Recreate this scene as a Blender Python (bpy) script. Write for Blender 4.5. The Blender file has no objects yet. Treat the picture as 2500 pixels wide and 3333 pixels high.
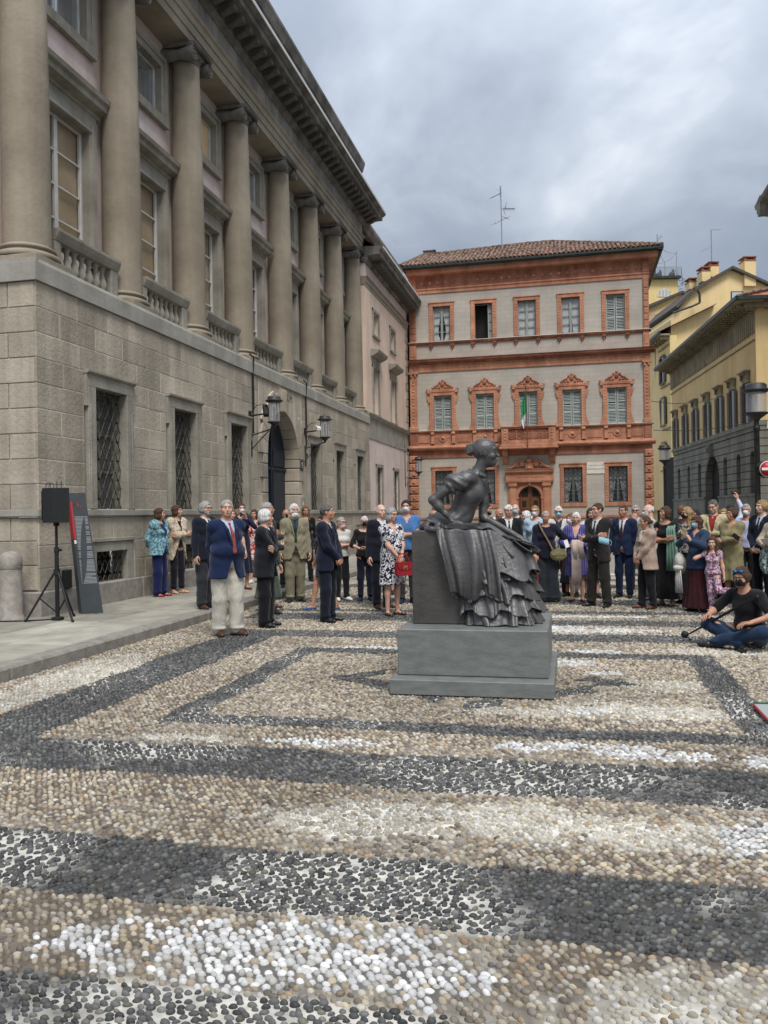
import bpy, bmesh, math, random
import numpy as np
from mathutils import Vector, Matrix, Euler
random.seed(7); rng = np.random.default_rng(11)
SC = bpy.context.scene; COL = SC.collection
R = math.radians

# ------------------------------------------------------------------ camera
FPX = 2700.0; YAW, PIT, ROL = R(12.694), R(.1356), R(-.9047); CH = 1.6
def _axes():
    cy, sy = math.cos(YAW), math.sin(YAW); cp, sp = math.cos(PIT), math.sin(PIT)
    f = np.array([-sy*cp, cy*cp, sp]); r = np.array([cy, sy, 0.]); u = np.cross(r, f)
    cr, sr = math.cos(ROL), math.sin(ROL)
    return cr*r+sr*u, -sr*r+cr*u, f
RR, UU, FF = _axes(); CP = np.array([0., 0., CH])
cam_d = bpy.data.cameras.new('camera'); cam = bpy.data.objects.new('camera', cam_d); COL.objects.link(cam)
cam.matrix_world = Matrix(((RR[0], UU[0], -FF[0], 0), (RR[1], UU[1], -FF[1], 0), (RR[2], UU[2], -FF[2], CH), (0, 0, 0, 1)))
cam_d.sensor_fit = 'HORIZONTAL'; cam_d.sensor_width = 36; cam_d.lens = FPX/2500*36
cam_d.clip_start = .05; cam_d.clip_end = 2000
SC.camera = cam
SC.render.resolution_x = 768; SC.render.resolution_y = 1024
# survey helpers: a sight line from the photograph meets a known plane
def sight(x, y): return RR*(x-1250)/FPX - UU*(y-1666.5)/FPX + FF
def on_z(x, y, z=0.): d = sight(x, y); return CP+d*((z-CH)/d[2])
def on_x(x, y, X): d = sight(x, y); return CP+d*(X/d[0])
def on_y(x, y, Y): d = sight(x, y); return CP+d*(Y/d[1])
def at_depth(x, y, D): d = sight(x, y); return CP+d*(D/float(d@FF))

# ------------------------------------------------------------------ world: overcast sky
W = bpy.data.worlds.new('World'); SC.world = W; W.use_nodes = True
nt = W.node_tree; nt.nodes.clear(); N = nt.nodes; L = nt.links
def nd(tree, t, **k):
    n = tree.nodes.new(t)
    for a, v in k.items():
        if a == 'inp':
            for i, val in v.items(): n.inputs[i].default_value = val
        else: setattr(n, a, v)
    return n
out = nd(nt, 'ShaderNodeOutputWorld'); bg = nd(nt, 'ShaderNodeBackground')
sky = nd(nt, 'ShaderNodeTexSky', sky_type='NISHITA'); sky.sun_disc = False
SUN_EL, SUN_AZ = R(58), R(150)
sky.sun_elevation = SUN_EL; sky.sun_rotation = SUN_AZ; sky.air_density = 1.3; sky.dust_density = 2.5
tc = nd(nt, 'ShaderNodeTexCoord'); sep = nd(nt, 'ShaderNodeSeparateXYZ'); L.new(tc.outputs['Generated'], sep.inputs[0])
zc = nd(nt, 'ShaderNodeMath', operation='MAXIMUM', inp={1: 0.0}); L.new(sep.outputs[2], zc.inputs[0])
za = nd(nt, 'ShaderNodeMath', operation='ADD', inp={1: .30}); L.new(zc.outputs[0], za.inputs[0])
dx = nd(nt, 'ShaderNodeMath', operation='DIVIDE'); dy = nd(nt, 'ShaderNodeMath', operation='DIVIDE')
L.new(sep.outputs[0], dx.inputs[0]); L.new(za.outputs[0], dx.inputs[1]); L.new(sep.outputs[1], dy.inputs[0]); L.new(za.outputs[0], dy.inputs[1])
cmb = nd(nt, 'ShaderNodeCombineXYZ'); L.new(dx.outputs[0], cmb.inputs[0]); L.new(dy.outputs[0], cmb.inputs[1])
mp = nd(nt, 'ShaderNodeMapping'); mp.inputs['Location'].default_value = (5.1, 2.9, 0); mp.inputs['Scale'].default_value = (1, .8, 1); L.new(cmb.outputs[0], mp.inputs[0])
n1 = nd(nt, 'ShaderNodeTexNoise', inp={'Scale': 1.3, 'Detail': 6.0, 'Roughness': .52, 'Distortion': .35}); L.new(mp.outputs[0], n1.inputs['Vector'])
n2 = nd(nt, 'ShaderNodeTexNoise', inp={'Scale': 3.4, 'Detail': 6.0, 'Roughness': .55, 'Distortion': .5}); L.new(mp.outputs[0], n2.inputs['Vector'])
mx = nd(nt, 'ShaderNodeMath', operation='MULTIPLY_ADD', inp={1: .26}); L.new(n2.outputs[0], mx.inputs[0]); L.new(n1.outputs[0], mx.inputs[2])
cr = nd(nt, 'ShaderNodeValToRGB'); L.new(mx.outputs[0], cr.inputs[0])
e = cr.color_ramp.elements; e[0].position = .46; e[0].color = (.225, .275, .35, 1); e[1].position = .82; e[1].color = (.80, .83, .87, 1)
k = e.new(.58); k.color = (.31, .355, .43, 1); k = e.new(.68); k.color = (.45, .50, .58, 1)
# the overcast brightens a little towards the zenith
zq = nd(nt, 'ShaderNodeMath', operation='POWER', inp={1: 2.0}); L.new(zc.outputs[0], zq.inputs[0])
zr = nd(nt, 'ShaderNodeMath', operation='MULTIPLY_ADD', inp={1: 1.35, 2: .70}); L.new(zq.outputs[0], zr.inputs[0])
cl = nd(nt, 'ShaderNodeVectorMath', operation='SCALE'); L.new(cr.outputs[0], cl.inputs[0]); L.new(zr.outputs[0], cl.inputs['Scale'])
sk = nd(nt, 'ShaderNodeVectorMath', operation='SCALE', inp={'Scale': .045}); L.new(sky.outputs[0], sk.inputs[0])
mxs = nd(nt, 'ShaderNodeMix', data_type='RGBA', inp={'Factor': .90}); L.new(sk.outputs[0], mxs.inputs[6]); L.new(cl.outputs[0], mxs.inputs[7])
L.new(mxs.outputs[2], bg.inputs[0]); bg.inputs[1].default_value = 1.0
L.new(bg.outputs[0], out.inputs[0])

sun_d = bpy.data.lights.new('sun', 'SUN'); sun_d.energy = 1.9; sun_d.angle = R(20); sun_d.color = (1, .94, .86)
sun = bpy.data.objects.new('sun', sun_d); COL.objects.link(sun); sun.location = (0, 0, 40)
sdir = Vector((math.sin(R(150))*math.cos(SUN_EL), -math.cos(R(20))*math.cos(SUN_EL), math.sin(SUN_EL)))
sun.rotation_euler = sdir.to_track_quat('Z', 'Y').to_euler()
sky.sun_rotation = math.atan2(sdir.x, sdir.y)
vs = SC.view_settings; vs.view_transform = 'Standard'; vs.look = 'None'; vs.gamma = 1; vs.use_curve_mapping = False; vs.exposure = .72
SC.cycles.max_bounces = 6; SC.cycles.diffuse_bounces = 3; SC.cycles.glossy_bounces = 2; SC.cycles.transmission_bounces = 4; SC.cycles.transparent_max_bounces = 6
SC.cycles.caustics_reflective = False; SC.cycles.caustics_refractive = False

# ------------------------------------------------------------------ materials
def _coord(t, mode='Object'):
    c = t.nodes.new('ShaderNodeTexCoord'); return c.outputs[mode]
def mat(name, c1, c2=None, scale=4., rough=.8, bump=.0, bscale=None, detail=5., metal=0., spec=.4, rnd=.0, stretch=(1, 1, 1), streak=0., sheen=0., contrast=(.35, .65), trans=0., coat=0.):
    """a base colour that wanders between c1 and c2, optional relief, weather streaks and per-piece variation"""
    m = bpy.data.materials.new(name); m.use_nodes = True; t = m.node_tree; b = t.nodes['Principled BSDF']
    b.inputs['Roughness'].default_value = rough; b.inputs['Metallic'].default_value = metal
    b.inputs['Specular IOR Level'].default_value = spec
    if sheen: b.inputs['Sheen Weight'].default_value = sheen
    if coat: b.inputs['Coat Weight'].default_value = coat
    c2 = c2 or c1
    mp = nd(t, 'ShaderNodeMapping'); mp.inputs['Scale'].default_value = stretch; t.links.new(_coord(t), mp.inputs[0])
    n = nd(t, 'ShaderNodeTexNoise', inp={'Scale': scale, 'Detail': detail, 'Roughness': .6}); t.links.new(mp.outputs[0], n.inputs['Vector'])
    r = nd(t, 'ShaderNodeValToRGB'); t.links.new(n.outputs[0], r.inputs[0])
    r.color_ramp.elements[0].position = contrast[0]; r.color_ramp.elements[1].position = contrast[1]
    r.color_ramp.elements[0].color = (*c1, 1); r.color_ramp.elements[1].color = (*c2, 1)
    col = r.outputs[0]
    if streak:
        m2 = nd(t, 'ShaderNodeMapping'); m2.inputs['Scale'].default_value = (3.2, 3.2, .16); t.links.new(_coord(t), m2.inputs[0])
        n3 = nd(t, 'ShaderNodeTexNoise', inp={'Scale': 1.0, 'Detail': 6.0, 'Roughness': .65}); t.links.new(m2.outputs[0], n3.inputs['Vector'])
        mr = nd(t, 'ShaderNodeMapRange', inp={1: .32, 2: .68, 3: 1-streak, 4: 1+streak*.55}); t.links.new(n3.outputs[0], mr.inputs[0])
        v = nd(t, 'ShaderNodeVectorMath', operation='SCALE'); t.links.new(col, v.inputs[0]); t.links.new(mr.outputs[0], v.inputs['Scale']); col = v.outputs[0]
    if rnd:
        oi = nd(t, 'ShaderNodeObjectInfo')
        mr = nd(t, 'ShaderNodeMapRange', inp={1: 0., 2: 1., 3: 1-rnd, 4: 1+rnd}); t.links.new(oi.outputs['Random'], mr.inputs[0])
        v = nd(t, 'ShaderNodeVectorMath', operation='SCALE'); t.links.new(col, v.inputs[0]); t.links.new(mr.outputs[0], v.inputs['Scale']); col = v.outputs[0]
    t.links.new(col, b.inputs['Base Color'])
    if bump:
        n4 = nd(t, 'ShaderNodeTexNoise', inp={'Scale': bscale or scale*6, 'Detail': 6.0, 'Roughness': .6}); t.links.new(mp.outputs[0], n4.inputs['Vector'])
        bp = nd(t, 'ShaderNodeBump', inp={'Strength': min(1, bump*8), 'Distance': bump*.05}); t.links.new(n4.outputs[0], bp.inputs['Height']); t.links.new(bp.outputs[0], b.inputs['Normal'])
    if trans: b.inputs['Alpha'].default_value = 1-trans
    return m
def glass(name, tint, rough=.06, alpha=.35):
    m = bpy.data.materials.new(name); m.use_nodes = True; b = m.node_tree.nodes['Principled BSDF']
    b.inputs['Base Color'].default_value = (*tint, 1); b.inputs['Roughness'].default_value = rough; b.inputs['Alpha'].default_value = alpha
    b.inputs['Specular IOR Level'].default_value = .9
    return m
M = {}
M['ashlar'] = mat('ashlar', (.325, .285, .225), (.45, .40, .325), 1.1, .9, .3, 14, rnd=.15, streak=.24)
M['mortar'] = mat('mortar', (.54, .50, .43), (.74, .71, .64), 2.0, .95, .2, 20, contrast=(.42, .6))
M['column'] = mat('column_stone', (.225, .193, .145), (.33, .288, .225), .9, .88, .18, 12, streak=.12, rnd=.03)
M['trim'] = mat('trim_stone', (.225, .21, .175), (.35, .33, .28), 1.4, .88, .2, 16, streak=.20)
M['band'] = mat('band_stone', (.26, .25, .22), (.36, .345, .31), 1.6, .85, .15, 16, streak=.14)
M['darkstone'] = mat('dark_stone', (.085, .08, .07), (.22, .21, .19), 1.3, .9, .25, 12, streak=.3)  # darker streaked tone for capitals, cornices, chimney and the grey curtains
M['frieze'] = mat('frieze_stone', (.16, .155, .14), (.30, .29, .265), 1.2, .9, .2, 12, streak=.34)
M['plaster_pink'] = mat('pink_plaster', (.56, .46, .44), (.66, .56, .53), 1.0, .92, .1, 20, streak=.10)
M['plaster_peach'] = mat('peach_plaster', (.60, .47, .39), (.72, .57, .45), .7, .92, .1, 20, streak=.12)
M['granite'] = mat('granite', (.24, .215, .19), (.36, .33, .30), 9, .85, .25, 60, streak=.12, rnd=.05)
M['paving'] = mat('sidewalk_stone', (.25, .235, .195), (.36, .34, .285), 2.2, .8, .25, 30, rnd=.22, streak=.12)
M['kerb'] = mat('kerb_granite', (.19, .175, .15), (.29, .27, .24), 8, .85, .3, 50, rnd=.08)
M['joint'] = mat('dark_joint', (.06, .055, .05), (.11, .10, .09), 8, .95)
M['white_paint'] = mat('white_frame_paint', (.50, .50, .48), (.60, .60, .58), 5, .5, rnd=.05)
M['grey_paint'] = mat('grey_green_paint', (.22, .25, .23), (.29, .32, .30), 5, .6, rnd=.05)
M['iron'] = mat('iron', (.035, .036, .04), (.06, .06, .062), 10, .5, .1, 40, metal=.4)
M['grille'] = mat('grille_iron', (.075, .07, .055), (.12, .11, .09), 10, .6, .1, 40, metal=.3)
M['door'] = mat('navy_door_paint', (.006, .014, .026), (.010, .022, .040), 3, .45, .05, 20)
M['dark'] = mat('dark_interior', (.012, .011, .010), (.02, .018, .016), 2, .9)  # near-black; on the passage wall it stands in for shade
M['curtain_tan'] = mat('ochre_blind', (.60, .42, .22), (.74, .55, .32), 2, .85, .05, 10)
M['glass_sky'] = mat('window_glass', (.10, .12, .14), (.16, .18, .20), 1, .04, spec=1.0, trans=.80)
M['glass_mirror'] = mat('reflecting_window_glass', (.55, .60, .64), (.62, .66, .70), 1, .06, metal=.85)
M['glass_dark'] = mat('dark_window_glass', (.02, .024, .03), (.035, .04, .045), 1, .05, spec=.9)
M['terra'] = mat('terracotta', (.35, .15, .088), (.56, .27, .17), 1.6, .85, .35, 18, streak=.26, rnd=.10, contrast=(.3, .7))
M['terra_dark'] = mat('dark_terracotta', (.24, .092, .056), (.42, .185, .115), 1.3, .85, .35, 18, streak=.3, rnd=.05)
M['grey_stucco'] = None
M['shutter'] = mat('grey_shutter_paint', (.30, .345, .33), (.38, .42, .405), 5, .6, rnd=.04)
M['lace'] = mat('white_curtain', (.62, .63, .66), (.78, .79, .80), 6, .9, stretch=(6, 6, .5))
M['gutter'] = mat('green_black_gutter', (.018, .03, .03), (.035, .05, .045), 4, .45, metal=.3)
M['wood'] = mat('brown_door_wood', (.10, .038, .014), (.17, .065, .025), 6, .5, .1, 30, stretch=(4, 4, .5))
M['marble'] = mat('marble_plaque', (.60, .57, .50), (.70, .67, .60), 4, .5)
M['ink'] = mat('plaque_lettering', (.12, .11, .10))
M['ochre'] = mat('ochre_plaster', (.58, .42, .20), (.68, .51, .26), .5, .92, .08, 14, streak=.14)
M['yellow'] = mat('yellow_plaster', (.70, .53, .27), (.78, .61, .33), .4, .92, .08, 14, streak=.07)
M['yellow2'] = mat('pale_yellow_plaster', (.66, .52, .24), (.74, .59, .29), .5, .92, .08, 14, streak=.08)
M['tanstone'] = mat('tan_moulding_stone', (.20, .165, .105), (.33, .28, .18), .9, .9, .25, 10, streak=.2)
M['rustic'] = mat('rusticated_grey_stone', (.15, .148, .125), (.235, .228, .195), .9, .9, .25, 10, streak=.22)
M['brown_shutter'] = mat('brown_shutter_paint', (.035, .024, .022), (.06, .042, .038), 3, .6, rnd=.1)
M['white'] = mat('white_enamel', (.78, .78, .76), None, 2, .4)
M['red'] = mat('red_enamel', (.42, .012, .02), None, 2, .4)
M['blackp'] = mat('black_plastic', (.007, .008, .010), (.012, .013, .015), 20, .6, .1, 90)
M['antenna'] = mat('antenna_metal', (.22, .24, .27), (.3, .32, .35), 5, .5, metal=.5)
M['plinth'] = mat('grey_serena_stone', (.135, .148, .140), (.185, .198, .190), 7, .42, .10, 60, streak=.0, stretch=(1, 1, 3))
M['plinth_side'] = M['plinth']

# ------------------------------------------------------------------ object helpers
ORG = {}
def tag(o, label=None, cat=None, group=None, kind=None):
    if label: o['label'] = label
    if cat: o['category'] = cat
    if group: o['group'] = group
    if kind: o['kind'] = kind
    return o
def thing(name, label, cat, loc=(0, 0, 0), rotz=0., group=None):
    o = bpy.data.objects.new(name, None); COL.objects.link(o); o.location = loc; o.rotation_euler = (0, 0, rotz)
    o.empty_display_size = .2; ORG[o.name] = Vector(loc) if not rotz else Vector((0, 0, 0)); tag(o, label, cat, group); return o
def place(me, name, parent=None, loc=(0, 0, 0), rot=(0, 0, 0), scl=(1, 1, 1)):
    """link a mesh datablock as an object; loc is in the frame of the parent"""
    o = bpy.data.objects.new(name, me); COL.objects.link(o); o.location = loc; o.rotation_euler = rot; o.scale = scl
    if parent is not None: o.parent = parent
    return o
class MB:
    """collects plain geometry in world metres (or in a local frame) and links it as ONE mesh"""
    def __init__(s): s.v = []; s.f = []; s.m = []; s.sm = []
    def add(s, vs, fs, m=0, smooth=False):
        k = len(s.v); s.v.extend([tuple(map(float, p)) for p in vs])
        for f in fs: s.f.append(tuple(i+k for i in f)); s.m.append(m); s.sm.append(smooth)
        return s
    def box(s, x0, x1, y0, y1, z0, z1, m=0):
        if x1 < x0: x0, x1 = x1, x0
        if y1 < y0: y0, y1 = y1, y0
        if z1 < z0: z0, z1 = z1, z0
        return s.add([(x0, y0, z0), (x1, y0, z0), (x1, y1, z0), (x0, y1, z0), (x0, y0, z1), (x1, y0, z1), (x1, y1, z1), (x0, y1, z1)],
                     [(0, 3, 2, 1), (4, 5, 6, 7), (0, 1, 5, 4), (1, 2, 6, 5), (2, 3, 7, 6), (3, 0, 4, 7)], m)
    def cbox(s, x0, x1, y0, y1, z0, z1, c=.01, m=0):
        """box with every edge chamfered by c"""
        c = min(c, (x1-x0)*.45, (y1-y0)*.45, (z1-z0)*.45)
        bm = bmesh.new(); vs = [bm.verts.new(p) for p in [(x0, y0, z0), (x1, y0, z0), (x1, y1, z0), (x0, y1, z0), (x0, y0, z1), (x1, y0, z1), (x1, y1, z1), (x0, y1, z1)]]
        for f in [(0, 3, 2, 1), (4, 5, 6, 7), (0, 1, 5, 4), (1, 2, 6, 5), (2, 3, 7, 6), (3, 0, 4, 7)]: bm.faces.new([vs[i] for i in f])
        bmesh.ops.bevel(bm, geom=bm.edges[:], offset=c, segments=1, affect='EDGES'); bm.verts.index_update()
        s.add([v.co[:] for v in bm.verts], [[v.index for v in f.verts] for f in bm.faces], m); bm.free(); return s
    def poly(s, pts, m=0): return s.add(pts, [tuple(range(len(pts)))], m)
    def extrude(s, prof, fn, a0, a1, m=0, caps=True, smooth=False):
        """closed profile (list of 2-tuples) swept from a0 to a1; fn(p, q, a) -> xyz"""
        n = len(prof); vs = [fn(p, q, a0) for p, q in prof]+[fn(p, q, a1) for p, q in prof]
        fs = [(i, (i+1) % n, n+(i+1) % n, n+i) for i in range(n)]
        if caps: fs += [tuple(range(n))[::-1], tuple(range(n, 2*n))]
        return s.add(vs, fs, m, smooth)
    def cyl(s, p0, p1, r0, r1=None, n=12, m=0, smooth=True, caps=True):
        r1 = r0 if r1 is None else r1; p0 = Vector(p0); p1 = Vector(p1); d = p1-p0
        q = d.to_track_quat('Z', 'Y'); vs = []
        for c, r in ((p0, r0), (p1, r1)):
            for i in range(n):
                a = 2*math.pi*i/n; vs.append(c+q@Vector((math.cos(a)*r, math.sin(a)*r, 0)))
        s.add(vs, [(i, (i+1) % n, n+(i+1) % n, n+i) for i in range(n)], m, smooth)
        if caps: s.add(vs, [tuple(range(n))[::-1], tuple(range(n, 2*n))], m)
        return s
    def tube(s, pts, r, n=6, m=0):
        for a, b in zip(pts[:-1], pts[1:]): s.cyl(a, b, r, None, n, m)
        return s
    def lathe(s, prof, c=(0, 0, 0), n=20, m=0, smooth=True, axis='Z'):
        """prof: (radius, height) from bottom to top"""
        vs = []; k = len(prof)
        for r, z in prof:
            for i in range(n):
                a = 2*math.pi*i/n; p = (math.cos(a)*r, math.sin(a)*r, z)
                if axis == 'X': p = (z, math.cos(a)*r, math.sin(a)*r)
                if axis == 'Y': p = (math.cos(a)*r, -z, math.sin(a)*r)
                vs.append((c[0]+p[0], c[1]+p[1], c[2]+p[2]))
        fs = [(j*n+i, j*n+(i+1) % n, (j+1)*n+(i+1) % n, (j+1)*n+i) for j in range(k-1) for i in range(n)]
        s.add(vs, fs, m, smooth); s.add(vs, [tuple(range(n))[::-1], tuple(range((k-1)*n, k*n))], m); return s
    def ball(s, c, r, n=10, m=0, k=6):
        r = (r, r, r) if not hasattr(r, '__len__') else r; vs = []; fs = []
        for j in range(k+1):
            t = math.pi*j/k
            for i in range(n):
                a = 2*math.pi*i/n; vs.append((c[0]+r[0]*math.sin(t)*math.cos(a), c[1]+r[1]*math.sin(t)*math.sin(a), c[2]-r[2]*math.cos(t)))
        fs = [(j*n+i, j*n+(i+1) % n, (j+1)*n+(i+1) % n, (j+1)*n+i) for j in range(k) for i in range(n)]
        return s.add(vs, fs, m, True)
    def mesh(s, name, mats, off=(0, 0, 0)):
        me = bpy.data.meshes.new(name); o = Vector(off)
        me.from_pydata([tuple(Vector(p)-o) for p in s.v], [], s.f)
        for q in (mats if isinstance(mats, (list, tuple)) else [mats]): me.materials.append(q)
        me.polygons.foreach_set('material_index', s.m); me.polygons.foreach_set('use_smooth', s.sm)
        me.validate(); me.update(); return me
    def obj(s, name, mats, parent=None, label=None):
        off = ORG.get(parent.name, Vector((0, 0, 0))) if parent is not None else Vector((0, 0, 0))
        o = bpy.data.objects.new(name, s.mesh(name, mats, off)); COL.objects.link(o)
        if parent is not None: o.parent = parent
        ORG[o.name] = off
        if label: o['label'] = label
        return o
def ring_pts(cx, cz, r, a0, a1, n): return [(cx+r*math.cos(a0+(a1-a0)*i/n), cz+r*math.sin(a0+(a1-a0)*i/n)) for i in range(n+1)]
# ================================================================== neoclassical palace on the left
XW, XU = -7.85, -8.70            # face of the ashlar base; wall behind the columns
Y0, Y1 = 11.08, 32.40
palace = thing('neoclassical_palace', 'grey ashlar palace with a row of giant ionic columns and iron-grilled windows', 'palace', (XW, 21.5, 0))
wcs = [13.12, 15.98, 18.85, 24.98, 27.88, 30.74]
DC, DR = 22.02, 1.26             # doorway centre and half width
# openings seen by the ashlar: (y0, y1, z0, z1)
holes = [(c-.78, c+.78, 1.75, 4.06) for c in wcs] + [(c-.78, c+.78, .13, 1.2) for c in wcs]
def free(z0, z1, ya, yb, hs):
    iv = [(ya, yb)]
    for h in hs:
        if h[2] < z1-.06 and h[3] > z0+.06:
            n = []
            for a, b in iv:
                if h[1] <= a or h[0] >= b: n.append((a, b))
                else:
                    if h[0]-a > .05: n.append((a, h[0]))
                    if b-h[1] > .05: n.append((h[1], b))
            iv = n
    return iv
def arch_hw(z):                  # half width of the rusticated portal at height z
    return DR+.48
base = MB()
XB = XW-.007
# backing wall, recessed by the joint depth, with its openings left free
zs = sorted({.13, .5, 1.2, 1.63, 1.75, 4.06, 5.22})
for za, zb in zip(zs[:-1], zs[1:]):
    for a, b in free(za, zb, Y0+.02, Y1-.02, holes+[(DC-DR-.45, DC+DR+.45, .13, 5.22)]):
        base.box(XB-.45, XB, a, b, za, zb)
base.box(-14, XB-.45, Y0+.022, Y0+.5, .0, 5.22)         # end wall facing the square
base.box(XB-.45, XB, Y0+.022, Y0+.45, .0, .13)
wall = base.obj('base_wall', M['mortar'], palace)
blocks = []
def stone(x0, x1, y0, y1, z0, z1, mt='ashlar', c=.006, name='stone_block', par=None):
    b = MB().cbox(x0, x1, y0, y1, z0, z1, c); return b.obj(name, M[mt], par or wall)
J = .008
def course(z0, z1, ya, yb, hs, shift, ln=.92, mt='ashlar', proud=0.):
    for a, b in free(z0, z1, ya, yb, hs):
        cuts = [a]; y = a-((a-ya-shift) % ln)+ln
        while y < b-.22:
            if y-cuts[-1] > .22: cuts.append(y+random.uniform(-.05, .05))
            y += ln
        cuts.append(b)
        for p, q in zip(cuts[:-1], cuts[1:]):
            stone(XB-.05, XW+proud+random.uniform(-.002, .004), p+J, q-J, z0+J, z1-J, mt)
portal_hole = (DC-DR-.50, DC+DR+.50, 0, 5.3)
zc = [1.75+i*.3855 for i in range(10)]
for i, (a, b) in enumerate(zip(zc[:-1], zc[1:])):
    course(a, b, Y0, Y1, holes+[portal_hole], .46*(i % 2)+.2)
for i, (a, b) in enumerate([(.5, .85), (.85, 1.2), (1.2, 1.63)]):
    course(a, b, Y0, Y1, holes+[portal_hole], .5*(i % 2), 1.05)
# end wall courses, facing the camera
zc2 = [.52, .90, 1.27, 1.63]+zc
for i, (a, b) in enumerate(zip(zc2[:-1], zc2[1:])):
    if abs(a-1.63) < .01: continue
    x = XW-.02; k = 0; w0 = (.46, .92)[i % 2]
    while x > -11.4:
        w = w0 if k == 0 else .92
        stone(x-w+J, x-J, Y0-.002-random.uniform(0, .004), Y0+.06, a+J, b-J); x -= w; k += 1
# socle, sill course, string band
soc = MB()
for a, b in free(.13, .5, Y0-.06, Y1+.02, [portal_hole]):
    n = max(1, int((b-a)/1.4)); st = (b-a)/n
    for i in range(n): stone(XW-.4, XW+.055, a+i*st+.004, a+(i+1)*st-.004, .0, .505, 'granite', .02, 'socle_stone')
for i in range(3): stone(XW-.02-(i+1)*1.3, XW-.02-i*1.3-.006, Y0-.06, Y0+.3, .0, .505, 'granite', .02, 'socle_stone')
s = MB(); prof = [(-.3, 1.63), (.02, 1.63), (.055, 1.655), (.055, 1.745), (.03, 1.76), (-.3, 1.76)]
for a, b in ((Y0-.05, DC-DR-.5), (DC+DR+.5, Y1)): s.extrude(prof, lambda p, q, y: (XW+p, y, q), a, b)
s.extrude([(-.04, 1.628), (.02, 1.628), (.058, 1.655), (.058, 1.745), (.03, 1.757), (-.04, 1.757)], lambda p, q, x: (x, Y0-p, q), -12, XW+.05)
s.obj('sill_course', M['band'], palace)
s = MB(); prof = [(-.5, 5.225), (.045, 5.225), (.045, 5.50), (.02, 5.56), (-1.2, 5.56)]
s.extrude(prof, lambda p, q, y: (XW+p, y, q), Y0-.045, Y1)
s.extrude([(-.04, 5.223), (.047, 5.223), (.047, 5.50), (.022, 5.557), (-.04, 5.557)], lambda p, q, x: (x, Y0-p, q), -13, XW+.041)
s.box(-13, XW-1.2, Y0+.05, 34, 5.40, 5.553)
s.obj('string_course', M['band'], palace)

# ground floor windows: eared stone surround, iron lattice, glass, blind
def surround_mesh():
    s = MB(); X = 0.; o = .72; z0, z1 = 1.76, 4.06; iw = .50; t = .05
    s.cbox(X-.35, X+t, -o, -iw, z0, 3.82, .006); s.cbox(X-.35, X+t, iw, o, z0, 3.82, .006)
    s.cbox(X-.35, X+t+.001, -o, o, 3.82, 4.02, .006)
    for k in (-1, 1):            # ears
        a, b = (-o-.06, -o) if k < 0 else (o, o+.06)
        s.cbox(X-.2, X+t-.003, a, b, 3.48, 4.019, .005)
        s.cbox(X-.2, X+t+.012, k*(o-.05)-.02, k*(o-.05)+.02, z0, 3.5, .006)
    s.extrude([(-.2, 4.02), (t+.01, 4.02), (t+.05, 4.05), (t+.05, 4.085), (-.2, 4.085)], lambda p, q, y: (X+p, y, q), -o-.07, o+.07)
    return s
def lattice(y0, y1, z0, z1, nx, x, r=.011, wave=True):
    """vertical bars bent into lozenges and riveted where they touch"""
    s = MB(); w = (y1-y0)/nx; nz = max(2, round((z1-z0)/(w*1.75))); h = (z1-z0)/nz
    for i in range(nx+1):
        for side in (-1, 1):
            if (i == 0 and side < 0) or (i == nx and side > 0): continue
            pts = []
            for j in range(nz*2+1):
                off = (w/2 if j % 2 else 0)*side
                pts.append((x, y0+i*w+off, z0+j*h/2))
            s.tube(pts, r, 4)
            for p in pts[1:-1:2]: s.box(x-.016, x+.016, p[1]-.024, p[1]+.024, p[2]-.012, p[2]+.012)
    return s
sur0 = None
for i, c in enumerate(wcs):
    if sur0 is None: sur0 = surround_mesh().mesh('window_surround', M['trim']); lat0 = lattice(-.5, .5, 1.77, 3.82, 5, -.10).mesh('grille', M['grille'])
    o = place(sur0, 'window_surround', palace, (0, c-21.5, 0)); ORG[o.name] = Vector((XW, c, 0))
    g = place(lat0, 'grille', o); 
    MB().box(XW-.25, XW-.245, c-.5, c+.5, 1.76, 3.83).obj('pane', M['glass_sky'], o)
    q = MB()
    for a, b in ((c-.5, c-.44), (c-.03, c+.03), (c+.44, c+.5)): q.box(XW-.255, XW-.215, a, b, 1.76, 3.83)
    for z in (2.4, 3.05, 3.77): q.box(XW-.253, XW-.218, c-.5, c+.5, z, z+.04)
    q.obj('window_frame', M['rustic'], o)
    MB().box(XW-.275, XW-.262, c+.05, c+.49, 1.78, 3.8).obj('curtain', M['darkstone'], o); q = MB().box(XW-.275, XW-.262, c-.49, c+.045, 1.78, 3.8); q.obj('blind', M['curtain_tan'], o)
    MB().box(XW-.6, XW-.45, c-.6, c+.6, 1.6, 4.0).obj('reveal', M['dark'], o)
    # basement light
    q = MB(); q.cbox(XW-.3, XW+.02, c-.715, c-.5, .5, 1.04, .006); q.cbox(XW-.3, XW+.02, c+.5, c+.715, .5, 1.04, .006); q.cbox(XW-.3, XW+.022, c-.72, c+.72, 1.03, 1.195, .006)
    q.cbox(XW-.3, XW+.05, c-.72, c+.72, 1.2, 1.26, .005)
    o2 = q.obj('basement_window', M['trim'], palace)
    lattice(c-.5, c+.5, .5, 1.03, 6, XW-.09, .010).obj('grille', M['grille'], o2)
    MB().box(XW-.5, XW-.4, c-.6, c+.6, .4, 1.1).obj('dark_cellar', M['dark'], o2)

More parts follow.
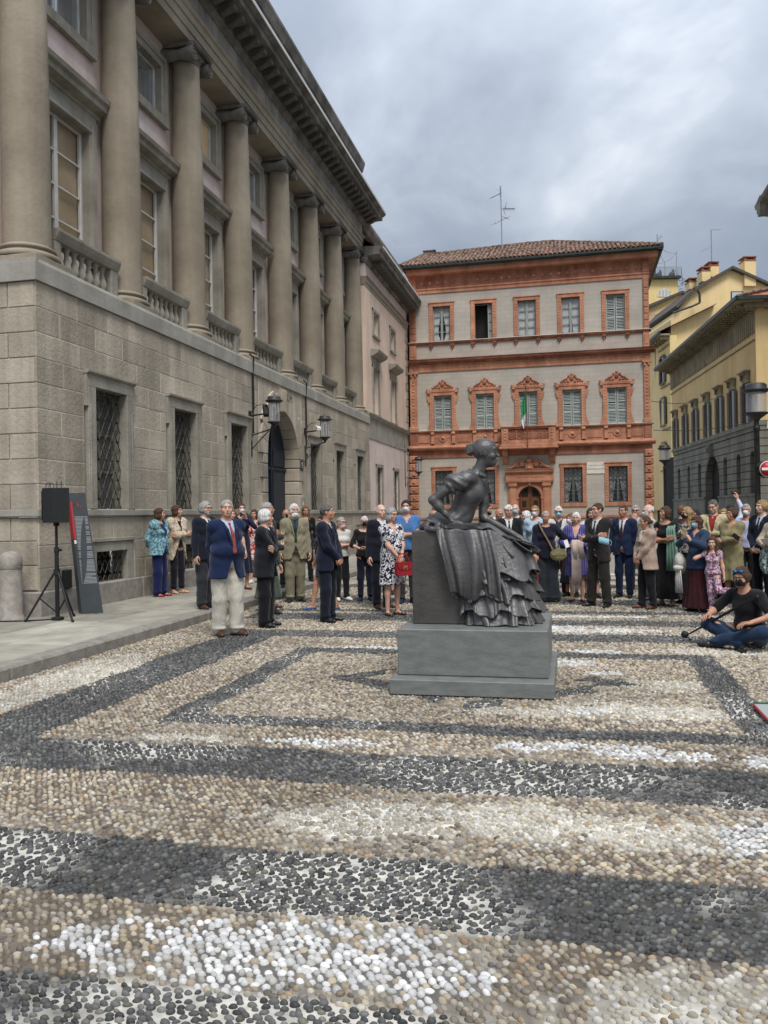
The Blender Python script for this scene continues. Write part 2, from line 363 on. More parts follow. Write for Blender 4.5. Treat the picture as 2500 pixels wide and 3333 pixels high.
# portal: rusticated jambs and arch stones, navy leaves
ZS = 3.25; RO = DR
pm = MB(); pm.box(XB-.9, XB-.75, DC-DR-.6, DC+DR+.6, 0, 5.2); portal = pm.obj('portal', M['dark'], palace)
zj = .13; kk = 0
while zj < ZS-.1:
    h = .385 if zj > 1.7 else .52; z2 = min(zj+h, ZS)
    wd = .48 if kk % 2 else .30
    for sgn in (-1, 1):
        a, b = sorted((DC+sgn*DR, DC+sgn*(DR+wd)))
        stone(XW-.75, XW+.05, a+(0 if sgn > 0 else 0), b, zj+.008, z2-.008, 'ashlar', .022, 'jamb_stone', portal)
        if wd < .4:
            a, b = sorted((DC+sgn*(DR+.30), DC+sgn*(DR+.50))); stone(XB-.05, XW+.002, a+J, b-J, zj+J, z2-J, 'ashlar', .006, 'stone_block', portal)
    zj = z2; kk += 1
NV = 13
def vous(i):
    a0 = math.pi*i/NV; a1 = math.pi*(i+1)/NV
    rin = RO; p = []
    def outp(a):
        r = RO+(.62 if i % 2 == 0 else .50)
        return (DC+math.cos(a)*r, ZS+math.sin(a)*r*(1.0))
    g = .006
    q = [(DC+math.cos(a0+g)*rin, ZS+math.sin(a0+g)*rin), outp(a0+g), outp((a0+a1)/2), outp(a1-g), (DC+math.cos(a1-g)*rin, ZS+math.sin(a1-g)*rin), (DC+math.cos((a0+a1)/2)*rin, ZS+math.sin((a0+a1)/2)*rin)]
    m = MB(); m.extrude(q, lambda y, z, x: (x, y, min(z, 5.21)), XW-.75, XW+(.05 if i != NV//2 else .09))
    return m
for i in range(NV):
    vous(i).obj('arch_stone', M['ashlar'], portal)
# spandrels around the arch
sp = MB(); n = 24
for sg in (-1, 1):
    for i in range(n):
        a0 = math.pi/2*i/n; a1 = math.pi/2*(i+1)/n; r = RO+.47
        y0 = DC+sg*r*math.cos(a0); y1 = DC+sg*r*math.cos(a1)
        for yy0, zz0, yy1, zz1 in ((y0, ZS+r*math.sin(a0), y1, ZS+r*math.sin(a1)),):
            e = DC+sg*(DR+.50)
            sp.add([(XW-.01, yy0, zz0), (XW-.01, yy1, zz1), (XW-.01, yy1, 5.225), (XW-.01, yy0, 5.225)], [(0, 1, 2, 3)])
    a, b = sorted((DC+sg*(RO+.468), DC+sg*(DR+.50))); sp.box(XB-.1, XW-.01, a, b, ZS, 5.225)
sp.obj('spandrel', M['ashlar'], portal)
dl = MB()
for sg in (-1, 1):
    a, b = sorted((DC+sg*.01, DC+sg*DR))
    dl.box(XW-.44, XW-.38, a, b, .15, 4.52)
door = dl.obj('door_leaf', M['door'], portal)
q = MB(); 
for sg in (-1, 1):
    for z0, z1 in ((.45, 1.35), (1.5, 2.85), (3.0, 3.5)):
        a, b = sorted((DC+sg*.2, DC+sg*1.08)); q.cbox(XW-.385, XW-.345, a, b, z0, z1, .03)
q.box(XW-.385, XW-.33, DC-DR, DC+DR, 2.9, 2.96); q.box(XW-.385, XW-.32, DC-.035, DC+.035, .15, 4.4)
q.obj('door_panel', M['door'], portal)
stone(XW-.75, XW+.10, DC-DR-.1, DC+DR+.1, .0, .16, 'granite', .02, 'threshold', portal)
# shallow carved initials beside the keystone, number plate, intercom box
def text(body, size, mt, name, parent, mat_w, extr=.004, align='CENTER'):
    c = bpy.data.curves.new(name, 'FONT'); c.body = body; c.size = size; c.extrude = extr; c.align_x = align; c.align_y = 'CENTER'; c.resolution_u = 2
    tmp = bpy.data.objects.new(name, c); COL.objects.link(tmp); bpy.context.view_layer.update()
    me = bpy.data.meshes.new_from_object(tmp.evaluated_get(bpy.context.evaluated_depsgraph_get())); bpy.data.objects.remove(tmp)
    me.materials.clear(); me.materials.append(mt); me.transform(mat_w)
    o = bpy.data.objects.new(name, me); COL.objects.link(o)
    if parent is not None:
        o.parent = parent; me.transform(Matrix.Translation(-ORG.get(parent.name, Vector((0, 0, 0))))); ORG[o.name] = ORG.get(parent.name, Vector((0, 0, 0)))
    return o
def wall_mat(x, y, z): return Matrix.Translation((x, y, z)) @ Matrix.Rotation(R(90), 4, 'Z') @ Matrix.Rotation(R(90), 4, 'X')
text('DM', .30, M['joint'], 'carved_initials', portal, wall_mat(XW+.052, DC+.55, 4.93))
pl = MB().cbox(XW+.04, XW+.065, DC+DR+.14, DC+DR+.42, 2.93, 3.24, .006).obj('house_number', M['joint'], palace)
MB().box(XW+.066, XW+.068, DC+DR+.165, DC+DR+.395, 2.955, 3.215).obj('number_ground', M['iron'], pl)
text('1', .24, M['white'], 'numeral', pl, wall_mat(XW+.070, DC+DR+.28, 3.085), .002)
pl = MB().cbox(XW, XW+.07, DC+DR+.10, DC+DR+.58, 1.68, 2.15, .01).obj('intercom_box', M['band'], palace)
MB().box(XW+.07, XW+.074, DC+DR+.30, DC+DR+.36, 1.90, 2.0).obj('button_plate', M['white'], pl)

# columns
CX = -8.36; cys = [11.62, 14.50, 17.38, 20.28, 23.48, 26.38, 29.28, 32.02]
def shaft():
    s = MB(); pr = []
    for i in range(17):
        t = i/16; z = 5.90+t*(11.78-5.90); r = .365-.065*max(0, (t-.25)/.75)**1.6; pr.append((r, z))
    s.lathe(pr, n=36); return s
def cbase():
    s = MB(); s.cbox(-.50, .50, -.50, .50, 5.56, 5.66, .008)
    s.lathe([(.50, 5.66)]+[(.455+.05*math.sin(a), 5.715-.055*math.cos(a)) for a in [math.pi*i/8 for i in range(9)]]+[(.44, 5.775), (.415, 5.79), (.41, 5.81)]+[(.405+.04*math.sin(a), 5.845-.03*math.cos(a)) for a in [math.pi*i/6 for i in range(7)]]+[(.38, 5.88), (.366, 5.905)], n=36)
    return s
def capital():
    s = MB(); s.lathe([(.30, 11.76), (.325, 11.775), (.325, 11.80), (.302, 11.81), (.30, 11.86), (.36, 11.93), (.375, 11.97), (.36, 12.0)], n=28)
    # bolsters running along the building with a scroll at each end (front and back volutes)
    for sx in (-1, 1):
        for sy in (-1, 1):
            cy, cz = sy*.395, 11.87
            pts = []
            x1 = sx*.39
            s.lathe([(.15, -.39), (.16, -.33), (.11, -.05), (.11, .05), (.16, .33), (.15, .39)], (0, cy, cz), 16, axis='X') if sx > 0 else None
            # spiral relief on the face
            prev = None
            for i in range(30):
                t = i/29; a = math.pi*.5+t*4.6*math.pi*-sy; r = .152*(1-t)**.8+.014
                p = (x1+sx*.006, cy+math.cos(a)*r, cz+math.sin(a)*r)
                if prev: s.cyl(prev, p, .015, None, 5)
                prev = p
            s.ball((x1+sx*.01, cy, cz), .03, 8, 0, 4)
    s.cbox(-.35, .35, -.34, .34, 11.955, 12.03, .01)
    s.extrude([(-.42, 12.03), (.42, 12.03), (.45, 12.08), (.45, 12.12), (-.45, 12.12), (-.45, 12.08)], lambda p, q, y: (p, y, q), -.45, .45)
    # egg-and-dart
    for i in range(20):
        a = 2*math.pi*i/20; s.ball((math.cos(a)*.345, math.sin(a)*.345, 11.93), (.026, .026, .04), 6, 0, 4)
    return s
sm, bm_, cm = shaft().mesh('column', M['column']), cbase().mesh('column_base', M['column']), capital().mesh('capital', M['darkstone'])
ARZ = 12.12
for y in cys:
    o = place(sm, 'column', palace, (CX-XW, y-21.5, 0)); ORG[o.name] = Vector((CX, y, 0))
    place(bm_, 'column_base', o); place(cm, 'capital', o, rot=(0, 0, 0))

# upper wall with tall windows and attic windows
bays = [(a+b)/2 for a, b in zip(cys[:-1], cys[1:])]
u = MB()
hw = .80
holes2 = [(b-hw, b+hw, 6.30, 8.77) for b in bays]+[(b-hw, b+hw, 10.42, 11.52) for b in bays]
zs = [5.56, 6.30, 8.77, 10.42, 11.52, ARZ+.02]
for za, zb in zip(zs[:-1], zs[1:]):
    for a, b in free(za, zb, 10.9, Y1+.6, holes2): u.box(XU-.4, XU, a, b, za, zb)
u.box(-13, XU-.4, 10.9, 11.3, 5.56, 12.1)
u.obj('upper_wall', M['plaster_pink'], palace)
u = MB()
for b in cys: u.cbox(XU-.05, XU+.06, b-.15, b+.15, 5.561, ARZ+.01, .01)       # pilaster strips behind each column
u.obj('pier', M['column'], palace)
def tall_surround():
    s = MB(); X = 0
    for k in (-1, 1):
        a, b = sorted((k*(hw-.006), k*(hw+.22))); s.cbox(X-.41, X+.09, a, b, 6.25, 8.96, .008)
        a, b = sorted((k*(hw+.02), k*(hw+.10))); s.cbox(X+.0, X+.115, a, b, 6.25, 8.95, .006)
        a, b = sorted((k*(hw+.22), k*(hw+.29))); s.cbox(X-.02, X+.045, a, b, 6.25, 9.14, .008)
    s.cbox(X-.41, X+.091, -hw-.22, hw+.22, 8.765, 8.98, .008); s.cbox(X, X+.118, -hw-.1, hw+.1, 8.78, 8.85, .006)
    s.cbox(X-.02, X+.06, -hw-.26, hw+.26, 8.98, 9.15, .006)
    s.extrude([(-.02, 9.14), (.08, 9.14), (.10, 9.20), (.27, 9.24), (.28, 9.33), (.34, 9.37), (.36, 9.45), (-.02, 9.47)], lambda p, q, y: (X+p, y, q), -1.14, 1.14)
    return s
def att_surround():
    s = MB(); X = 0
    for k in (-1, 1):
        a, b = sorted((k*(hw-.006), k*(hw+.20))); s.cbox(X-.41, X+.07, a, b, 10.25, 11.70, .008)
        a, b = sorted((k*(hw+.12), k*(hw+.22))); s.cbox(X-.02, X+.10, a, b, 10.25, 11.72, .008)
    s.cbox(X-.41, X+.071, -hw-.20, hw+.20, 11.515, 11.73, .008); s.cbox(X-.02, X+.102, -hw-.23, hw+.23, 11.66, 11.77, .008)
    s.cbox(X-.02, X+.12, -hw-.24, hw+.24, 10.22, 10.42, .008)
    return s
ts, as_ = tall_surround().mesh('tall_window', M['trim']), att_surround().mesh('attic_window', M['trim'])
def frame_mesh(h0, h1, nx, nz, w=hw, x=-.12):
    s = MB(); t = .05
    for a, b in ((-w, -w+t*1.3), (-t, t), (w-t*1.3, w)): s.cbox(x-.03, x+.03, a, b, h0, h1, .008)
    for i in range(nz+1):
        z = h0+(h1-h0-.05)*i/nz; s.box(x-.018, x+.018, -w, w, z, z+(.05 if i in (0, nz) else .03))
    return s
tf = frame_mesh(6.30, 8.77, 2, 4).mesh('window_frame', M['white_paint']); af = frame_mesh(10.42, 11.52, 2, 1).mesh('window_frame', M['white_paint'])
tp = MB().box(-.155, -.145, -hw, hw, 6.3, 8.86).mesh('pane', M['glass_sky']); ap = MB().box(-.155, -.145, -hw, hw, 10.42, 11.52).mesh('pane', M['glass_mirror'])
blind = MB().box(-.20, -.18, -.30, hw, 6.3, 8.76).mesh('blind', M['curtain_tan']); blind2 = MB().box(-.141, -.135, -hw, hw, 10.5, 11.52).mesh('blind', M['curtain_tan'])
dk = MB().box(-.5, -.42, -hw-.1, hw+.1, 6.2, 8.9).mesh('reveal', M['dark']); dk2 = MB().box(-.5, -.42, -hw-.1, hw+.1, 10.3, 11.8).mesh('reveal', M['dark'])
for i, b in enumerate(bays):
    o = place(ts, 'tall_window', palace, (XU-XW, b-21.5, 0)); place(tf, 'window_frame', o); place(tp, 'pane', o); place(blind, 'blind', o); place(dk, 'reveal', o)
    o = place(as_, 'attic_window', palace, (XU-XW, b-21.5, 0)); place(af, 'window_frame', o); place(ap, 'pane', o); place(dk2, 'reveal', o)
    if i in (2, 5): place(blind2, 'blind', o)
# balustrades
def baluster():
    return MB().lathe([(.060, 5.66), (.060, 5.70), (.035, 5.72), (.05, 5.76), (.082, 5.84), (.075, 5.90), (.04, 6.02), (.033, 6.08), (.05, 6.10), (.035, 6.12), (.06, 6.15), (.06, 6.19)], n=12)
blm = baluster().mesh('baluster', M['trim'])
XR = -8.30
for i, (a, b) in enumerate(zip(cys[:-1], cys[1:])):
    lo, hi = a+.47, b-.47
    s = MB(); s.extrude([(-.17, 6.19), (.13, 6.19), (.16, 6.25), (.19, 6.33), (.19, 6.38), (-.17, 6.38)], lambda p, q, y: (XR+p, y, q), lo, hi)
    s.cbox(XR-.11, XR+.11, lo, hi, 5.561, 5.66, .006)
    s.cbox(XR-.12, XR+.12, lo, lo+.16, 5.66, 6.19, .01); s.cbox(XR-.12, XR+.12, hi-.24, hi, 5.66, 6.19, .01)
    o = s.obj('balustrade', M['trim'], palace)
    n = 7; w = hi-.24-lo-.16
    for j in range(n):
        c = place(blm, 'baluster', o, (XR-XW, lo+.16+w*(j+.5)/n-21.5, 0))

# entablature
XA = -8.02
s = MB()
s.extrude([(XU-.1, ARZ), (XA-.03, ARZ), (XA-.03, ARZ+.19), (XA, ARZ+.20), (XA, ARZ+.40), (XA+.03, ARZ+.41), (XA+.03, ARZ+.56), (XA+.07, ARZ+.60), (XA+.09, ARZ+.66), (XU-.1, ARZ+.66)], lambda p, q, y: (p, y, q), 10.8, Y1+.12)
s.obj('architrave', M['column'], palace)
ZF = ARZ+.66
s = MB(); s.box(XU-.1, XA-.02, 10.8, Y1+.08, ZF, ZF+.50); s.obj('frieze', M['frieze'], palace)
ZC = ZF+.50
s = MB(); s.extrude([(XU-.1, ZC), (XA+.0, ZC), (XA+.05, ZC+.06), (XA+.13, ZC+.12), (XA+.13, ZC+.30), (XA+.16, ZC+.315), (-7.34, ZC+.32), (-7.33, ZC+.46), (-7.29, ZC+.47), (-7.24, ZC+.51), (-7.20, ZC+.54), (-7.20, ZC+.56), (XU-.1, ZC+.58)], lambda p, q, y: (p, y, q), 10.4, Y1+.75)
corn = s.obj('cornice', M['darkstone'], palace)
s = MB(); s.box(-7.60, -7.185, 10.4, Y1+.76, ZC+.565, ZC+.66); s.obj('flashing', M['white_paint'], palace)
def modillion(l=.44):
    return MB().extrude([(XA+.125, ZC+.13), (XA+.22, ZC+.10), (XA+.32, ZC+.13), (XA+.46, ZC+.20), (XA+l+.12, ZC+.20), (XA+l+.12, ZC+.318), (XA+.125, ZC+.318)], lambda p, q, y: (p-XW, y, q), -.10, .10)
mm = modillion().mesh('modillion', M['darkstone'])
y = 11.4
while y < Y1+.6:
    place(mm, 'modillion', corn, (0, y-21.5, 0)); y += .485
# set-back attic with its own cornice
s = MB(); s.box(-13, -8.75, 10.6, 32.6, ZC+.5, 15.26); s.obj('attic_wall', M['band'], palace)
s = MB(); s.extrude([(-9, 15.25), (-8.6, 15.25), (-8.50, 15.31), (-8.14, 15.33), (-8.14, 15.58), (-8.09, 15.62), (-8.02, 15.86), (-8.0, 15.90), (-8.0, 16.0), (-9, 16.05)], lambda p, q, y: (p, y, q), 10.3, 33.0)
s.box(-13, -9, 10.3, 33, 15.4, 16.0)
s.obj('attic_cornice', M['darkstone'], palace)

# ================================================================== lower wing beyond the columns
XG = -7.95; WY1 = 41.15
wing = thing('palace_wing', 'pink plastered lower wing between the columned palace and the terracotta house', 'building', (XG, 36.8, 0))
gw = [34.50, 37.92]; uw = [34.10, 37.58]; tw = [34.22, 37.60]
h3 = [(c-.50, c+.50, 1.75, 3.58) for c in gw]+[(c-.52, c+.52, 5.75, 7.72) for c in uw]+[(c-.48, c+.48, 9.12, 10.08) for c in tw]
s = MB(); 
zs = [1.76, 3.58, 4.70]
for za, zb in zip(zs[:-1], zs[1:]):
    for a, b in free(za, zb, Y1, WY1, h3): s.box(XG-.4, XG, a, b, za, zb)
s.obj('lower_wall', M['plaster_pink'], wing)
s = MB(); zs = [5.76, 7.72, 9.12, 10.08, 10.85]
for za, zb in zip(zs[:-1], zs[1:]):
    for a, b in free(za, zb, Y1, WY1, h3): s.box(XG-.4, XG, a, b, za, zb)
s.obj('upper_wall', M['plaster_peach'], wing)
s = MB(); s.box(XG-.4, XG+.02, Y1, WY1+.03, .0, 1.64); s.box(XG-.4, XG+.03, Y1, WY1+.05, 4.70, 4.85); s.box(XG-.4, XG+.005, Y1, WY1, 4.85, 5.55)
s.extrude([(-.4, 1.64), (.06, 1.64), (.06, 1.74), (.03, 1.76), (-.4, 1.76)], lambda p, q, y: (XG+p, y, q), Y1, WY1+.05)
s.extrude([(-.4, 5.55), (.04, 5.55), (.13, 5.64), (.15, 5.70), (-.4, 5.76)], lambda p, q, y: (XG+p, y, q), Y1, WY1+.1)
s.obj('plinth_and_bands', M['band'], wing)
z = 1.76; k = 0; s = None
while z < 10.8:
    if not (4.6 < z < 5.6):
        w = .52 if k % 2 else .36
        MB().cbox(XG-.35, XG+.03, WY1-w, WY1+.03, z+.012, z+.39-.012, .012).obj('quoin', M['trim'], wing)
    z += .40; k += 1
s = MB(); s.extrude([(-.4, 10.82), (.02, 10.82), (.02, 10.97), (.05, 10.98), (.05, 11.13), (.12, 11.2), (-.4, 11.2)], lambda p, q, y: (XG+p, y, q), Y1, WY1+.1)
s.obj('architrave', M['column'], wing)
s = MB(); s.box(XG-.4, XG-.01, Y1, WY1+.02, 11.2, 11.75); s.obj('frieze', M['plaster_pink'], wing)
s = MB(); s.extrude([(-.4, 11.75), (.02, 11.75), (.12, 11.85), (.12, 12.02), (.62, 12.04), (.63, 12.18), (.70, 12.26), (.72, 12.36), (-.4, 12.40)], lambda p, q, y: (XG+p, y, q), Y1, WY1+.35)
corn2 = s.obj('cornice', M['darkstone'], wing)
s = MB(); s.box(XG+.2, XG+.735, Y1+.4, WY1+.36, 12.345, 12.44); s.obj('flashing', M['white_paint'], wing)
mm2 = MB().box(.11, .52, -.07, .07, 11.86, 12.035).mesh('modillion', M['darkstone'])
y = Y1+1.0
while y < WY1+.3: place(mm2, 'modillion', corn2, (0, y-36.8, 0)); y += .30
s = MB(); s.add([(XG+.4, Y1, 12.42), (XG+.4, WY1+.3, 12.42), (-10, WY1+.3, 14.2), (-10, Y1, 14.2)], [(0, 1, 2, 3)]); s.box(-13, XG-.4, Y1+.5, WY1, 0, 12.4)
s.obj('roof', M['terra_dark'], wing)
s = MB(); s.extrude([(XG-.5, 13.2), (XG-.1, 13.2), (XG+.05, 13.45), (XG+.05, 13.6), (XG-.5, 13.65)], lambda p, q, y: (p, y, q), Y1+.3, 40.2); s.box(-12, XG-.5, Y1+.3, 40.0, 12.3, 13.6); s.obj('attic_parapet', M['darkstone'], wing)
def wwin(c, w, z0, z1, hood, grille=False):
    s = MB()
    for k in (-1, 1):
        a, b = sorted((c+k*w, c+k*(w+.14))); s.cbox(XG-.02, XG+.05, a, b, z0-.06, z1+.13, .006)
    s.cbox(XG-.02, XG+.051, c-w-.14, c+w+.14, z1, z1+.14, .006); s.cbox(XG-.02, XG+.08, c-w-.17, c+w+.17, z0-.1, z0, .006)
    if hood:
        s.cbox(XG-.02, XG+.04, c-w-.10, c+w+.10, z1+.14, z1+.42, .006)
        s.extrude([(0, z1+.42), (.08, z1+.44), (.32, z1+.56), (.36, z1+.68), (0, z1+.72)], lambda p, q, y: (XG+p, y, q), c-w-.36, c+w+.36)
    o = s.obj('window_surround', M['trim'], wing)
    f = MB()
    for a, b in ((c-w, c-w+.06), (c-.04, c+.04), (c+w-.06, c+w)): f.box(XG-.2, XG-.15, a, b, z0, z1)
    for i in range(4): z = z0+(z1-z0-.05)*i/3; f.box(XG-.195, XG-.155, c-w, c+w, z, z+.04)
    f.obj('window_frame', M['white_paint'] if not grille else M['grey_paint'], o)
    MB().box(XG-.25, XG-.24, c-w, c+w, z0, z1).obj('pane', M['glass_sky'] if not grille else M['glass_dark'], o)
    if grille: lattice(c-w, c+w, z0, z1, 5, XG-.08, .011).obj('grille', M['grille'], o)
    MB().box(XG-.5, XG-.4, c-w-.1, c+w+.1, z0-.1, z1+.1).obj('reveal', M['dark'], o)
for c in gw: wwin(c, .50, 1.76, 3.58, False, True)
for c in uw: wwin(c, .52, 5.78, 7.70, True)
for c in tw: wwin(c, .48, 9.12, 10.08, False)

# ================================================================== wall lanterns, cameras, cables
def lantern(name, label, x, y, z, s=1., arm_to=None, group=None):
    """cylindrical glass lantern: z is the underside of the glass"""
    t = thing(name, label, 'lantern', (x, y, z), 0, group)
    q = MB(); q.lathe([(.155*s, 0), (.175*s, .0), (.175*s, .025*s), (.155*s, .03*s)], n=20)
    q.lathe([(.150*s, .50*s), (.22*s, .54*s), (.225*s, .56*s), (.165*s, .575*s), (.165*s, .63*s), (.155*s, .65*s), (0.001, .67*s)], n=20)
    for i in range(4):
        a = math.pi/4+i*math.pi/2; q.cyl((math.cos(a)*.15*s, math.sin(a)*.15*s, 0), (math.cos(a)*.15*s, math.sin(a)*.15*s, .52*s), .008*s, n=5)
    q.lathe([(.012*s, -.16*s), (.03*s, -.12*s), (.055*s, -.07*s), (.15*s, -.0)], n=16); q.cyl((0, 0, .65*s), (0, 0, .72*s), .010, n=5)
    ORG[t.name] = Vector((0, 0, 0)); q.obj('lamp_frame', M['iron'], t)
    MB().lathe([(.142*s, .02*s), (.142*s, .51*s)], n=20).obj('glass_cylinder', glass('lantern_glass', (.55, .57, .62), .1, .32), t)
    MB().lathe([(.028*s, .03*s), (.028*s, .40*s), (.001, .42*s)], n=8).obj('lamp_tube', M['blackp'], t)
    ORG[t.name] = Vector((x, y, z))
    return t
for y, lab in ((19.68, 'glass wall lantern on an iron bracket left of the arched navy doorway'), (24.06, 'glass wall lantern on an iron bracket right of the arched navy doorway')):
    t = lantern('wall_lantern', lab, -7.21, y, 3.93, 1.0, group='wall lanterns on the palace')
    q = MB(); q.cyl((XW+.02, y, 3.63), (-7.21, y, 3.80), .018, n=6); q.cyl((XW+.02, y, 3.28), (-7.36, y, 3.74), .014, n=6); q.cbox(XW, XW+.03, y-.05, y+.05, 3.1, 3.7, .006)
    q.obj('bracket', M['iron'], t)
t = lantern('wall_lantern', 'small glass wall lantern on a bracket at the far corner of the pink wing', -7.25, 40.1, 3.62, 1.15, group='wall lanterns on the palace')
q = MB(); q.cyl((XG+.02, 40.1, 3.35), (-7.25, 40.1, 3.45), .018, n=6); q.cyl((XG+.02, 40.1, 3.0), (-7.45, 40.1, 3.4), .014, n=6); q.tube([(XG+.02, 40.1, 2.9), (XG+.02, 40.1, 5.0)], .018, 6); q.obj('bracket', M['iron'], t)
def cctv(y, z, lab, white):
    t = thing('security_camera', lab, 'camera', (XW, y, z), 0, 'security cameras beside the doorway')
    q = MB(); q.cbox(XW, XW+.05, y-.05, y+.05, z-.09, z+.09, .006); q.tube([(XW+.05, y, z-.03), (XW+.38, y, z)], .022, 8); q.tube([(XW+.05, y, z+.05), (XW+.2, y, z+.22), (XW+.38, y, z+.25)], .008, 5); q.obj('mount', M['blackp'], t)
    c = Vector((XW+.45, y-.02, z+.08)); d = Vector((.25, -.5, -.55)).normalized() if not white else Vector((.35, -.75, -.22)).normalized()
    m = MB().cbox(-.065, .065, -.2, .2, -.06, .06, .02); o = m.obj('camera_body', M['white'] if white else M['blackp'], t); o.parent = t
    o.location = c-Vector((XW, y, z)); o.rotation_euler = d.to_track_quat('Y', 'Z').to_euler()
    o.data.transform(Matrix.Translation(Vector((XW, y, z))))
    return t
cctv(19.60, 4.15, 'black security camera on the wall left of the doorway lantern', False)
cctv(24.02, 4.15, 'white security camera on the wall right of the arched doorway', True)
for y, lab in ((19.80, 'thin black cable running down the ashlar to the left camera'), (24.12, 'thin black cable running down the ashlar to the right camera')):
    q = MB(); q.tube([(XW+.03, y-.18, 5.68), (XW+.07, y, 5.62), (XW+.03, y, 5.15), (XW+.025, y+.01, 3.7)], .02, 6); q.tube([(XW+.03, y+.06, 5.2), (XW+.03, y+.07, 4.3)], .010, 5)
    tag(q.obj('cable', M['blackp']), lab, 'cable', 'cables on the palace wall')
# ================================================================== terracotta house facing us
YR = 41.6; RX0, RX1 = -7.90, 3.78
red = thing('terracotta_house', 'grey stucco town house with ornate terracotta window frames, cornices and tiled roof', 'house', (-2, YR, 0))
def grey_stucco():
    m = bpy.data.materials.new('grey_incised_stucco'); m.use_nodes = True; t = m.node_tree; b = t.nodes['Principled BSDF']; b.inputs['Roughness'].default_value = .92
    c = _coord(t); mp = nd(t, 'ShaderNodeMapping'); mp.inputs['Rotation'].default_value = (R(-90), 0, 0); t.links.new(c, mp.inputs[0])
    br = nd(t, 'ShaderNodeTexBrick', inp={'Scale': 1.0, 'Mortar Size': .012, 'Mortar Smooth': .3, 'Brick Width': .50, 'Row Height': .22}); t.links.new(mp.outputs[0], br.inputs['Vector'])
    br.inputs['Color1'].default_value = (.415, .38, .335, 1); br.inputs['Color2'].default_value = (.44, .405, .357, 1); br.inputs['Mortar'].default_value = (.36, .33, .29, 1)
    n = nd(t, 'ShaderNodeTexNoise', inp={'Scale': .8, 'Detail': 6.0}); t.links.new(c, n.inputs['Vector'])
    mr = nd(t, 'ShaderNodeMapRange', inp={1: .3, 2: .7, 3: .86, 4: 1.12}); t.links.new(n.outputs[0], mr.inputs[0])
    v = nd(t, 'ShaderNodeVectorMath', operation='SCALE'); t.links.new(br.outputs[0], v.inputs[0]); t.links.new(mr.outputs[0], v.inputs['Scale']); t.links.new(v.outputs[0], b.inputs['Base Color'])
    return m
M['grey_stucco'] = grey_stucco()
wx = [-6.23, -4.105, -1.975, .14, 2.255]
FX = lambda p, q, x: (x, YR-p, q)          # profile p = projection towards us, q = height
holesR = [(c-.45, c+.45, 10.30, 12.05) for c in wx]+[(c-.45, c+.45, 5.80, 7.53) for c in wx]+[(c-.44, c+.44, 2.0, 3.73) for k, c in enumerate(wx) if k != 2]+[(-2.6, -1.36, .0, 3.05)]
s = MB(); zs = [0, 1.30, 2.0, 3.05, 3.73, 4.40, 5.80, 7.53, 8.80, 10.30, 12.05, 13.9]
for za, zb in zip(zs[:-1], zs[1:]):
    for a, b in free(za, zb, RX0, RX1, holesR): s.box(a, b, YR, YR+.35, za, zb)
s.box(RX1-.35, RX1, YR+.35, YR+9, 0, 13.9); s.box(RX0, RX0+.3, YR+.35, YR+9, 0, 13.9); s.box(RX0+.3, RX1-.35, YR+8.6, YR+8.9, 0, 13.9)
s.obj('facade_wall', M['grey_stucco'], red)
s = MB(); s.box(RX0-.02, -3.0, YR-.08, YR, 0, 1.20); s.box(-.95, RX1+.02, YR-.08, YR, 0, 1.20); s.obj('stone_dado', M['band'], red)
# mouldings
s = MB()
for x0, x1 in ((RX0-.04, -3.0), (-.95, RX1+.05)): s.extrude([(0, 1.22), (.10, 1.22), (.12, 1.28), (.10, 1.36), (0, 1.38)], FX, x0, x1)
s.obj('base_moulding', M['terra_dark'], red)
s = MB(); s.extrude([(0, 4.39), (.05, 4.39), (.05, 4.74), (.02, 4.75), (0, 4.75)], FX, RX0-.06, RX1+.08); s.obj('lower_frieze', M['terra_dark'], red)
s = MB(); s.extrude([(0, 4.75), (.12, 4.77), (.26, 4.84), (.28, 4.90), (.20, 4.93), (.12, 5.04), (0, 5.05)], FX, RX0-.15, RX1+.22); s.obj('lower_cornice', M['terra'], red)
s = MB(); s.extrude([(0, 5.05), (.07, 5.05), (.07, 5.70), (.0, 5.70)], FX, RX0-.05, RX1+.07)
s.obj('parapet_band', M['terra'], red)
s = MB(); s.extrude([(0, 5.70), (.16, 5.70), (.18, 5.76), (0, 5.785)], FX, RX0-.1, RX1+.15)
s.obj('parapet_cap', M['terra'], red)
s = MB(); s.extrude([(0, 5.785), (.185, 5.762), (.185, 5.775), (0, 5.80)], FX, RX0-.1, RX1+.15); s.obj('cap_flashing', M['marble'], red)
for i in range(5):                # panels between the consoles
    c = wx[i]
    if i == 2: continue
    for k in (-1, 1):
        q = MB(); x = c+k*.53; q.cbox(x-.085, x+.085, YR-.17, YR-.06, 5.14, 5.695, .015); q.lathe([(.06, -.09), (.06, .09)], (x, YR-.17, 5.60), 10, axis='X'); q.cbox(x-.10, x+.10, YR-.19, YR-.06, 5.09, 5.15, .01)
        q.obj('console', M['terra'], red)
    q = MB(); q.lathe([(.20, .0), (.20, .03), (.165, .03), (.155, .012), (.10, .015), (.09, .05), (.05, .055), (.035, .08), (.001, .085)], (c, YR-.07, 5.38), 24, axis='Y')
    for k in (-1, 1): a, b = sorted((c+k*.20, c+k*.42)); q.box(a, b, YR-.085, YR-.065, 5.37, 5.40)
    q.obj('roundel', M['terra'], red)
for c in (-7.18, -5.17, -3.5+.27, 1.2, 3.12, -.75+.27):
    if c in (-3.5+.27, -.75+.27): continue
    q = MB(); w = .33; 
    for a, b, z0, z1 in ((c-w, c+w, 5.16, 5.19), (c-w, c+w, 5.60, 5.63), (c-w, c-w+.03, 5.19, 5.60), (c+w-.03, c+w, 5.19, 5.60)): q.box(a, b, YR-.095, YR-.065, z0, z1)
    q.obj('panel_moulding', M['terra'], red)
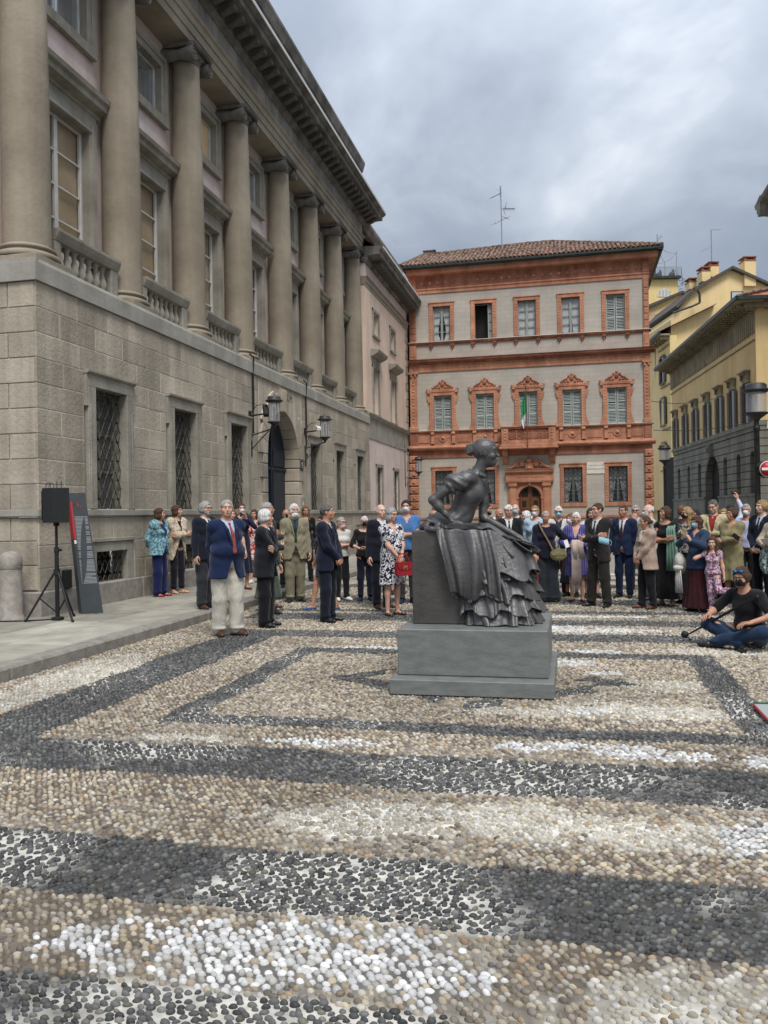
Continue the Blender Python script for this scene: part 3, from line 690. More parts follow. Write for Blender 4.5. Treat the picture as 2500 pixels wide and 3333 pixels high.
s = MB(); s.extrude([(0, 8.76), (.05, 8.76), (.05, 9.13), (.0, 9.13)], FX, RX0-.04, RX1+.06)
for i in range(40):
    x = RX0+.25+i*.285; s.ball((x, YR-.05, 8.95), (.06, .02, .09), 7, 0, 4); s.ball((x+.14, YR-.05, 8.93), (.035, .02, .05), 6, 0, 4)
s.obj('middle_frieze', M['terra'], red)
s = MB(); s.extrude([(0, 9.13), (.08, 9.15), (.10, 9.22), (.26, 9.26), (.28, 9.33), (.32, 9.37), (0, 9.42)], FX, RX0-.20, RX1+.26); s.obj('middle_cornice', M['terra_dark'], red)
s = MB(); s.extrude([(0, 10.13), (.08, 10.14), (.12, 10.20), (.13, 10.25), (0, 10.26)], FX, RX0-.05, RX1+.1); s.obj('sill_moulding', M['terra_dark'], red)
s = MB(); s.extrude([(0, 10.26), (.15, 10.252), (.15, 10.275), (0, 10.285)], FX, RX0-.05, RX1+.1); s.obj('sill_flashing', M['marble'], red)
s = MB(); s.extrude([(0, 12.74), (.05, 12.74), (.05, 12.88), (.09, 12.92), (.09, 12.98), (.05, 13.0), (0, 13.0)], FX, RX0, RX1+.06); s.obj('upper_band', M['terra'], red)
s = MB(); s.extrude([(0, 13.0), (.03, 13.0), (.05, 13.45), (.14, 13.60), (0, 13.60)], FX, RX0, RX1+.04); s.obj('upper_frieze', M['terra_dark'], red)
n = 27
for i in range(n):
    x = RX0+.71+i*(RX1-.55-RX0-.71)/(n-1)
    MB().ball((x, YR-.05, 13.25), (.085, .05, .085), 10, 0, 6).obj('boss', M['terra'], red)
    if i < n-1: MB().box(x+.19, x+.21, YR-.055, YR-.02, 13.05, 13.45).obj('frieze_rib', M['terra_dark'], red)
s = MB(); s.extrude([(0, 13.60), (.42, 13.62), (.45, 13.70), (.45, 13.82), (.50, 13.88), (0, 13.92)], FX, RX0-.05, RX1+.42)
s.extrude([(0, 13.60), (.42, 13.62), (.45, 13.70), (.45, 13.82), (.50, 13.88), (0, 13.92)], lambda p, q, y: (RX1+p, y, q), YR-.42, YR+9)
s.obj('eaves_cornice', M['terra'], red)
s = MB(); s.extrude([(.40, 13.86), (.62, 13.86), (.68, 13.93), (.68, 14.03), (.40, 14.0)], FX, RX0-.35, RX1+.64)
s.extrude([(.40, 13.86), (.62, 13.86), (.68, 13.93), (.68, 14.03), (.40, 14.0)], lambda p, q, y: (RX1+p, y, q), YR-.66, YR+9.4)
s.obj('gutter', M['gutter'], red)
# pilasters and diamond quoins at both ends
for k, (x0, x1) in enumerate(((RX0, RX0+.36), (RX1-.27, RX1+.02))):
    s = MB(); s.cbox(x0, x1, YR-.08, YR+.1, 5.80, 8.76, .01); s.cbox(x0-.05, x1+.05, YR-.14, YR+.1, 5.80, 5.98, .02); s.cbox(x0-.07, x1+.07, YR-.15, YR+.1, 8.66, 8.76, .01)
    for j in range(6): s.ball(((x0+x1)/2+(.1 if j % 2 else -.1), YR-.1, 8.55+.02*j), (.06, .05, .08), 7, 0, 4)
    for j in range(13): s.ball(((x0+x1)/2, YR-.08, 6.25+j*.17), (.045+.03*(j % 2), .025, .055), 7, 0, 4)
    s.obj('pilaster', M['terra'], red)
    s = MB(); s.cbox(x0, x1, YR-.08, YR+.1, 9.42, 10.13, .01); s.cbox(x0+.06, x1-.06, YR-.10, YR, 9.55, 10.0, .01); s.obj('pilaster_base', M['terra'], red)
    s = MB(); s.cbox(x0+.02, x1, YR-.06, YR+.1, 10.285, 12.74, .01); s.cbox(x0+.0, x1+.02, YR-.10, YR+.1, 13.0, 13.6, .01)
    z = 10.4
    while z < 12.55: s.cbox(x0+.05, x1-.04, YR-.085, YR-.03, z, z+.25, .02); z += .31
    s.obj('upper_pilaster', M['terra'], red)
    MB().cbox(x0-.01, x1+.03, YR-.11, YR+.1, 5.05, 5.70, .01).obj('pedestal_block', M['terra_dark'], red)
    z = 1.40; j = 0
    while z < 4.3:
        q = MB(); e = .06; a, b = (x0-.02, x1+.10) if k else (x0-.08, x1+.02)
        q.cbox(a, b, YR-.16, YR+.12, z+.015, z+.385-.015, .045); q.lathe([(.075, 0), (.075, .02), (.05, .025), (.03, .045), (.001, .05)], ((a+b)/2, YR-.16, z+.19), 12, axis='Y')
        q.obj('diamond_quoin', M['terra'], red); z += .392; j += 1
    MB().box(x0+.01, x1-.01, YR-.03, YR+.1, 1.3, 4.4).obj('quoin_backing', M['terra_dark'], red)

# ---- windows
def shutters(parent, c, w, z0, z1, y, nl=22):
    for k in (-1, 1):
        a, b = sorted((c+k*.012, c+k*w)); q = MB(); t = .055
        q.cbox(a, a+t, y-.025, y+.025, z0, z1, .004); q.cbox(b-t, b, y-.025, y+.025, z0, z1, .004)
        h = z1-z0
        for f in (0, .36, .64, 1): q.cbox(a+t, b-t, y-.024, y+.024, z0+f*(h-.08), z0+f*(h-.08)+.08, .004)
        o = q.obj('shutter_leaf', M['shutter'], parent)
        q = MB()
        for i in range(nl):
            z = z0+.09+(h-.16)*(i+.5)/nl
            if any(abs(z-(z0+f*(h-.08)+.04)) < .055 for f in (.36, .64)): continue
            q.add([(a+t, y-.022, z-.022), (b-t, y-.022, z-.022), (b-t, y+.018, z+.022), (a+t, y+.018, z+.022), (a+t, y-.016, z-.026), (b-t, y-.016, z-.026), (b-t, y+.024, z+.018), (a+t, y+.024, z+.018)], [(0, 1, 2, 3), (4, 7, 6, 5), (0, 4, 5, 1), (2, 6, 7, 3), (0, 3, 7, 4), (1, 5, 6, 2)])
        tag(q.obj('louvres', M['shutter'], parent), kind='stuff')
def french(parent, c, w, z0, z1, y, rows=4, cur=None, open_=False, mt='grey_paint'):
    q = MB(); t = .05
    q.box(c-w, c-w+t, y-.03, y+.03, z0, z1); q.box(c+w-t, c+w, y-.03, y+.03, z0, z1)
    if not open_: q.box(c-.055, c+.055, y-.032, y+.032, z0, z1)
    q.box(c-w, c+w, y-.03, y+.03, z1-.06, z1); q.box(c-w, c+w, y-.03, y+.03, z0, z0+.07)
    if not open_:
        for i in range(1, rows): z = z0+.07+(z1-z0-.13)*i/rows; q.box(c-w, c+w, y-.02, y+.02, z-.013, z+.013)
    q.obj('window_frame', M[mt], parent)
    if not open_:
        MB().box(c-w, c+w, y+.02, y+.026, z0, z1).obj('pane', glass_clear, parent)
        if cur is not None:
            for k in (-1, 1):
                q = MB(); n = 14; vs = []
                for j in range(n+1):
                    t_ = j/n; z = z1-.05-(z1-z0-.1)*t_; inner = cur(t_)
                    for i in range(9):
                        u_ = i/8; x = c+k*(w-.02-(w-.03)*inner*u_); vs.append((x, y+.05+.012*math.sin(i*2.4), z))
                q.add(vs, [(j*9+i, j*9+i+1, (j+1)*9+i+1, (j+1)*9+i) for j in range(n) for i in range(8)], 0, True)
                q.obj('curtain', M['lace'], parent)
glass_clear = glass('clear_pane', (.10, .11, .13), .05, .14)
def frame4(c, w, z0, z1, t, p, bottom=True):
    s = MB(); s.cbox(c-w-t, c-w, YR-p, YR+.2, z0, z1, .012); s.cbox(c+w, c+w+t, YR-p, YR+.2, z0, z1, .012)
    s.cbox(c-w-t, c+w+t, YR-p-.001, YR+.2, z1, z1+t, .012); s.cbox(c-w-t-.03, c+w+t+.03, YR-p-.03, YR, z1+t-.03, z1+t+.02, .008)
    if bottom: s.cbox(c-w-t, c+w+t, YR-p-.001, YR+.2, z0-t, z0, .012)
    for k in (-1, 1):          # carved foliage along the jambs
        for j in range(int((z1-z0)/.14)): s.ball((c+k*(w+t/2), YR-p, z0+.08+j*.14), (.035+.015*(j % 2), .012, .045), 6, 0, 4)
    return s
curs = [lambda t: .98-.42*math.sin(t*2.2)**2 if t < .9 else .75, None, lambda t: 1.0, lambda t: 1.0-.35*max(0, t-.3), None]
for i, c in enumerate(wx):
    o = frame4(c, .44, 10.285, 12.05, .20, .06, False).obj('upper_window', M['terra'], red)
    for k in (-1, 1):
        q = MB(); x = c+k*.545; q.extrude([(0, 10.13), (.12, 10.13), (.10, 10.05), (.05, 9.98), (0, 9.96)], FX, x-.09, x+.09); q.ball((x, YR-.06, 9.95), (.045, .045, .05), 7, 0, 4); q.obj('bracket', M['terra_dark'], o)
    if i == 4: shutters(o, c, .44, 10.29, 12.05, YR+.10)
    elif i == 1:
        MB().box(c-.44, c+.44, YR+.5, YR+.52, 10.2, 12.1).obj('dark_room', M['dark'], o)
        q = MB(); x = c+.20
        for a in range(5): z = 10.3+a*.43; q.box(x, x+.24, YR+.1+.0, YR+.13, z, z+.03)
        q.box(x, x+.05, YR+.09, YR+.14, 10.29, 12.04); q.box(x+.19, x+.24, YR+.09, YR+.14, 10.29, 12.04); q.box(x+.05, x+.19, YR+.15, YR+.16, 10.3, 12.0)
        q.obj('open_leaf', M['grey_paint'], o)
    else: french(o, c, .44, 10.29, 12.05, YR+.12, 4, curs[i])
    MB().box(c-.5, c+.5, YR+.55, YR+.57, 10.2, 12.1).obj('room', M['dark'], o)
    # middle floor, crested pediment
    s = frame4(c, .45, 5.80, 7.53, .21, .09, False)
    s.cbox(c-.78, c-.62, YR-.13, YR, 7.66, 7.84, .012); s.cbox(c+.62, c+.78, YR-.13, YR, 7.66, 7.84, .012); s.cbox(c-.72, c+.72, YR-.12, YR, 7.76, 7.84, .01)
    for k in (-1, 1):
        s.extrude([(k*.66, 5.8), (k*.82, 5.8), (k*.76, 5.95), (k*.68, 6.15), (k*.66, 6.4)], lambda p, q, y: (c+p, y, q), YR-.06, YR)
        s.extrude([(k*.66, 7.2), (k*.70, 7.16), (k*.79, 7.42), (k*.79, 7.5), (k*.66, 7.52)], lambda p, q, y: (c+p, y, q), YR-.08, YR)
        s.ball((c+k*.77, YR-.08, 7.88), (.075, .05, .055), 9, 0, 5)
    out_ = [(-.56, 7.84), (-.50, 8.0), (-.42, 8.02), (-.36, 8.10), (-.20, 8.20), (-.15, 8.30), (-.10, 8.42), (0, 8.50), (.10, 8.42), (.15, 8.30), (.20, 8.20), (.36, 8.10), (.42, 8.02), (.50, 8.0), (.56, 7.84)]
    s.extrude([(a, 7.84+(z-7.84)*.75) for a, z in out_], lambda p, q, y: (c+p, y, q), YR-.07, YR)
    ped = s.obj('pedimented_window', M['terra'], red)
    q = MB()
    for k in (-1, 1):
        for (dx_, dz, r) in ((.16, 7.93, .06), (.30, 7.93, .045), (.42, 7.98, .05), (.36, 8.03, .045), (.52, 7.92, .045), (.24, 8.07, .04), (.15, 8.20, .05)): q.ball((c+k*dx_, YR-.09, dz), (r, .035, r*1.1), 8, 0, 5)
        q.tube([(c+k*(.12+.12*a), YR-.085, 8.17-.05*a-.02*a*a) for a in range(4)], .022, 6)
    q.ball((c, YR-.09, 8.10), (.10, .05, .13), 10, 0, 6); q.ball((c, YR-.08, 8.27), (.055, .05, .07), 8, 0, 5)
    q.obj('crest', M['terra_dark'], ped)
    shutters(ped, c, .45, 5.80, 7.53, YR+.08)
    if i == 2: continue
    o = frame4(c, .44, 2.0, 3.73, .19, .05).obj('ground_window', M['terra'], red)
    french(o, c, .44, 2.0, 3.73, YR+.22, 3, (lambda t: .95-.62*max(0, t-.12)), mt='grey_paint')
    MB().box(c-.5, c+.5, YR+.55, YR+.57, 1.9, 3.8).obj('room', M['dark'], o)
    q = MB(); y = YR+.06
    for a in range(5): q.cyl((c-.44+.22*a, y, 2.0), (c-.44+.22*a, y, 3.73), .009, n=4)
    for a in range(9): q.cyl((c-.44, y, 2.0+a*.2163), (c+.44, y, 2.0+a*.2163), .009, n=4)
    for a in range(4):
        for b_ in range(8):
            cx, cz = c-.33+.22*a, 2.108+b_*.2163; pts = [(cx+.085*math.cos(t_*math.pi/4), y, cz+.085*math.sin(t_*math.pi/4)) for t_ in range(9)]; q.tube(pts, .009, 4)
    q.obj('wrought_grille', M['iron'], o)
# ---- balcony above the door
x0, x1 = -3.27, -.66; yb = YR-.62
q = MB(); q.cbox(x0-.06, x1+.06, yb-.06, YR, 4.78, 4.90, .02); q.cbox(x0-.12, x1+.12, yb-.12, YR, 4.68, 4.78, .02); q.cbox(x0, x1, yb, YR, 4.90, 5.03, .01); bal = q.obj('balcony', M['terra'], red)
q = MB(); q.cbox(x0, x0+.34, yb, yb+.16, 5.03, 5.74, .015); q.cbox(x1-.34, x1, yb, yb+.16, 5.03, 5.74, .015); q.box(x0+.34, x1-.34, yb+.02, yb+.14, 5.03, 5.12); q.box(x0+.34, x1-.34, yb+.02, yb+.14, 5.66, 5.74)
for xx in (x0, x1-.14): q.box(xx, xx+.14, yb+.16, YR, 5.03, 5.74)
for xx in (x0+.17, x1-.17):
    for j in range(4): q.ball((xx, yb, 5.15+.15*j), (.07, .02, .06), 7, 0, 4)
q.obj('parapet_pier', M['terra'], bal)
q = MB(); q.cbox(x0-.05, x1+.05, yb-.05, yb+.2, 5.74, 5.80, .012); q.obj('parapet_rail', M['terra'], bal)
q = MB(); n = 5; w = (x1-x0-.68)/n
for i in range(n):
    cx = x0+.34+w*(i+.5); pts = [(cx+.19*math.cos(a*math.pi/8), yb+.08, 5.39+.22*math.sin(a*math.pi/8)) for a in range(17)]; q.tube(pts, .026, 5)
    for a in range(4): q.tube([(cx+.17*math.cos(a*math.pi/2+.78*0), yb+.08, 5.39+.2*math.sin(a*math.pi/2)), (cx+.07*math.cos(a*math.pi/2+.78), yb+.08, 5.39+.07*math.sin(a*math.pi/2+.78)), (cx+.17*math.cos(a*math.pi/2+1.57), yb+.08, 5.39+.2*math.sin(a*math.pi/2+1.57))], .02, 5)
    if i: q.box(cx-w/2-.02, cx-w/2+.02, yb+.05, yb+.11, 5.12, 5.66)
q.obj('pierced_panel', M['terra_dark'], bal)
for xx in (-3.12, -.83):
    q = MB(); q.extrude([(0, 4.68), (.50, 4.68), (.50, 4.50), (.40, 4.40), (.18, 4.32), (.16, 4.1), (.08, 4.0), (0, 3.95)], FX, xx-.13, xx+.13); q.lathe([(.07, -.15), (.07, .15)], (xx, YR-.42, 4.55), 10, axis='X'); q.obj('console', M['terra'], bal)
# ---- entrance
q = MB(); D = (-2.95, -.86)
for a, b in ((-2.95, -2.62), (-1.31, -.98)): q.cbox(a, b, YR-.16, YR+.1, 0, 3.02, .015); q.cbox(a-.05, b+.05, YR-.22, YR+.1, 2.85, 3.05, .02); q.cbox(a-.04, b+.04, YR-.2, YR+.1, 0, .5, .02); q.cbox(a+.06, b-.06, YR-.18, YR, .7, 2.7, .01)
for a, b in ((-3.02, -2.95), (-.98, -.91)): q.cbox(a, b, YR-.1, YR+.1, 0, 3.0, .01)
q.extrude([(0, 3.05), (.24, 3.05), (.26, 3.14), (.20, 3.15), (.18, 3.52), (.30, 3.56), (.32, 3.64), (.36, 3.70), (0, 3.74)], FX, -3.12, -.80)
for j in range(11): q.ball((-2.6+j*.13, YR-.19, 3.33), (.055, .02, .07), 7, 0, 4)
q.obj('door_surround', M['terra'], red)
q = MB(); cx = -1.965; r0, r1 = .56, .70; pts = []
for i in range(16):
    a0, a1 = math.pi*i/16, math.pi*(i+1)/16
    q.extrude([(cx+math.cos(a)*r, 2.30+math.sin(a)*r) for a, r in ((a0, r0), (a1, r0), (a1, r1), (a0, r1))], lambda p, z, y: (p, y, z), YR-.11, YR+.2)
    q.extrude([(cx+math.cos(a0)*r1, 2.30+math.sin(a0)*r1), (cx+math.cos(a1)*r1, 2.30+math.sin(a1)*r1), (cx+math.cos(a1)*r1, 3.05), (cx+math.cos(a0)*r1, 3.05)], lambda p, z, y: (p, y, z), YR-.06, YR+.1)
for k in (-1, 1): a, b = sorted((cx+k*r0, cx+k*r1)); q.cbox(a, b, YR-.10, YR+.2, 0, 2.25, .01); q.cbox(a-.03, b+.03, YR-.13, YR+.2, 2.22, 2.32, .01)
q.ball((cx, YR-.14, 2.98), (.07, .06, .12), 8, 0, 5)
q.obj('door_arch', M['terra'], red)
q = MB()                          # broken scroll pediment with an urn
for k in (-1, 1):
    pts = [(cx+k*x_, YR-.15, z_) for x_, z_ in ((1.02, 3.78), (.85, 3.80), (.72, 3.88), (.60, 4.0), (.48, 4.10), (.36, 4.12), (.27, 4.04), (.26, 3.93), (.33, 3.86), (.42, 3.90), (.43, 3.97))]
    q.tube(pts, .055, 7); q.ball((cx+k*.38, YR-.15, 3.98), (.10, .06, .10), 8, 0, 5)
    for j in range(4): q.ball((cx+k*(.58+.13*j), YR-.14, 3.88-.025*j), (.075, .05, .08-.01*j), 7, 0, 4)
q.lathe([(.14, 3.74), (.12, 3.80), (.06, 3.88), (.07, 3.96), (.15, 4.06), (.20, 4.12), (.20, 4.16), (.06, 4.22), (.04, 4.3)], (cx, YR-.14, 0), 14); q.cbox(cx-.2, cx+.2, YR-.2, YR, 3.72, 4.02, .02)
q.obj('scroll_pediment', M['terra'], red)
q = MB()
for k in (-1, 1):
    a, b = sorted((cx+k*.01, cx+k*.56)); q.cbox(a, b, YR+.12, YR+.17, 0.02, 2.3, .008)
q.extrude([(cx+.56*math.cos(math.pi*i/16), 2.30+.56*math.sin(math.pi*i/16)) for i in range(17)], lambda p, z, y: (p, y, z), YR+.12, YR+.17)
dr = q.obj('arched_door', M['wood'], red)
for k in (-1, 1):
    for z0, z1 in ((.3, .9), (1.05, 1.6), (1.72, 2.25)):
        a, b = sorted((cx+k*.10, cx+k*.47)); MB().cbox(a, b, YR+.10, YR+.13, z0, z1, .03).obj('door_panel', M['wood'], dr)
        MB().cbox(a+.08, b-.08, YR+.09, YR+.11, z0+.1, z1-.1, .01).obj('dark_panel', M['dark'], dr)
    q = MB(); q.extrude([(cx+k*.10, 2.36), (cx+k*.43, 2.36), (cx+k*.38, 2.58), (cx+k*.26, 2.72), (cx+k*.10, 2.78)], lambda p, z, y: (p, y, z), YR+.10, YR+.13); q.obj('fan_light', M['dark'], dr)
# ---- plaque
q = MB(); q.cbox(.785, 1.655, YR-.035, YR, 3.40, 3.95, .006); pq = q.obj('marble_plaque', M['marble'], red)
fm = lambda x, z: Matrix.Translation((x, YR-.037, z)) @ Matrix.Rotation(R(90), 4, 'X')
text('IN QUESTA CASA VISSE E MOR\u00cc', .052, M['ink'], 'inscription', pq, fm(1.22, 3.80), .002)
text('ALESSANDRO MANZONI', .075, M['ink'], 'inscription', pq, fm(1.22, 3.62), .002)
q = MB(); q.cyl((3.15, YR-.04, 3.9), (3.15, YR-.04, 4.1), .02); 
# ---- roof: hipped, round tiles laid one by one along the front slope
E0, EY = 14.02, YR-.62           # eaves height, eaves line
HX0, HX1 = RX0-.3, RX1+.62; RH = 16.35; DEP = 4.6
PKX = -1.75; 
# front plane through eaves and ridge; ridge runs from left end to the peak, then a hip falls to the right corner
def roof_z(y): return E0+(y-EY)*(2.05/DEP)
s = MB()
s.add([(HX0, EY, E0), (HX1, EY, E0), (PKX+.8, EY+DEP, roof_z(EY+DEP)), (PKX-.4, EY+DEP, roof_z(EY+DEP)), (HX0+.6, EY+3.3, roof_z(EY+3.3))], [(0, 1, 2, 3, 4)])
s.add([(HX1, EY, E0), (HX1, EY+10, E0), (PKX+.8, EY+DEP, roof_z(EY+DEP))], [(0, 1, 2)])
s.add([(HX0+.6, EY+3.3, roof_z(EY+3.3)), (PKX-.4, EY+DEP, roof_z(EY+DEP)), (PKX+.8, EY+DEP, roof_z(EY+DEP)), (HX1, EY+10, E0), (HX0, EY+10, E0)], [(0, 1, 2, 3, 4)])
s.add([(HX0, EY, E0), (HX0+.6, EY+3.3, roof_z(EY+3.3)), (HX0, EY+10, E0)], [(0, 1, 2)])
roof = s.obj('roof', M['terra_dark'], red)
def tilemat():
    m = mat('old_roof_tile', (.10, .058, .042), (.27, .18, .135), 3.5, .9, .2, 20, rnd=.30); return m
M['tile'] = tilemat()
TW, TL = .215, .40
def tile_mesh():
    b = MB(); n = 5; vs = []
    for y, r, z in ((0, .098, 0), (TL+.05, .080, .0)):
        for i in range(n+1):
            a = math.pi*i/n; vs.append((math.cos(a)*r, y, z+math.sin(a)*r*.85+.01))
        for i in range(n+1):
            a = math.pi*i/n; vs.append((math.cos(a)*(r-.016), y, z+math.sin(a)*(r-.016)*.85+.01))
    k = n+1; fs = []
    for i in range(n): fs += [(i, i+1, 2*k+i+1, 2*k+i), (k+i+1, k+i, 3*k+i, 3*k+i+1), (i, k+i, k+i+1, i+1), (2*k+i, 2*k+i+1, 3*k+i+1, 3*k+i)]
    b.add(vs, fs, 0, True); return b
tm = tile_mesh().mesh('roof_tile', M['tile'])
def front_in(x, y):
    t = (y-EY)/DEP
    lo = HX0+.6*(y-EY)/3.3 if y < EY+3.3 else HX0+.6+(PKX-.4-HX0-.6)*((y-EY-3.3)/(DEP-3.3))
    hi = HX1+(PKX+.8-HX1)*t
    return lo <= x <= hi-.05
slots = []; ang = math.atan2(2.05, DEP); cosr = math.cos(ang)
j = 0; y = EY-.06
while y < EY+DEP-.1:
    x = HX0+.12
    while x < HX1:
        if front_in(x, max(y, EY)): slots.append((x+random.uniform(-.012, .012), y, roof_z(y)+.02+random.uniform(0, .012), j))
        x += TW
    y += TL*cosr; j += 1
slots.sort(key=lambda q: (q[3], q[0]))
step = max(1, len(slots)//290)
single = slots[:300]; rest = slots[300:]
for x, y, z, j in single: place(tm, 'roof_tile', roof, (x+2, y-YR, z), (ang+random.uniform(-.02, .03), random.uniform(-.04, .04), random.uniform(-.05, .05)))
b = MB()
tb = tile_mesh()
for x, y, z, j in rest:
    mtx = Matrix.Translation((x, y, z)) @ Euler((ang+random.uniform(-.02, .03), random.uniform(-.04, .04), random.uniform(-.05, .05))).to_matrix().to_4x4()
    b.add([mtx @ Vector(p) for p in tb.v], tb.f, 0, True)
o = b.obj('roof_tiles', mat('old_roof_tiles', (.09, .052, .038), (.28, .19, .145), 4.2, .9, .2, 20, contrast=(.38, .6)), roof); tag(o, kind='stuff')
q = MB()                          # ridge and hip tiles
def ridge(p0, p1):
    p0, p1 = Vector(p0), Vector(p1); n = int((p1-p0).length/.36)
    for i in range(n):
        a = p0.lerp(p1, i/n); c_ = p0.lerp(p1, (i+1.12)/n); q.cyl(a+Vector((0, 0, random.uniform(0, .02))), c_, .105, .09, 8)
P = lambda x, y: (x, y, roof_z(y)+.06)
ridge(P(HX1, EY), P(PKX+.8, EY+DEP)); ridge(P(PKX-.4, EY+DEP), P(PKX+.8, EY+DEP)); ridge(P(HX0+.6, EY+3.3), P(PKX-.4, EY+DEP)); ridge(P(HX0, EY), P(HX0+.6, EY+3.3))
tag(q.obj('ridge_tiles', M['tile'], roof), kind='stuff')
q = MB(); q.cbox(-7.55, -6.95, EY+3.3, EY+3.8, 15.2, 15.75, .02); q.cbox(-7.6, -6.9, EY+3.25, EY+3.85, 15.75, 15.83, .02); q.obj('chimney', M['darkstone'], red)
q = MB(); q.cbox(.6, 1.3, EY+5, EY+6, 15.2, 16.0, .02); q.obj('dormer', M['tile'], red)
# ---- TV aerial
an = thing('television_aerial', 'tall mast with three yagi aerials on the tiled roof of the terracotta house', 'aerial', (-3.34, YR+2.8, 15.3))
ORG[an.name] = Vector((0, 0, 0))
q = MB(); q.cyl((0, 0, -.1), (-.03, 0, 3.65), .026, n=7); q.obj('mast', M['antenna'], an)
q = MB(); q.cyl((-.03, 0, 3.25), (-.55, -.3, 2.93), .022, n=6)
for i in range(9): t = i/8; c = Vector((-.03-.52*t, -.3*t, 3.25-.32*t)); q.cyl(c+Vector((.07, -.11, 0)), c-Vector((.07, -.11, 0)), .008, n=4)
for i in range(9):
    q.cyl((-.32, .05, 3.50-.0*i), (-.0, .18, 3.48), .006, n=4) if i == 0 else None
    q.cyl((-.05+.0*i, .28-.07*i, 3.05), (-.05, .28-.07*i, 3.5), .005, n=4); q.cyl((-.05-.0*i, .28, 3.05+.055*i), (-.05, -.28, 3.05+.055*i), .005, n=4)
q.obj('upper_aerial', M['antenna'], an)
q = MB(); q.cyl((-.05, 0, 2.42), (.72, -.1, 2.34), .02, n=6)
for i in range(12): x = .12+.05*i; q.cyl((x, -.2, 2.40-.007*i), (x, .16, 2.40-.007*i), .007, n=4); q.cyl((x, -.02, 2.46-.007*i), (x, -.02, 2.34-.007*i), .007, n=4)
for i in range(6): q.cyl((.10+.03*i, .2-.06*i, 2.42), (.26, .2-.06*i, 2.75), .005, n=4); q.cyl((.10, .2-.06*i, 2.38), (.2, .2-.06*i, 2.1), .005, n=4)
q.obj('middle_aerial', M['antenna'], an)
q = MB(); q.cyl((-.42, -.25, 1.55), (.30, .2, 2.02), .014, n=5); q.cyl((.02, -.1, 1.97), (.38, .1, 1.88), .016, n=5)
for i in range(5): t = i/4; c = Vector((-.42+.72*t, -.25+.45*t, 1.55+.47*t)); q.cyl(c+Vector((.18, -.14, -.03)), c-Vector((.18, -.14, -.03)), .007, n=4)
q.obj('lower_aerial', M['antenna'], an); ORG[an.name] = Vector((-3.34, YR+2.8, 15.3))
# ---- flag on the balcony
fl = thing('italian_flag', 'green white and red flag hanging limp from a pole on the balcony', 'flag', (-1.99, YR-.75, 4.6)); ORG[fl.name] = Vector((0, 0, 0))
q = MB(); q.cyl((0, 0, 0), (-.04, -.25, 3.0), .022, n=6); q.ball((-.04, -.25, 3.03), .04, 8, 0, 5); q.obj('pole', M['joint'], fl)
fm_ = [mat('flag_green', (.02, .22, .07), (.04, .32, .11), 3, .8), mat('flag_white', (.7, .7, .66), None, 3, .8), mat('flag_red', (.30, .03, .03), (.42, .05, .05), 3, .8)]
for k, (t0, t1) in enumerate(((0, .62), (.62, .84), (.84, 1))):
    q = MB(); vs = []; nz, nx = 8, 9
    for j in range(nz+1):
        t = t0+(t1-t0)*j/nz
        for i in range(nx):
            u_ = i/(nx-1); wdt = .05+.24*math.sin(min(1, t*1.15)*math.pi)**.8*(1-.35*t)
            top = 2.75-u_*.05; z = top-t*(1.55+.3*u_)-(.12*u_ if k else 0)
            vs.append((-.03-wdt*u_-.12*t*(1 if k else .6)+.03, -.24+.22*t+.05*math.sin(u_*9+t*3), z))
    q.add(vs, [(j*nx+i, j*nx+i+1, (j+1)*nx+i+1, (j+1)*nx+i) for j in range(nz) for i in range(nx-1)], 0, True); q.obj('cloth_band', fm_[k], fl)
ORG[fl.name] = Vector((-1.99, YR-.75, 4.6))
# gap between wing and house: its shade is painted as a near-black wall
q = MB(); q.box(-8.6, -7.8, YR+.5, YR+.7, 0, 13.5); tag(q.obj('passage_wall', M['dark'], None), 'narrow passage wall between the pink wing and the terracotta house, its shade painted near-black', 'wall')
# ================================================================== ochre palazzo along the side street
OP = Vector((10.151, 49.44, 0)); OA = math.atan2(-.09226, .99573)
OU = Vector((-.09226, .99573, 0)); ON = Vector((-.99573, -.09226, 0))      # along the street; towards the street
ochre = thing('ochre_palazzo', 'ochre palazzo with rusticated grey ground floor, arched openings and brown shutters', 'palace', OP)
def of(s, out, z): p = OP+OU*s+ON*out; return (p.x, p.y, z)                # frame of its long facade
def obox(b, s0, s1, o0, o1, z0, z1, m=0):
    return b.add([of(s0, o0, z0), of(s1, o0, z0), of(s1, o1, z0), of(s0, o1, z0), of(s0, o0, z1), of(s1, o0, z1), of(s1, o1, z1), of(s0, o1, z1)], [(0, 3, 2, 1), (4, 5, 6, 7), (0, 1, 5, 4), (1, 2, 6, 5), (2, 3, 7, 6), (3, 0, 4, 7)], m)
LEN = 24.4
sw = [1.75, 4.5, 7.35, 10.45, 13.75, 16.9, 20.2, 23.3]
b = MB(); obox(b, 0, LEN-2.6, -.5, 0, 6.45, 11.0); obox(b, 0, .4, -12, -.5, 6.45, 12.6); obox(b, .4, LEN-2.6, -12, -11.6, 6.4, 12.6); obox(b, 0.002, LEN-2.6, -.5, -.002, 11.0, 12.7); b.obj('plaster_wall', M['ochre'], ochre)
# ground floor: recessed core plus long stones, course by course
arch = [(.93, .42, 4.85), (3.62, .42, 4.85), (6.45, .42, 4.85), (13.0, .42, 4.85), (16.25, .42, 4.85), (19.45, .42, 4.85)]
gate = (9.6, 1.75, 5.15)
b = MB(); obox(b, 0.02, LEN+3, -.6, -.50, 0, 6.0); obox(b, .02, .5, -12, -.6, 0, 6.0); b.obj('ground_floor_core', M['dark'], ochre)

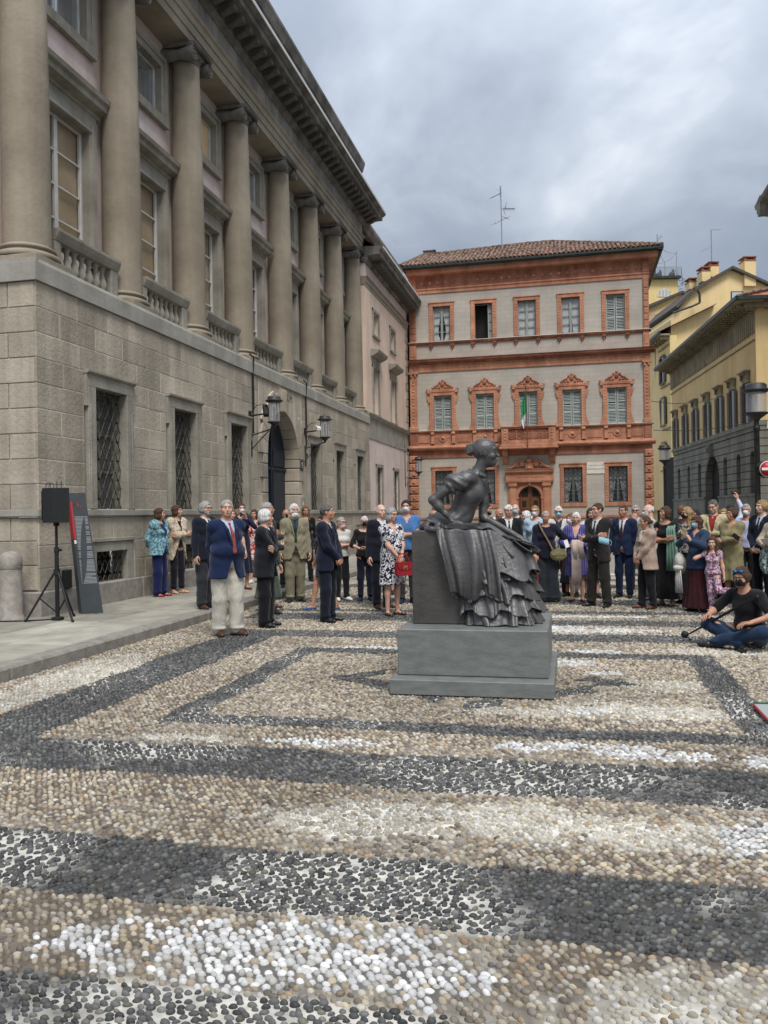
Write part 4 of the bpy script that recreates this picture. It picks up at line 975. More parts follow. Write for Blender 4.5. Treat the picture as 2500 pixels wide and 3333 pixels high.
edges = [2.42+.44*i for i in range(9)]
def op_half(a, z):               # half opening of an arched hole at height z
    c, w, t = a; sp = t-w
    if z <= sp: return w
    if z >= t: return 0
    return math.sqrt(max(0, w*w-(z-sp)**2))
for i, (za, zb) in enumerate(zip(edges[:-1], edges[1:])):
    n = 4; b = MB()
    for j in range(n):
        z0 = za+(zb-za-.05)*j/n; z1 = za+(zb-za-.05)*(j+1)/n; zm = (z0+z1)/2
        hs = sorted([(a[0]-op_half(a, zm), a[0]+op_half(a, zm)) for a in arch if op_half(a, zm) > 0 and zm > 2.3]+([(gate[0]-op_half(gate, zm), gate[0]+op_half(gate, zm))] if op_half(gate, zm) > 0 else []))
        x = 0.
        for h in hs+[(LEN-3, LEN-3)]:
            if h[0] > x+.03: obox(b, x, h[0], -.5, 0, z0, z1)
            x = h[1]
    b.obj('stone_course', M['rustic'], ochre)
b = MB()
for za in edges: 
    x = 0.
    for h in sorted([(a[0]-op_half(a, za-.02), a[0]+op_half(a, za-.02)) for a in arch+[gate] if op_half(a, za-.02) > 0])+[(LEN-3, LEN-3)]:
        if h[0] > x+.03: obox(b, x, h[0], -.5, -.05, za-.055, za+.0)
        x = h[1]
b.obj('recessed_joints', M['joint'], ochre)
b = MB(); x = 0
for h in ((gate[0]-gate[1], gate[0]+gate[1]), (LEN-3, LEN-3)): obox(b, x, h[0], -.5, .06, 0, 2.30); obox(b, x, h[0], -.5, .12, 2.30, 2.42); x = h[1]
b.obj('base', M['rustic'], ochre)
b = MB(); obox(b, -.1, LEN-3, -.5, .06, 5.94, 6.2); obox(b, -.15, LEN-3, -.5, .14, 6.2, 6.4); obox(b, -.12, LEN-3, -.5, .10, 6.4, 6.47); b.obj('string_course', M['rustic'], ochre)
for a in arch:
    q = MB(); obox(q, a[0]-a[1], a[0]+a[1], -.40, -.36, 2.4, a[2]); o = q.obj('arched_window', M['glass_dark'], ochre)
    q = MB()
    for j in range(7): z = 2.6+j*.31; q.cyl(of(a[0]-a[1], -.3, z), of(a[0]+a[1], -.3, z), .02, n=4)
    for j in range(3): s_ = a[0]-a[1]+a[1]*(j+.5)*2/3; q.cyl(of(s_, -.3, 2.42), of(s_, -.3, a[2]-.15), .015, n=4)
    q.obj('bars', M['iron'], o)
q = MB(); obox(q, gate[0]-1.75, gate[0]+1.75, -.49, -.45, 0, 5.1); q.obj('gateway', M['dark'], ochre)
q = MB(); obox(q, gate[0]-.25, gate[0]+.25, 0, .22, 5.05, 5.9); q.ball(of(gate[0], .22, 5.6), (.2, .2, .28), 8, 0, 5); q.obj('keystone', M['rustic'], ochre)
# near end facade joints (faces the square)
b = MB()
for za, zb in zip(edges[:-1], edges[1:]): 
    p0, p1 = OP+OU*(-.0)+Vector((0, 0, 0)), None
    b.add([of(-.06, -8, za), of(-.06, 0, za), of(0.015, 0, za), of(.015, -8, za), of(-.06, -8, zb-.05), of(-.06, 0, zb-.05), of(.015, 0, zb-.05), of(.015, -8, zb-.05)], [(0, 1, 5, 4), (4, 5, 6, 7), (0, 3, 2, 1), (1, 2, 6, 5)])
b.add([of(-.1, -8, 0), of(-.1, .06, 0), of(.0, .06, 0), of(.0, -8, 0), of(-.1, -8, 2.4), of(-.1, .06, 2.4), of(0, .06, 2.4), of(0, -8, 2.4)], [(0, 1, 5, 4), (4, 5, 6, 7), (1, 2, 6, 5)])
b.obj('end_courses', M['rustic'], ochre)
q = MB(); obox(q, -.14, -.05, -1.9, -.9, 0, 4.2); q.obj('grey_side_door', M['grey_paint'], ochre)
# shuttered windows with hooded lintels
for i, c in enumerate(sw[:7]):
    q = MB(); obox(q, c-.60, c+.60, 0, .10, 8.80, 9.05); obox(q, c-.52, c+.52, 0, .08, 9.05, 9.30); obox(q, c-.66, c+.66, 0, .24, 9.30, 9.38); obox(q, c-.72, c+.72, 0, .34, 9.38, 9.46); obox(q, c-.60, c-.48, 0, .06, 6.5, 8.8); obox(q, c+.48, c+.60, 0, .06, 6.5, 8.8)
    for k in (-1, 1): obox(q, c+k*.58-.08, c+k*.58+.08, .06, .2, 9.0, 9.3)
    o = q.obj('hooded_window', M['tanstone'], ochre)
    q = MB(); obox(q, c-.5, c+.5, -.02, .012, 6.5, 8.8); q.obj('dark_glazing', M['glass_dark'], o)
    for k in (-1, 1):
        q = MB(); a = c+k*.50
        for j in range(24):     # leaf folded open against the wall
            z = 6.5+j*.094; a0, a1 = sorted((a, a+k*.50)); obox(q, a0, a1, .07+(j % 2)*.02, .10+(j % 2)*.02, z, z+.07)
        tag(q.obj('shutter_leaf', M['brown_shutter'], o))
# scalloped frieze, bracketed eaves, roof
b = MB(); obox(b, -.05, LEN-2.5, 0, .08, 10.95, 11.0); obox(b, -.1, LEN-2.4, 0, .1, 12.55, 12.75); b.obj('thin_moulding', M['tanstone'], ochre)
b = MB(); i = 0; x = 0
while x < LEN-2.7:
    obox(b, x, x+.30, 0, .04, 11.45, 12.55); obox(b, x+.06, x+.24, 0, .045, 11.32, 11.45); obox(b, x+.31, x+.37, 0, .01, 11.5, 12.55); x += .38
fr = b.obj('scalloped_frieze', M['tanstone'], ochre)
b = MB(); x = -.2
while x < LEN-2.6: obox(b, x, x+.16, .0, 1.0, 12.72, 12.92); obox(b, x+.02, x+.14, .0, .55, 12.58, 12.72); x += .55
b.obj('eave_brackets', M['tanstone'], ochre)
b = MB(); obox(b, -.9, LEN-2.4, -.2, 1.25, 12.92, 13.02); b.obj('eave_boards', M['tanstone'], ochre)
b = MB(); obox(b, -1.0, LEN-2.4, 1.15, 1.32, 12.98, 13.18); b.add([of(-1, 1.3, 12.98), of(-1, -12, 12.98), of(-.82, -12, 12.98), of(-.82, 1.3, 12.98), of(-1, 1.3, 13.18), of(-1, -12, 13.18), of(-.82, -12, 13.18), of(-.82, 1.3, 13.18)], [(0, 1, 5, 4), (4, 5, 6, 7), (3, 2, 1, 0), (2, 3, 7, 6)]); b.obj('gutter', M['gutter'], ochre)
b = MB(); e = 13.12; b.add([of(-1, 1.2, e), of(LEN-2.4, 1.2, e), of(LEN-8, -5, 15.3), of(5, -5, 15.3)], [(0, 1, 2, 3)]); b.add([of(-1, 1.2, e), of(5, -5, 15.3), of(-1, -12, e)], [(0, 1, 2)]); rf = b.obj('roof', M['terra_dark'], ochre)
b = MB(); x = -.9
while x < 22:
    for j in range(12):
        t = j/12; s_ = x; 
        if s_ < -1+6*t or s_ > LEN-2.4-5.6*t: continue
        p0 = Vector(of(s_, 1.22-6.2*t, e+2.2*t+.06)); p1 = Vector(of(s_, 1.22-6.2*(t+1/11.), e+2.2*(t+1/11.)+.04)); b.cyl(p0, p1, .10, .08, 6, caps=True)
    x += .24
tag(b.obj('roof_tiles', M['tile'], rf), kind='stuff')
b = MB(); obox(b, -.5, 0.0, -9, .7, 12.7, 12.9); b.obj('end_soffit', M['tanstone'], ochre)

# ================================================================== tall yellow house with the gable
AZC = R(90)+YAW
yel = thing('yellow_gabled_house', 'tall yellow house with a bare gable wall, two small windows and box chimneys', 'house', (13, 76, 0))
def v3(x, y, D): return Vector(at_depth(x, y, D))
def slab(b, pts, D, back=6., m=0):
    """polygon seen at depth D made solid: back is how far the body goes behind it"""
    f = [v3(x, y, D) for x, y in pts]; n = Vector((FF[0], FF[1], 0))*back; g = [p+n for p in f]; k = len(f)
    b.add(f+g, [tuple(range(k)), tuple(range(k, 2*k))[::-1]]+[(i, i+k, (i+1) % k+k, (i+1) % k) for i in range(k)], m)
D1 = 72.
b = MB(); slab(b, [(2184, 1660), (2184, 1040), (2205, 1010), (2262, 940), (2386, 871), (2530, 935), (2530, 1660)], D1, 9); b.obj('gable_wall', M['yellow'], yel)
b = MB(); slab(b, [(2255, 938), (2386, 864), (2530, 929), (2530, 937), (2386, 873), (2260, 947)], D1-.5, 10); slab(b, [(2200, 995), (2262, 932), (2264, 944), (2206, 1003)], D1-.5, 10); b.obj('roof_edge', M['joint'], yel)
def chimney(x0, x1, yt, yb, D, nm):
    b = MB(); slab(b, [(x0, yb), (x0, yt+14), (x1, yt+14), (x1, yb)], D, 1.1); o = b.obj('chimney', M['yellow'], yel)
    q = MB(); slab(q, [(x0-1, yt+14), (x0-1, yt+11), (x1+1, yt+11), (x1+1, yt+14)], D-.05, 1.2); slab(q, [(x0-2, yt+3), (x0-2, yt), (x1+2, yt), (x1+2, yt+3)], D-.1, 1.3)
    w = (x1-x0)
    for f in (0, .78): slab(q, [(x0+w*f, yt+11), (x0+w*f, yt+3), (x0+w*(f+.2), yt+3), (x0+w*(f+.2), yt+11)], D, .25)
    q.obj('chimney_cap', M['terra_dark'], o)
chimney(2424, 2461, 833, 930, D1-.3, ''); chimney(2310, 2340, 850, 900, D1+3, ''); chimney(2285, 2313, 867, 915, D1+2.5, ''); chimney(2245, 2268, 903, 940, D1+4, '')
for x0, y0, x1, y1 in ((2383, 950, 2418, 988), (2476, 944, 2515, 982)):
    b = MB(); slab(b, [(x0-3, y1+3), (x0-3, y0-2), (x1+2, y0-2), (x1+2, y1+3)], D1-.06, .3); o = b.obj('window_frame', M['brown_shutter'], yel); b = MB(); slab(b, [(x0, y1-1), (x0, y0+1), (x1-2, y0+1), (x1-2, y1-1)], D1-.09, .2); b.obj('pane', mat('painted_sky_pane', (.42, .50, .56), None, 1, .1), o)  # sky reflection is put into the panes' pale blue base colour
# its street front, running away to the left of the gable wall
g0 = v3(2184, 1660, D1); 
GP = Vector((g0.x, g0.y, 0)); GU = Vector((-.13, .9915, 0)); GN = Vector((-.9915, -.13, 0))
def gf(s, o, z): p = GP+GU*s+GN*o; return (p.x, p.y, z)
def gbox(b, s0, s1, o0, o1, z0, z1): return b.add([gf(s0, o0, z0), gf(s1, o0, z0), gf(s1, o1, z0), gf(s0, o1, z0), gf(s0, o0, z1), gf(s1, o0, z1), gf(s1, o1, z1), gf(s0, o1, z1)], [(0, 3, 2, 1), (4, 5, 6, 7), (0, 1, 5, 4), (1, 2, 6, 5), (2, 3, 7, 6), (3, 0, 4, 7)])
b = MB(); gbox(b, -.6, 26, -.6, 0, 0, 16.6); b.obj('street_wall', M['yellow2'], yel)
b = MB()
for z in (4.3, 8.6, 12.4, 15.8): gbox(b, -.65, 26, 0, .08, z, z+.16)
gbox(b, -.7, 26, 0, .9, 16.6, 16.75); 
for i in range(28): gbox(b, i*.9-.5, i*.9-.2, 0, .75, 16.3, 16.6)
b.obj('mouldings', M['tanstone'], yel)
b = MB(); gbox(b, -.75, 26, .8, 1.0, 16.7, 16.95); b.add([gf(-.8, 1, 16.9), gf(26, 1, 16.9), gf(26, -4, 19.2), gf(-.8, -4, 19.2)], [(0, 1, 2, 3)]); b.tube([gf(4.1, .1, 16.4), gf(4.1, .1, 0)], .09, 6); b.tube([tuple(v3(2270, 945, D1-1)), tuple(v3(2277, 955, D1-1)), tuple(v3(2278, 985, D1-1)), tuple(v3(2255, 996, D1-1)), tuple(v3(2190, 1018, D1-1))], .10, 6); b.obj('gutters_and_pipes', M['gutter'], yel)
for z in (5.2, 9.2, 12.9):
    for s_ in (1.9, 6.6, 11, 15.5, 20):
        b = MB(); gbox(b, s_-.55, s_+.55, 0, .04, z, z+2.2); o = b.obj('street_window', M['glass_dark'], yel)
        for k in (-1, 1): q = MB(); a, c = sorted((s_+k*.55, s_+k*1.15)); gbox(q, a, c, .05, .13, z-.05, z+2.25); q.obj('shutter_leaf', M['brown_shutter'], o)
        q = MB(); gbox(q, s_-.7, s_+.7, 0, .16, z+2.3, z+2.42); gbox(q, s_-.7, s_+.7, 0, .22, z-.2, z-.1); q.obj('lintel_and_sill', M['tanstone'], o)

# ---- low roofs and the roof-terrace house further back
mid = thing('middle_yellow_house', 'yellow house with a sloping roofline between the gabled house and the terrace', 'house', (9, 86, 0))
D2 = 84.
b = MB(); slab(b, [(2090, 1660), (2090, 1010), (2110, 995), (2222, 950), (2236, 962), (2236, 1660)], D2, 7); b.obj('wall', M['yellow'], mid)
b = MB(); slab(b, [(2090, 1006), (2110, 992), (2222, 945), (2240, 952), (2240, 960), (2222, 953), (2112, 1001), (2090, 1015)], D2-.5, 8); b.obj('roof_edge', M['joint'], mid)
b = MB(); slab(b, [(2096, 1040), (2096, 1022), (2140, 1022), (2118, 1040)], D2-.2, .3); b.obj('skylight', M['glass_sky'], mid)
ter = thing('terrace_house', 'pale yellow house top with a railed roof terrace and half-round window', 'house', (10, 94, 0))
D3 = 92.
b = MB(); slab(b, [(2100, 1660), (2100, 905), (2207, 903), (2207, 1660)], D3, 6); b.obj('wall', M['yellow2'], ter)
b = MB(); slab(b, [(2098, 905), (2098, 899), (2215, 896), (2219, 903), (2207, 904)], D3-.6, 7.5); b.obj('terrace_slab', M['gutter'], ter)
b = MB(); slab(b, [(2140+27*(1-math.cos(math.pi*i/14))*.85, 966-27*math.sin(math.pi*i/14)*1.05) for i in range(15)], D3-.05, .2); o = b.obj('lunette_window', M['white_paint'], ter)
for i in range(4): b = MB(); slab(b, [(2145+i*11, 965), (2145+i*11, 950-6*math.sin((i+1)*.62)), (2150+i*11, 948-6*math.sin((i+1)*.62)), (2150+i*11, 965)], D3-.09, .2); b.obj('pane', M['glass_sky'], o)
b = MB(); T = lambda x, y, D=D3: tuple(v3(x, y, D))
for Dd in (D3-.5, D3+5):
    for i in range(30): x = 2104+i*3.9; b.cyl(T(x, 899, Dd), T(x, 869, Dd), .022, n=4)
    b.cyl(T(2102, 869.5, Dd), T(2217, 867.5, Dd), .03, n=5)
b.cyl(T(2217, 868, D3-.5), T(2217, 868, D3+5), .03, n=5); b.obj('railing', M['antenna'], ter)
b = MB(); b.tube([T(2139, 763), T(2140, 796)], .05, 5); b.tube([T(2163, 900), T(2163, 850)], .04, 5); b.tube([T(2202, 900), T(2202, 818)], .04, 5)
for pts in ([(2110, 840), (2118, 815), (2130, 800), (2140, 795), (2152, 802), (2165, 818), (2180, 823), (2202, 824)], [(2140, 796), (2147, 822), (2155, 842), (2163, 853), (2180, 845), (2200, 825)], [(2116, 859), (2140, 858), (2163, 854)], [(2132, 800), (2124, 850)]): b.tube([T(*p) for p in pts], .028, 4)
b.tube([T(2140, 778), T(2154, 766), T(2153, 771), T(2140, 784)], .03, 4); b.tube([T(2175, 897), T(2197, 877), T(2208, 897)], .03, 4); b.obj('pergola_wires', M['antenna'], ter)
b = MB()
for x, y in ((2127, 893), (2145, 895), (2187, 893)): b.ball(T(x, y), (.35, .3, .3), 7, 0, 4); b.ball(T(x+4, y-8), (.15, .15, .35), 6, 0, 4)
b.obj('potted_plants', M['joint'], ter)
st_ = MB()
for i in range(7):
    x = 2206+(i % 3)*4; st_.tube([T(x, 905+i*9), T(2218, 902+i*9)], .06, 4)
for i in range(9): st_.tube([T(2220+i*2.8, 903+i*2.5), T(2219+i*2.8-(i*1.4), 926+i*.4)], .02, 4)
st_.tube([T(2218, 870), T(2222, 930)], .05, 5); st_.tube([T(2220, 902), T(2243, 924), T(2208, 948)], .035, 5); st_.obj('spiral_stair', M['antenna'], ter)
an = thing('television_aerial', 'thin two-armed aerial above the box chimneys of the yellow gabled house', 'aerial', tuple(v3(2317, 850, 75)))
o_ = Vector(v3(2317, 850, 75)); b = MB(); b.tube([o_, T(2315, 748, 75)], .045, 5); b.tube([T(2314, 748, 75), T(2347, 747, 75)], .03, 4); b.tube([T(2316, 803, 75), T(2281, 818, 75)], .025, 4); b.obj('rods', M['antenna'], an)

# ---- end cornice of the building that closes the square on the right
XR_ = 8.13; YE = 40.0
rb = thing('right_side_building', 'grey stone building on the right of which only the cornice corner shows', 'building', (12, 30, 0))
b = MB(); b.box(XR_+1.12, 16, 14, YE-.9, 0, 14.7); b.obj('wall', M['trim'], rb)
pr = [(0, 14.45), (.42, 14.48), (.44, 14.62), (.62, 14.66), (.64, 14.82), (.76, 14.90), (.95, 15.0), (1.0, 15.14), (0, 15.3)]
b = MB(); b.extrude(pr, lambda p, q, y: (XR_+1.12-p, y, q), 14, YE); b.extrude(pr, lambda p, q, x: (x, YE-.95+p, q), XR_+.15, 16); b.obj('cornice', M['frieze'], rb)

# ---- street lamps on posts, with signs
def street_lamp(label, x, y, top, group='street lamps on posts', s=1.):
    t = thing('street_lamp', label, 'lamp post', (x, y, 0), 0, group); ORG[t.name] = Vector((0, 0, 0))
    g0_ = top-.68*s; q = MB(); q.lathe([(.11, 0), (.11, .5), (.085, .55), (.065, 1.2), (.058, g0_-.35), (.07, g0_-.34), (.07, g0_-.26), (.05, g0_-.25), (.05, g0_-.16), (.09, g0_-.1), (.20*s, g0_-.02), (.24*s, g0_), (.24*s, g0_+.03)], n=16); q.obj('post', M['iron'], t)
    q = MB(); q.lathe([(.215*s, g0_+.46*s), (.27*s, g0_+.50*s), (.275*s, g0_+.53*s), (.22*s, g0_+.55*s), (.22*s, g0_+.62*s), (.18*s, g0_+.66*s), (.001, g0_+.68*s)], n=20); q.obj('cap', M['iron'], t)
    MB().lathe([(.205*s, g0_+.03), (.205*s, g0_+.47*s)], n=20).obj('glass_cylinder', glass('lamp_glass', (.50, .52, .58), .08, .38), t)
    MB().lathe([(.03, g0_+.03), (.03, g0_+.4*s)], n=8).obj('lamp_tube', M['white_paint'], t)
    ORG[t.name] = Vector((x, y, 0)); return t
lp = street_lamp('near tall lamp post beside the no entry sign at the right edge', 3.96, 19.34, 4.32)
street_lamp('far lamp post in front of the ochre palazzo passage, beside the terracotta house', 3.89, 36.75, 4.34)
sg = thing('no_entry_sign', 'round red no entry sign with white bar, partly cut by the right edge', 'road sign', (4.10, 19.0, 2.43)); ORG[sg.name] = Vector((0, 0, 0))
q = MB(); q.lathe([(.0, 0), (.168, 0), (.168, .012), (.001, .012)], n=32, axis='Y'); 
yaw_s = YAW-.15
d = q.obj('rim', M['white'], sg); d.rotation_euler = (0, 0, yaw_s)
q = MB(); q.lathe([(.001, 0), (.156, 0), (.156, .016), (.001, .016)], n=32, axis='Y'); d = q.obj('disc', M['red'], sg); d.rotation_euler = (0, 0, yaw_s)
q = MB(); q.box(-.125, .125, -.022, -.012, -.028, .028); d = q.obj('bar', M['white'], sg); d.rotation_euler = (0, 0, yaw_s)
q = MB(); q.lathe([(.001, 0), (.165, 0), (.165, .012), (.001, .012)], (0, .06, 0), 32, axis='Y'); 
for z in (-.06, .06): q.box(-.16, .1, .02, .04, z-.012, z+.012)
d = q.obj('back_disc_and_clamps', M['blackp'], sg); d.rotation_euler = (0, 0, yaw_s); d.location = (-.06, .05, 0)
# overhead wires
for lab, pts in (('wire strung low across the side street', [(2128, 1400), (2250, 1402), (2330, 1394), (2455, 1374)]), ('wire strung high across the side street', [(2120, 1306), (2200, 1314), (2290, 1308), (2350, 1290)])):
    q = MB(); P_ = [tuple(at_depth(x, y, 44+i)) for i, (x, y) in enumerate(pts)]; q.tube(P_, .018, 5); tag(q.obj('overhead_wire', M['iron']), lab, 'wire')
# ================================================================== the ground: pebble mosaic square, kerb, sidewalk
def blob(x, y, cx, cy, rx, ry, a=0.):
    c, s = math.cos(a), math.sin(a); dx_, dy_ = x-cx, y-cy; u_, v_ = (dx_*c+dy_*s)/rx, (-dx_*s+dy_*c)/ry
    return u_*u_+v_*v_
def vnoise(x, y, sc, seed):
    """smooth value noise on numpy arrays"""
    r = np.random.default_rng(seed).random((64, 64)); X, Y = np.asarray(x)*sc+100, np.asarray(y)*sc+100
    xi, yi = np.floor(X).astype(int), np.floor(Y).astype(int); fx, fy = X-xi, Y-yi; fx = fx*fx*(3-2*fx); fy = fy*fy*(3-2*fy)
    g = lambda a, b: r[a % 64, b % 64]
    return (g(xi, yi)*(1-fx)+g(xi+1, yi)*fx)*(1-fy)+(g(xi, yi+1)*(1-fx)+g(xi+1, yi+1)*fx)*fy
WHITES = [(-1.76, 5.62, .42, .10), (-.25, 5.76, .30, .12), (.10, 5.82, .35, .10), (.52, 5.68, .32, .13), (1.30, 5.62, .28, .14), (.35, 11.45, .85, .22), (-.15, 11.75, .4, .12), (.28, 9.74, .34, .10), (.02, 8.98, .26, .16), (-1.12, 2.86, .72, .24), (-.62, 2.86, .28, .24), (1.02, 4.30, .30, .26), (.30, 8.45, .16, .07), (-2.1, 9.62, .7, .13), (-.6, 12.9, .9, .14), (.5, 12.95, .9, .12), (2.35, 7.6, .2, .1), (.13, 6.85, .16, .08), (-3.9, 1.2, .5, .3), (2.2, 2.9, .5, .2)]
CREAMS = [(-2.75, 5.60, .40, .09), (-1.05, 4.18, .62, .17), (.15, 4.30, .95, .22), (.45, 6.9, .6, .28), (-.3, 6.75, .6, .15), (.75, 7.9, .5, .22), (-.5, 4.45, .7, .14), (.4, 2.75, .5, .3), (-5.0, 7.4, .5, 1.6), (1.6, 9.9, .8, .2)]
MCX = -.885                       # the mosaic's axis runs under the statue
def zone(x, y):
    """0 tan, 1 dark, 2 white, 3 cream   (numpy arrays)"""
    x = np.asarray(x, float); y = np.asarray(y, float)
    wx_ = (vnoise(x, y, 1.7, 3)-.5)*.05+(vnoise(x, y, 7, 4)-.5)*.035; wy_ = (vnoise(x, y, 1.3, 5)-.5)*.06+(vnoise(x, y, 7, 6)-.5)*.035
    X = x+wx_; Y = y+wy_; ax = np.abs(X-MCX); z = np.zeros(x.shape, int)
    def fr(hx0, hx1, ya0, ya1, yb0, yb1):
        return (ax < hx1) & (Y > ya0) & (Y < yb1) & ~((ax < hx0) & (Y > ya1) & (Y < yb0))
    for cx, cy, rx, ry in CREAMS: z[blob(X, Y, cx, cy, rx, ry)+(vnoise(x, y, 5, 8)-.5)*1.2+(vnoise(x, y, 21, 18)-.5)*1.6 < 1] = 3
    z[fr(2.99, 3.72, 4.75, 5.42, 10.45, 11.05)] = 1
    z[fr(2.06, 2.36, 6.0, 6.28, 9.28, 9.62)] = 1
    dia = np.abs(X-MCX)/1.5+np.abs(Y-7.92)/1.22; z[(dia < 1.0) & (dia > .74) & (vnoise(x, y, 4, 61) > .35)] = 1
    # plain bands in front of and behind the panel
    z[(Y > 3.17) & (Y < 3.79) & (X > -5.0) & (X < 3.6)] = 1
    z[(Y > 11.90) & (Y < 12.48) & (X > -2.4)] = 1; z[(Y > 12.2) & (Y < 13.0) & (X < -2.4) & (X > -5.1)] = 1
    z[(Y > 13.22) & (Y < 13.55)] = 1; z[(Y > 14.5) & (Y < 15.3)] = 1; z[(Y > 17.6) & (Y < 18.4)] = 1; z[(Y > 21) & (Y < 22)] = 1
    z[(X < -5.30+.0*Y) & (X > -5.45)] = 0
    z[(Y < 2.60+.0*X) & (Y > 1.9) & (X > -5) & (X < -.45+ (vnoise(x, y, 3, 12)-.5)*.2)] = 1
    z[(X > 2.45) & (X < 2.95) & (Y > 12.4) & (Y < 22)] = 1
    for cx, cy, rx, ry in WHITES:
        m = blob(X, Y, cx, cy, rx, ry)+(vnoise(x, y, 6, 9)-.5)*1.3+(vnoise(x, y, 23, 19)-.5)*1.3 < 1
        z[m & (z != 1)] = 2
    return z
# mortar bed: a fine grid carrying the colour of the joint filling
def mortar_col(x, y):
    z = zone(x, y); n = vnoise(x, y, 1.1, 21)*.55+vnoise(x, y, 3.3, 22)*.3+vnoise(x, y, 12, 23)*.15
    pale = np.array([.58, .56, .50]); tan = np.array([.115, .093, .068]); drk = np.array([.055, .053, .05])
    t = np.clip((n-.47)*7, 0, 1)[:, None]; td = np.clip((n-.46)*6, 0, .85)[:, None]
    base = np.where((z == 1)[:, None], drk*(1-td)+pale*td, np.where((z == 2)[:, None], np.array([.12, .11, .10]), np.where((z == 3)[:, None], np.array([.27, .25, .21])*(1-t)+pale*t, tan*(1-t*.55)+pale*.60*t*.55)))
    return base
KX = -5.50                        # kerb face
def grid_mesh(name, xs, ys, z, colfn, m):
    X, Y = np.meshgrid(xs, ys); V = np.stack([X.ravel(), Y.ravel(), np.full(X.size, z)], 1); nx, ny = len(xs), len(ys)
    i = (np.arange(ny-1)[:, None]*nx+np.arange(nx-1)[None, :]).ravel(); F = np.stack([i, i+1, i+nx+1, i+nx], 1)
    me = bpy.data.meshes.new(name); me.vertices.add(len(V)); me.vertices.foreach_set('co', V.ravel()); me.loops.add(F.size); me.loops.foreach_set('vertex_index', F.ravel()); me.polygons.add(len(F)); me.polygons.foreach_set('loop_start', np.arange(0, F.size, 4)); me.polygons.foreach_set('loop_total', np.full(len(F), 4)); me.update()
    a = me.color_attributes.new('col', 'FLOAT_COLOR', 'POINT'); c = np.ones((len(V), 4)); c[:, :3] = colfn(V[:, 0], V[:, 1]); a.data.foreach_set('color', c.ravel()); me.materials.append(m); return me
mm_ = bpy.data.materials.new('lime_mortar'); mm_.use_nodes = True; t = mm_.node_tree; b = t.nodes['Principled BSDF']; b.inputs['Roughness'].default_value = .95
at = nd(t, 'ShaderNodeAttribute', attribute_name='col'); n = nd(t, 'ShaderNodeTexNoise', inp={'Scale': 14., 'Detail': 6.0}); t.links.new(_coord(t), n.inputs['Vector'])
mr = nd(t, 'ShaderNodeMapRange', inp={1: .3, 2: .7, 3: .7, 4: 1.25}); t.links.new(n.outputs[0], mr.inputs[0]); v = nd(t, 'ShaderNodeVectorMath', operation='SCALE'); t.links.new(at.outputs['Color'], v.inputs[0]); t.links.new(mr.outputs[0], v.inputs['Scale']); t.links.new(v.outputs[0], b.inputs['Base Color'])
bp = nd(t, 'ShaderNodeBump', inp={'Strength': .5, 'Distance': .01}); t.links.new(n.outputs[0], bp.inputs['Height']); t.links.new(bp.outputs[0], b.inputs['Normal'])
xs = np.arange(KX+.01, 8.01, .06); ys = np.arange(.5, 22, .06)
sq = place(grid_mesh('mosaic_pavement', xs, ys, -.012, mortar_col, mm_), 'mosaic_pavement'); tag(sq, 'mortar bed of the pebble mosaic square', kind='structure')
# far ground and the world beyond: one wide sheet slightly lower
b = MB(); b.add([(-400, -300, -.03), (400, -300, -.03), (400, 500, -.03), (-400, 500, -.03)], [(0, 1, 2, 3)]); o = b.obj('ground', mat('far_cobbles', (.16, .145, .12), (.30, .28, .24), 1.2, .9, .3, 8)); tag(o, 'plain cobbled ground of the square and streets beyond', kind='structure')
b = MB(); b.add([(KX+.01, 21.9, -.016), (40, 21.9, -.016), (40, 60, -.016), (KX+.01, 60, -.016)], [(0, 1, 2, 3)]); o = b.obj('far_paving', mat('far_pebbles', (.22, .205, .175), (.36, .335, .29), 5, .9, .3, 30)); tag(o, 'paved strip of the square near the terracotta house', kind='structure')
# a pale stone crossing (the two flat slab lanes seen behind the people)
cr_ = thing('slab_lane', 'pale flat stone lane crossing the square behind the crowd', 'paving', (0, 19.5, 0)); tag(cr_, kind='structure')
for k, (y0, y1) in enumerate(((18.6, 19.3), (20.1, 20.8))):
    x = KX+.05
    while x < 9: 
        w = random.uniform(1.0, 1.5); MB().cbox(x+.008, min(x+w, 9.6)-.008, y0, y1, -.05, .006, .008).obj('slab', M['paving'], cr_); x += w
# kerb and sidewalk slabs
side = thing('sidewalk', 'raised stone sidewalk along the ashlar palace', 'sidewalk', (-6.7, 15, 0)); tag(side, kind='structure'); del side['category']
b = MB(); b.box(-14, KX-.10, -2, 41, -.2, .095); b.obj('joint_bed', M['joint'], side)
y = 1.2
while y < 30:
    l = random.uniform(1.9, 2.4)
    MB().cbox(KX-.26, KX, y+.006, y+l-.006, -.1, .13, .022).obj('kerb_stone', M['kerb'], side); y += l
MB().cbox(KX-.26, KX, y, 41, -.1, .13, .022).obj('kerb_stone', M['kerb'], side)
MB().cbox(KX-.26, KX, -2, 1.19, -.1, .13, .022).obj('kerb_stone', M['kerb'], side)
lanes = [(KX-.27-.80, KX-.27), (KX-.27-1.42, KX-.27-.81), (-8.6, KX-.27-1.43)]
for k, (x0, x1) in enumerate(lanes):
    y = -1.0+k*.7
    while y < 41:
        l = random.uniform(1.0, 1.9); MB().cbox(x0+.010, x1-.010, y+.010, min(y+l, 41)-.010, -.05, .13+random.uniform(-.004, .002), .012).obj('slab', M['paving'], side); y += l
x = -8.61
while x > -13:
    for y in (6., 7.5, 9.0): MB().cbox(x-1.3, x-.01, y+.01, y+1.49, -.05, .128, .01).obj('slab', M['paving'], side)
    x -= 1.31

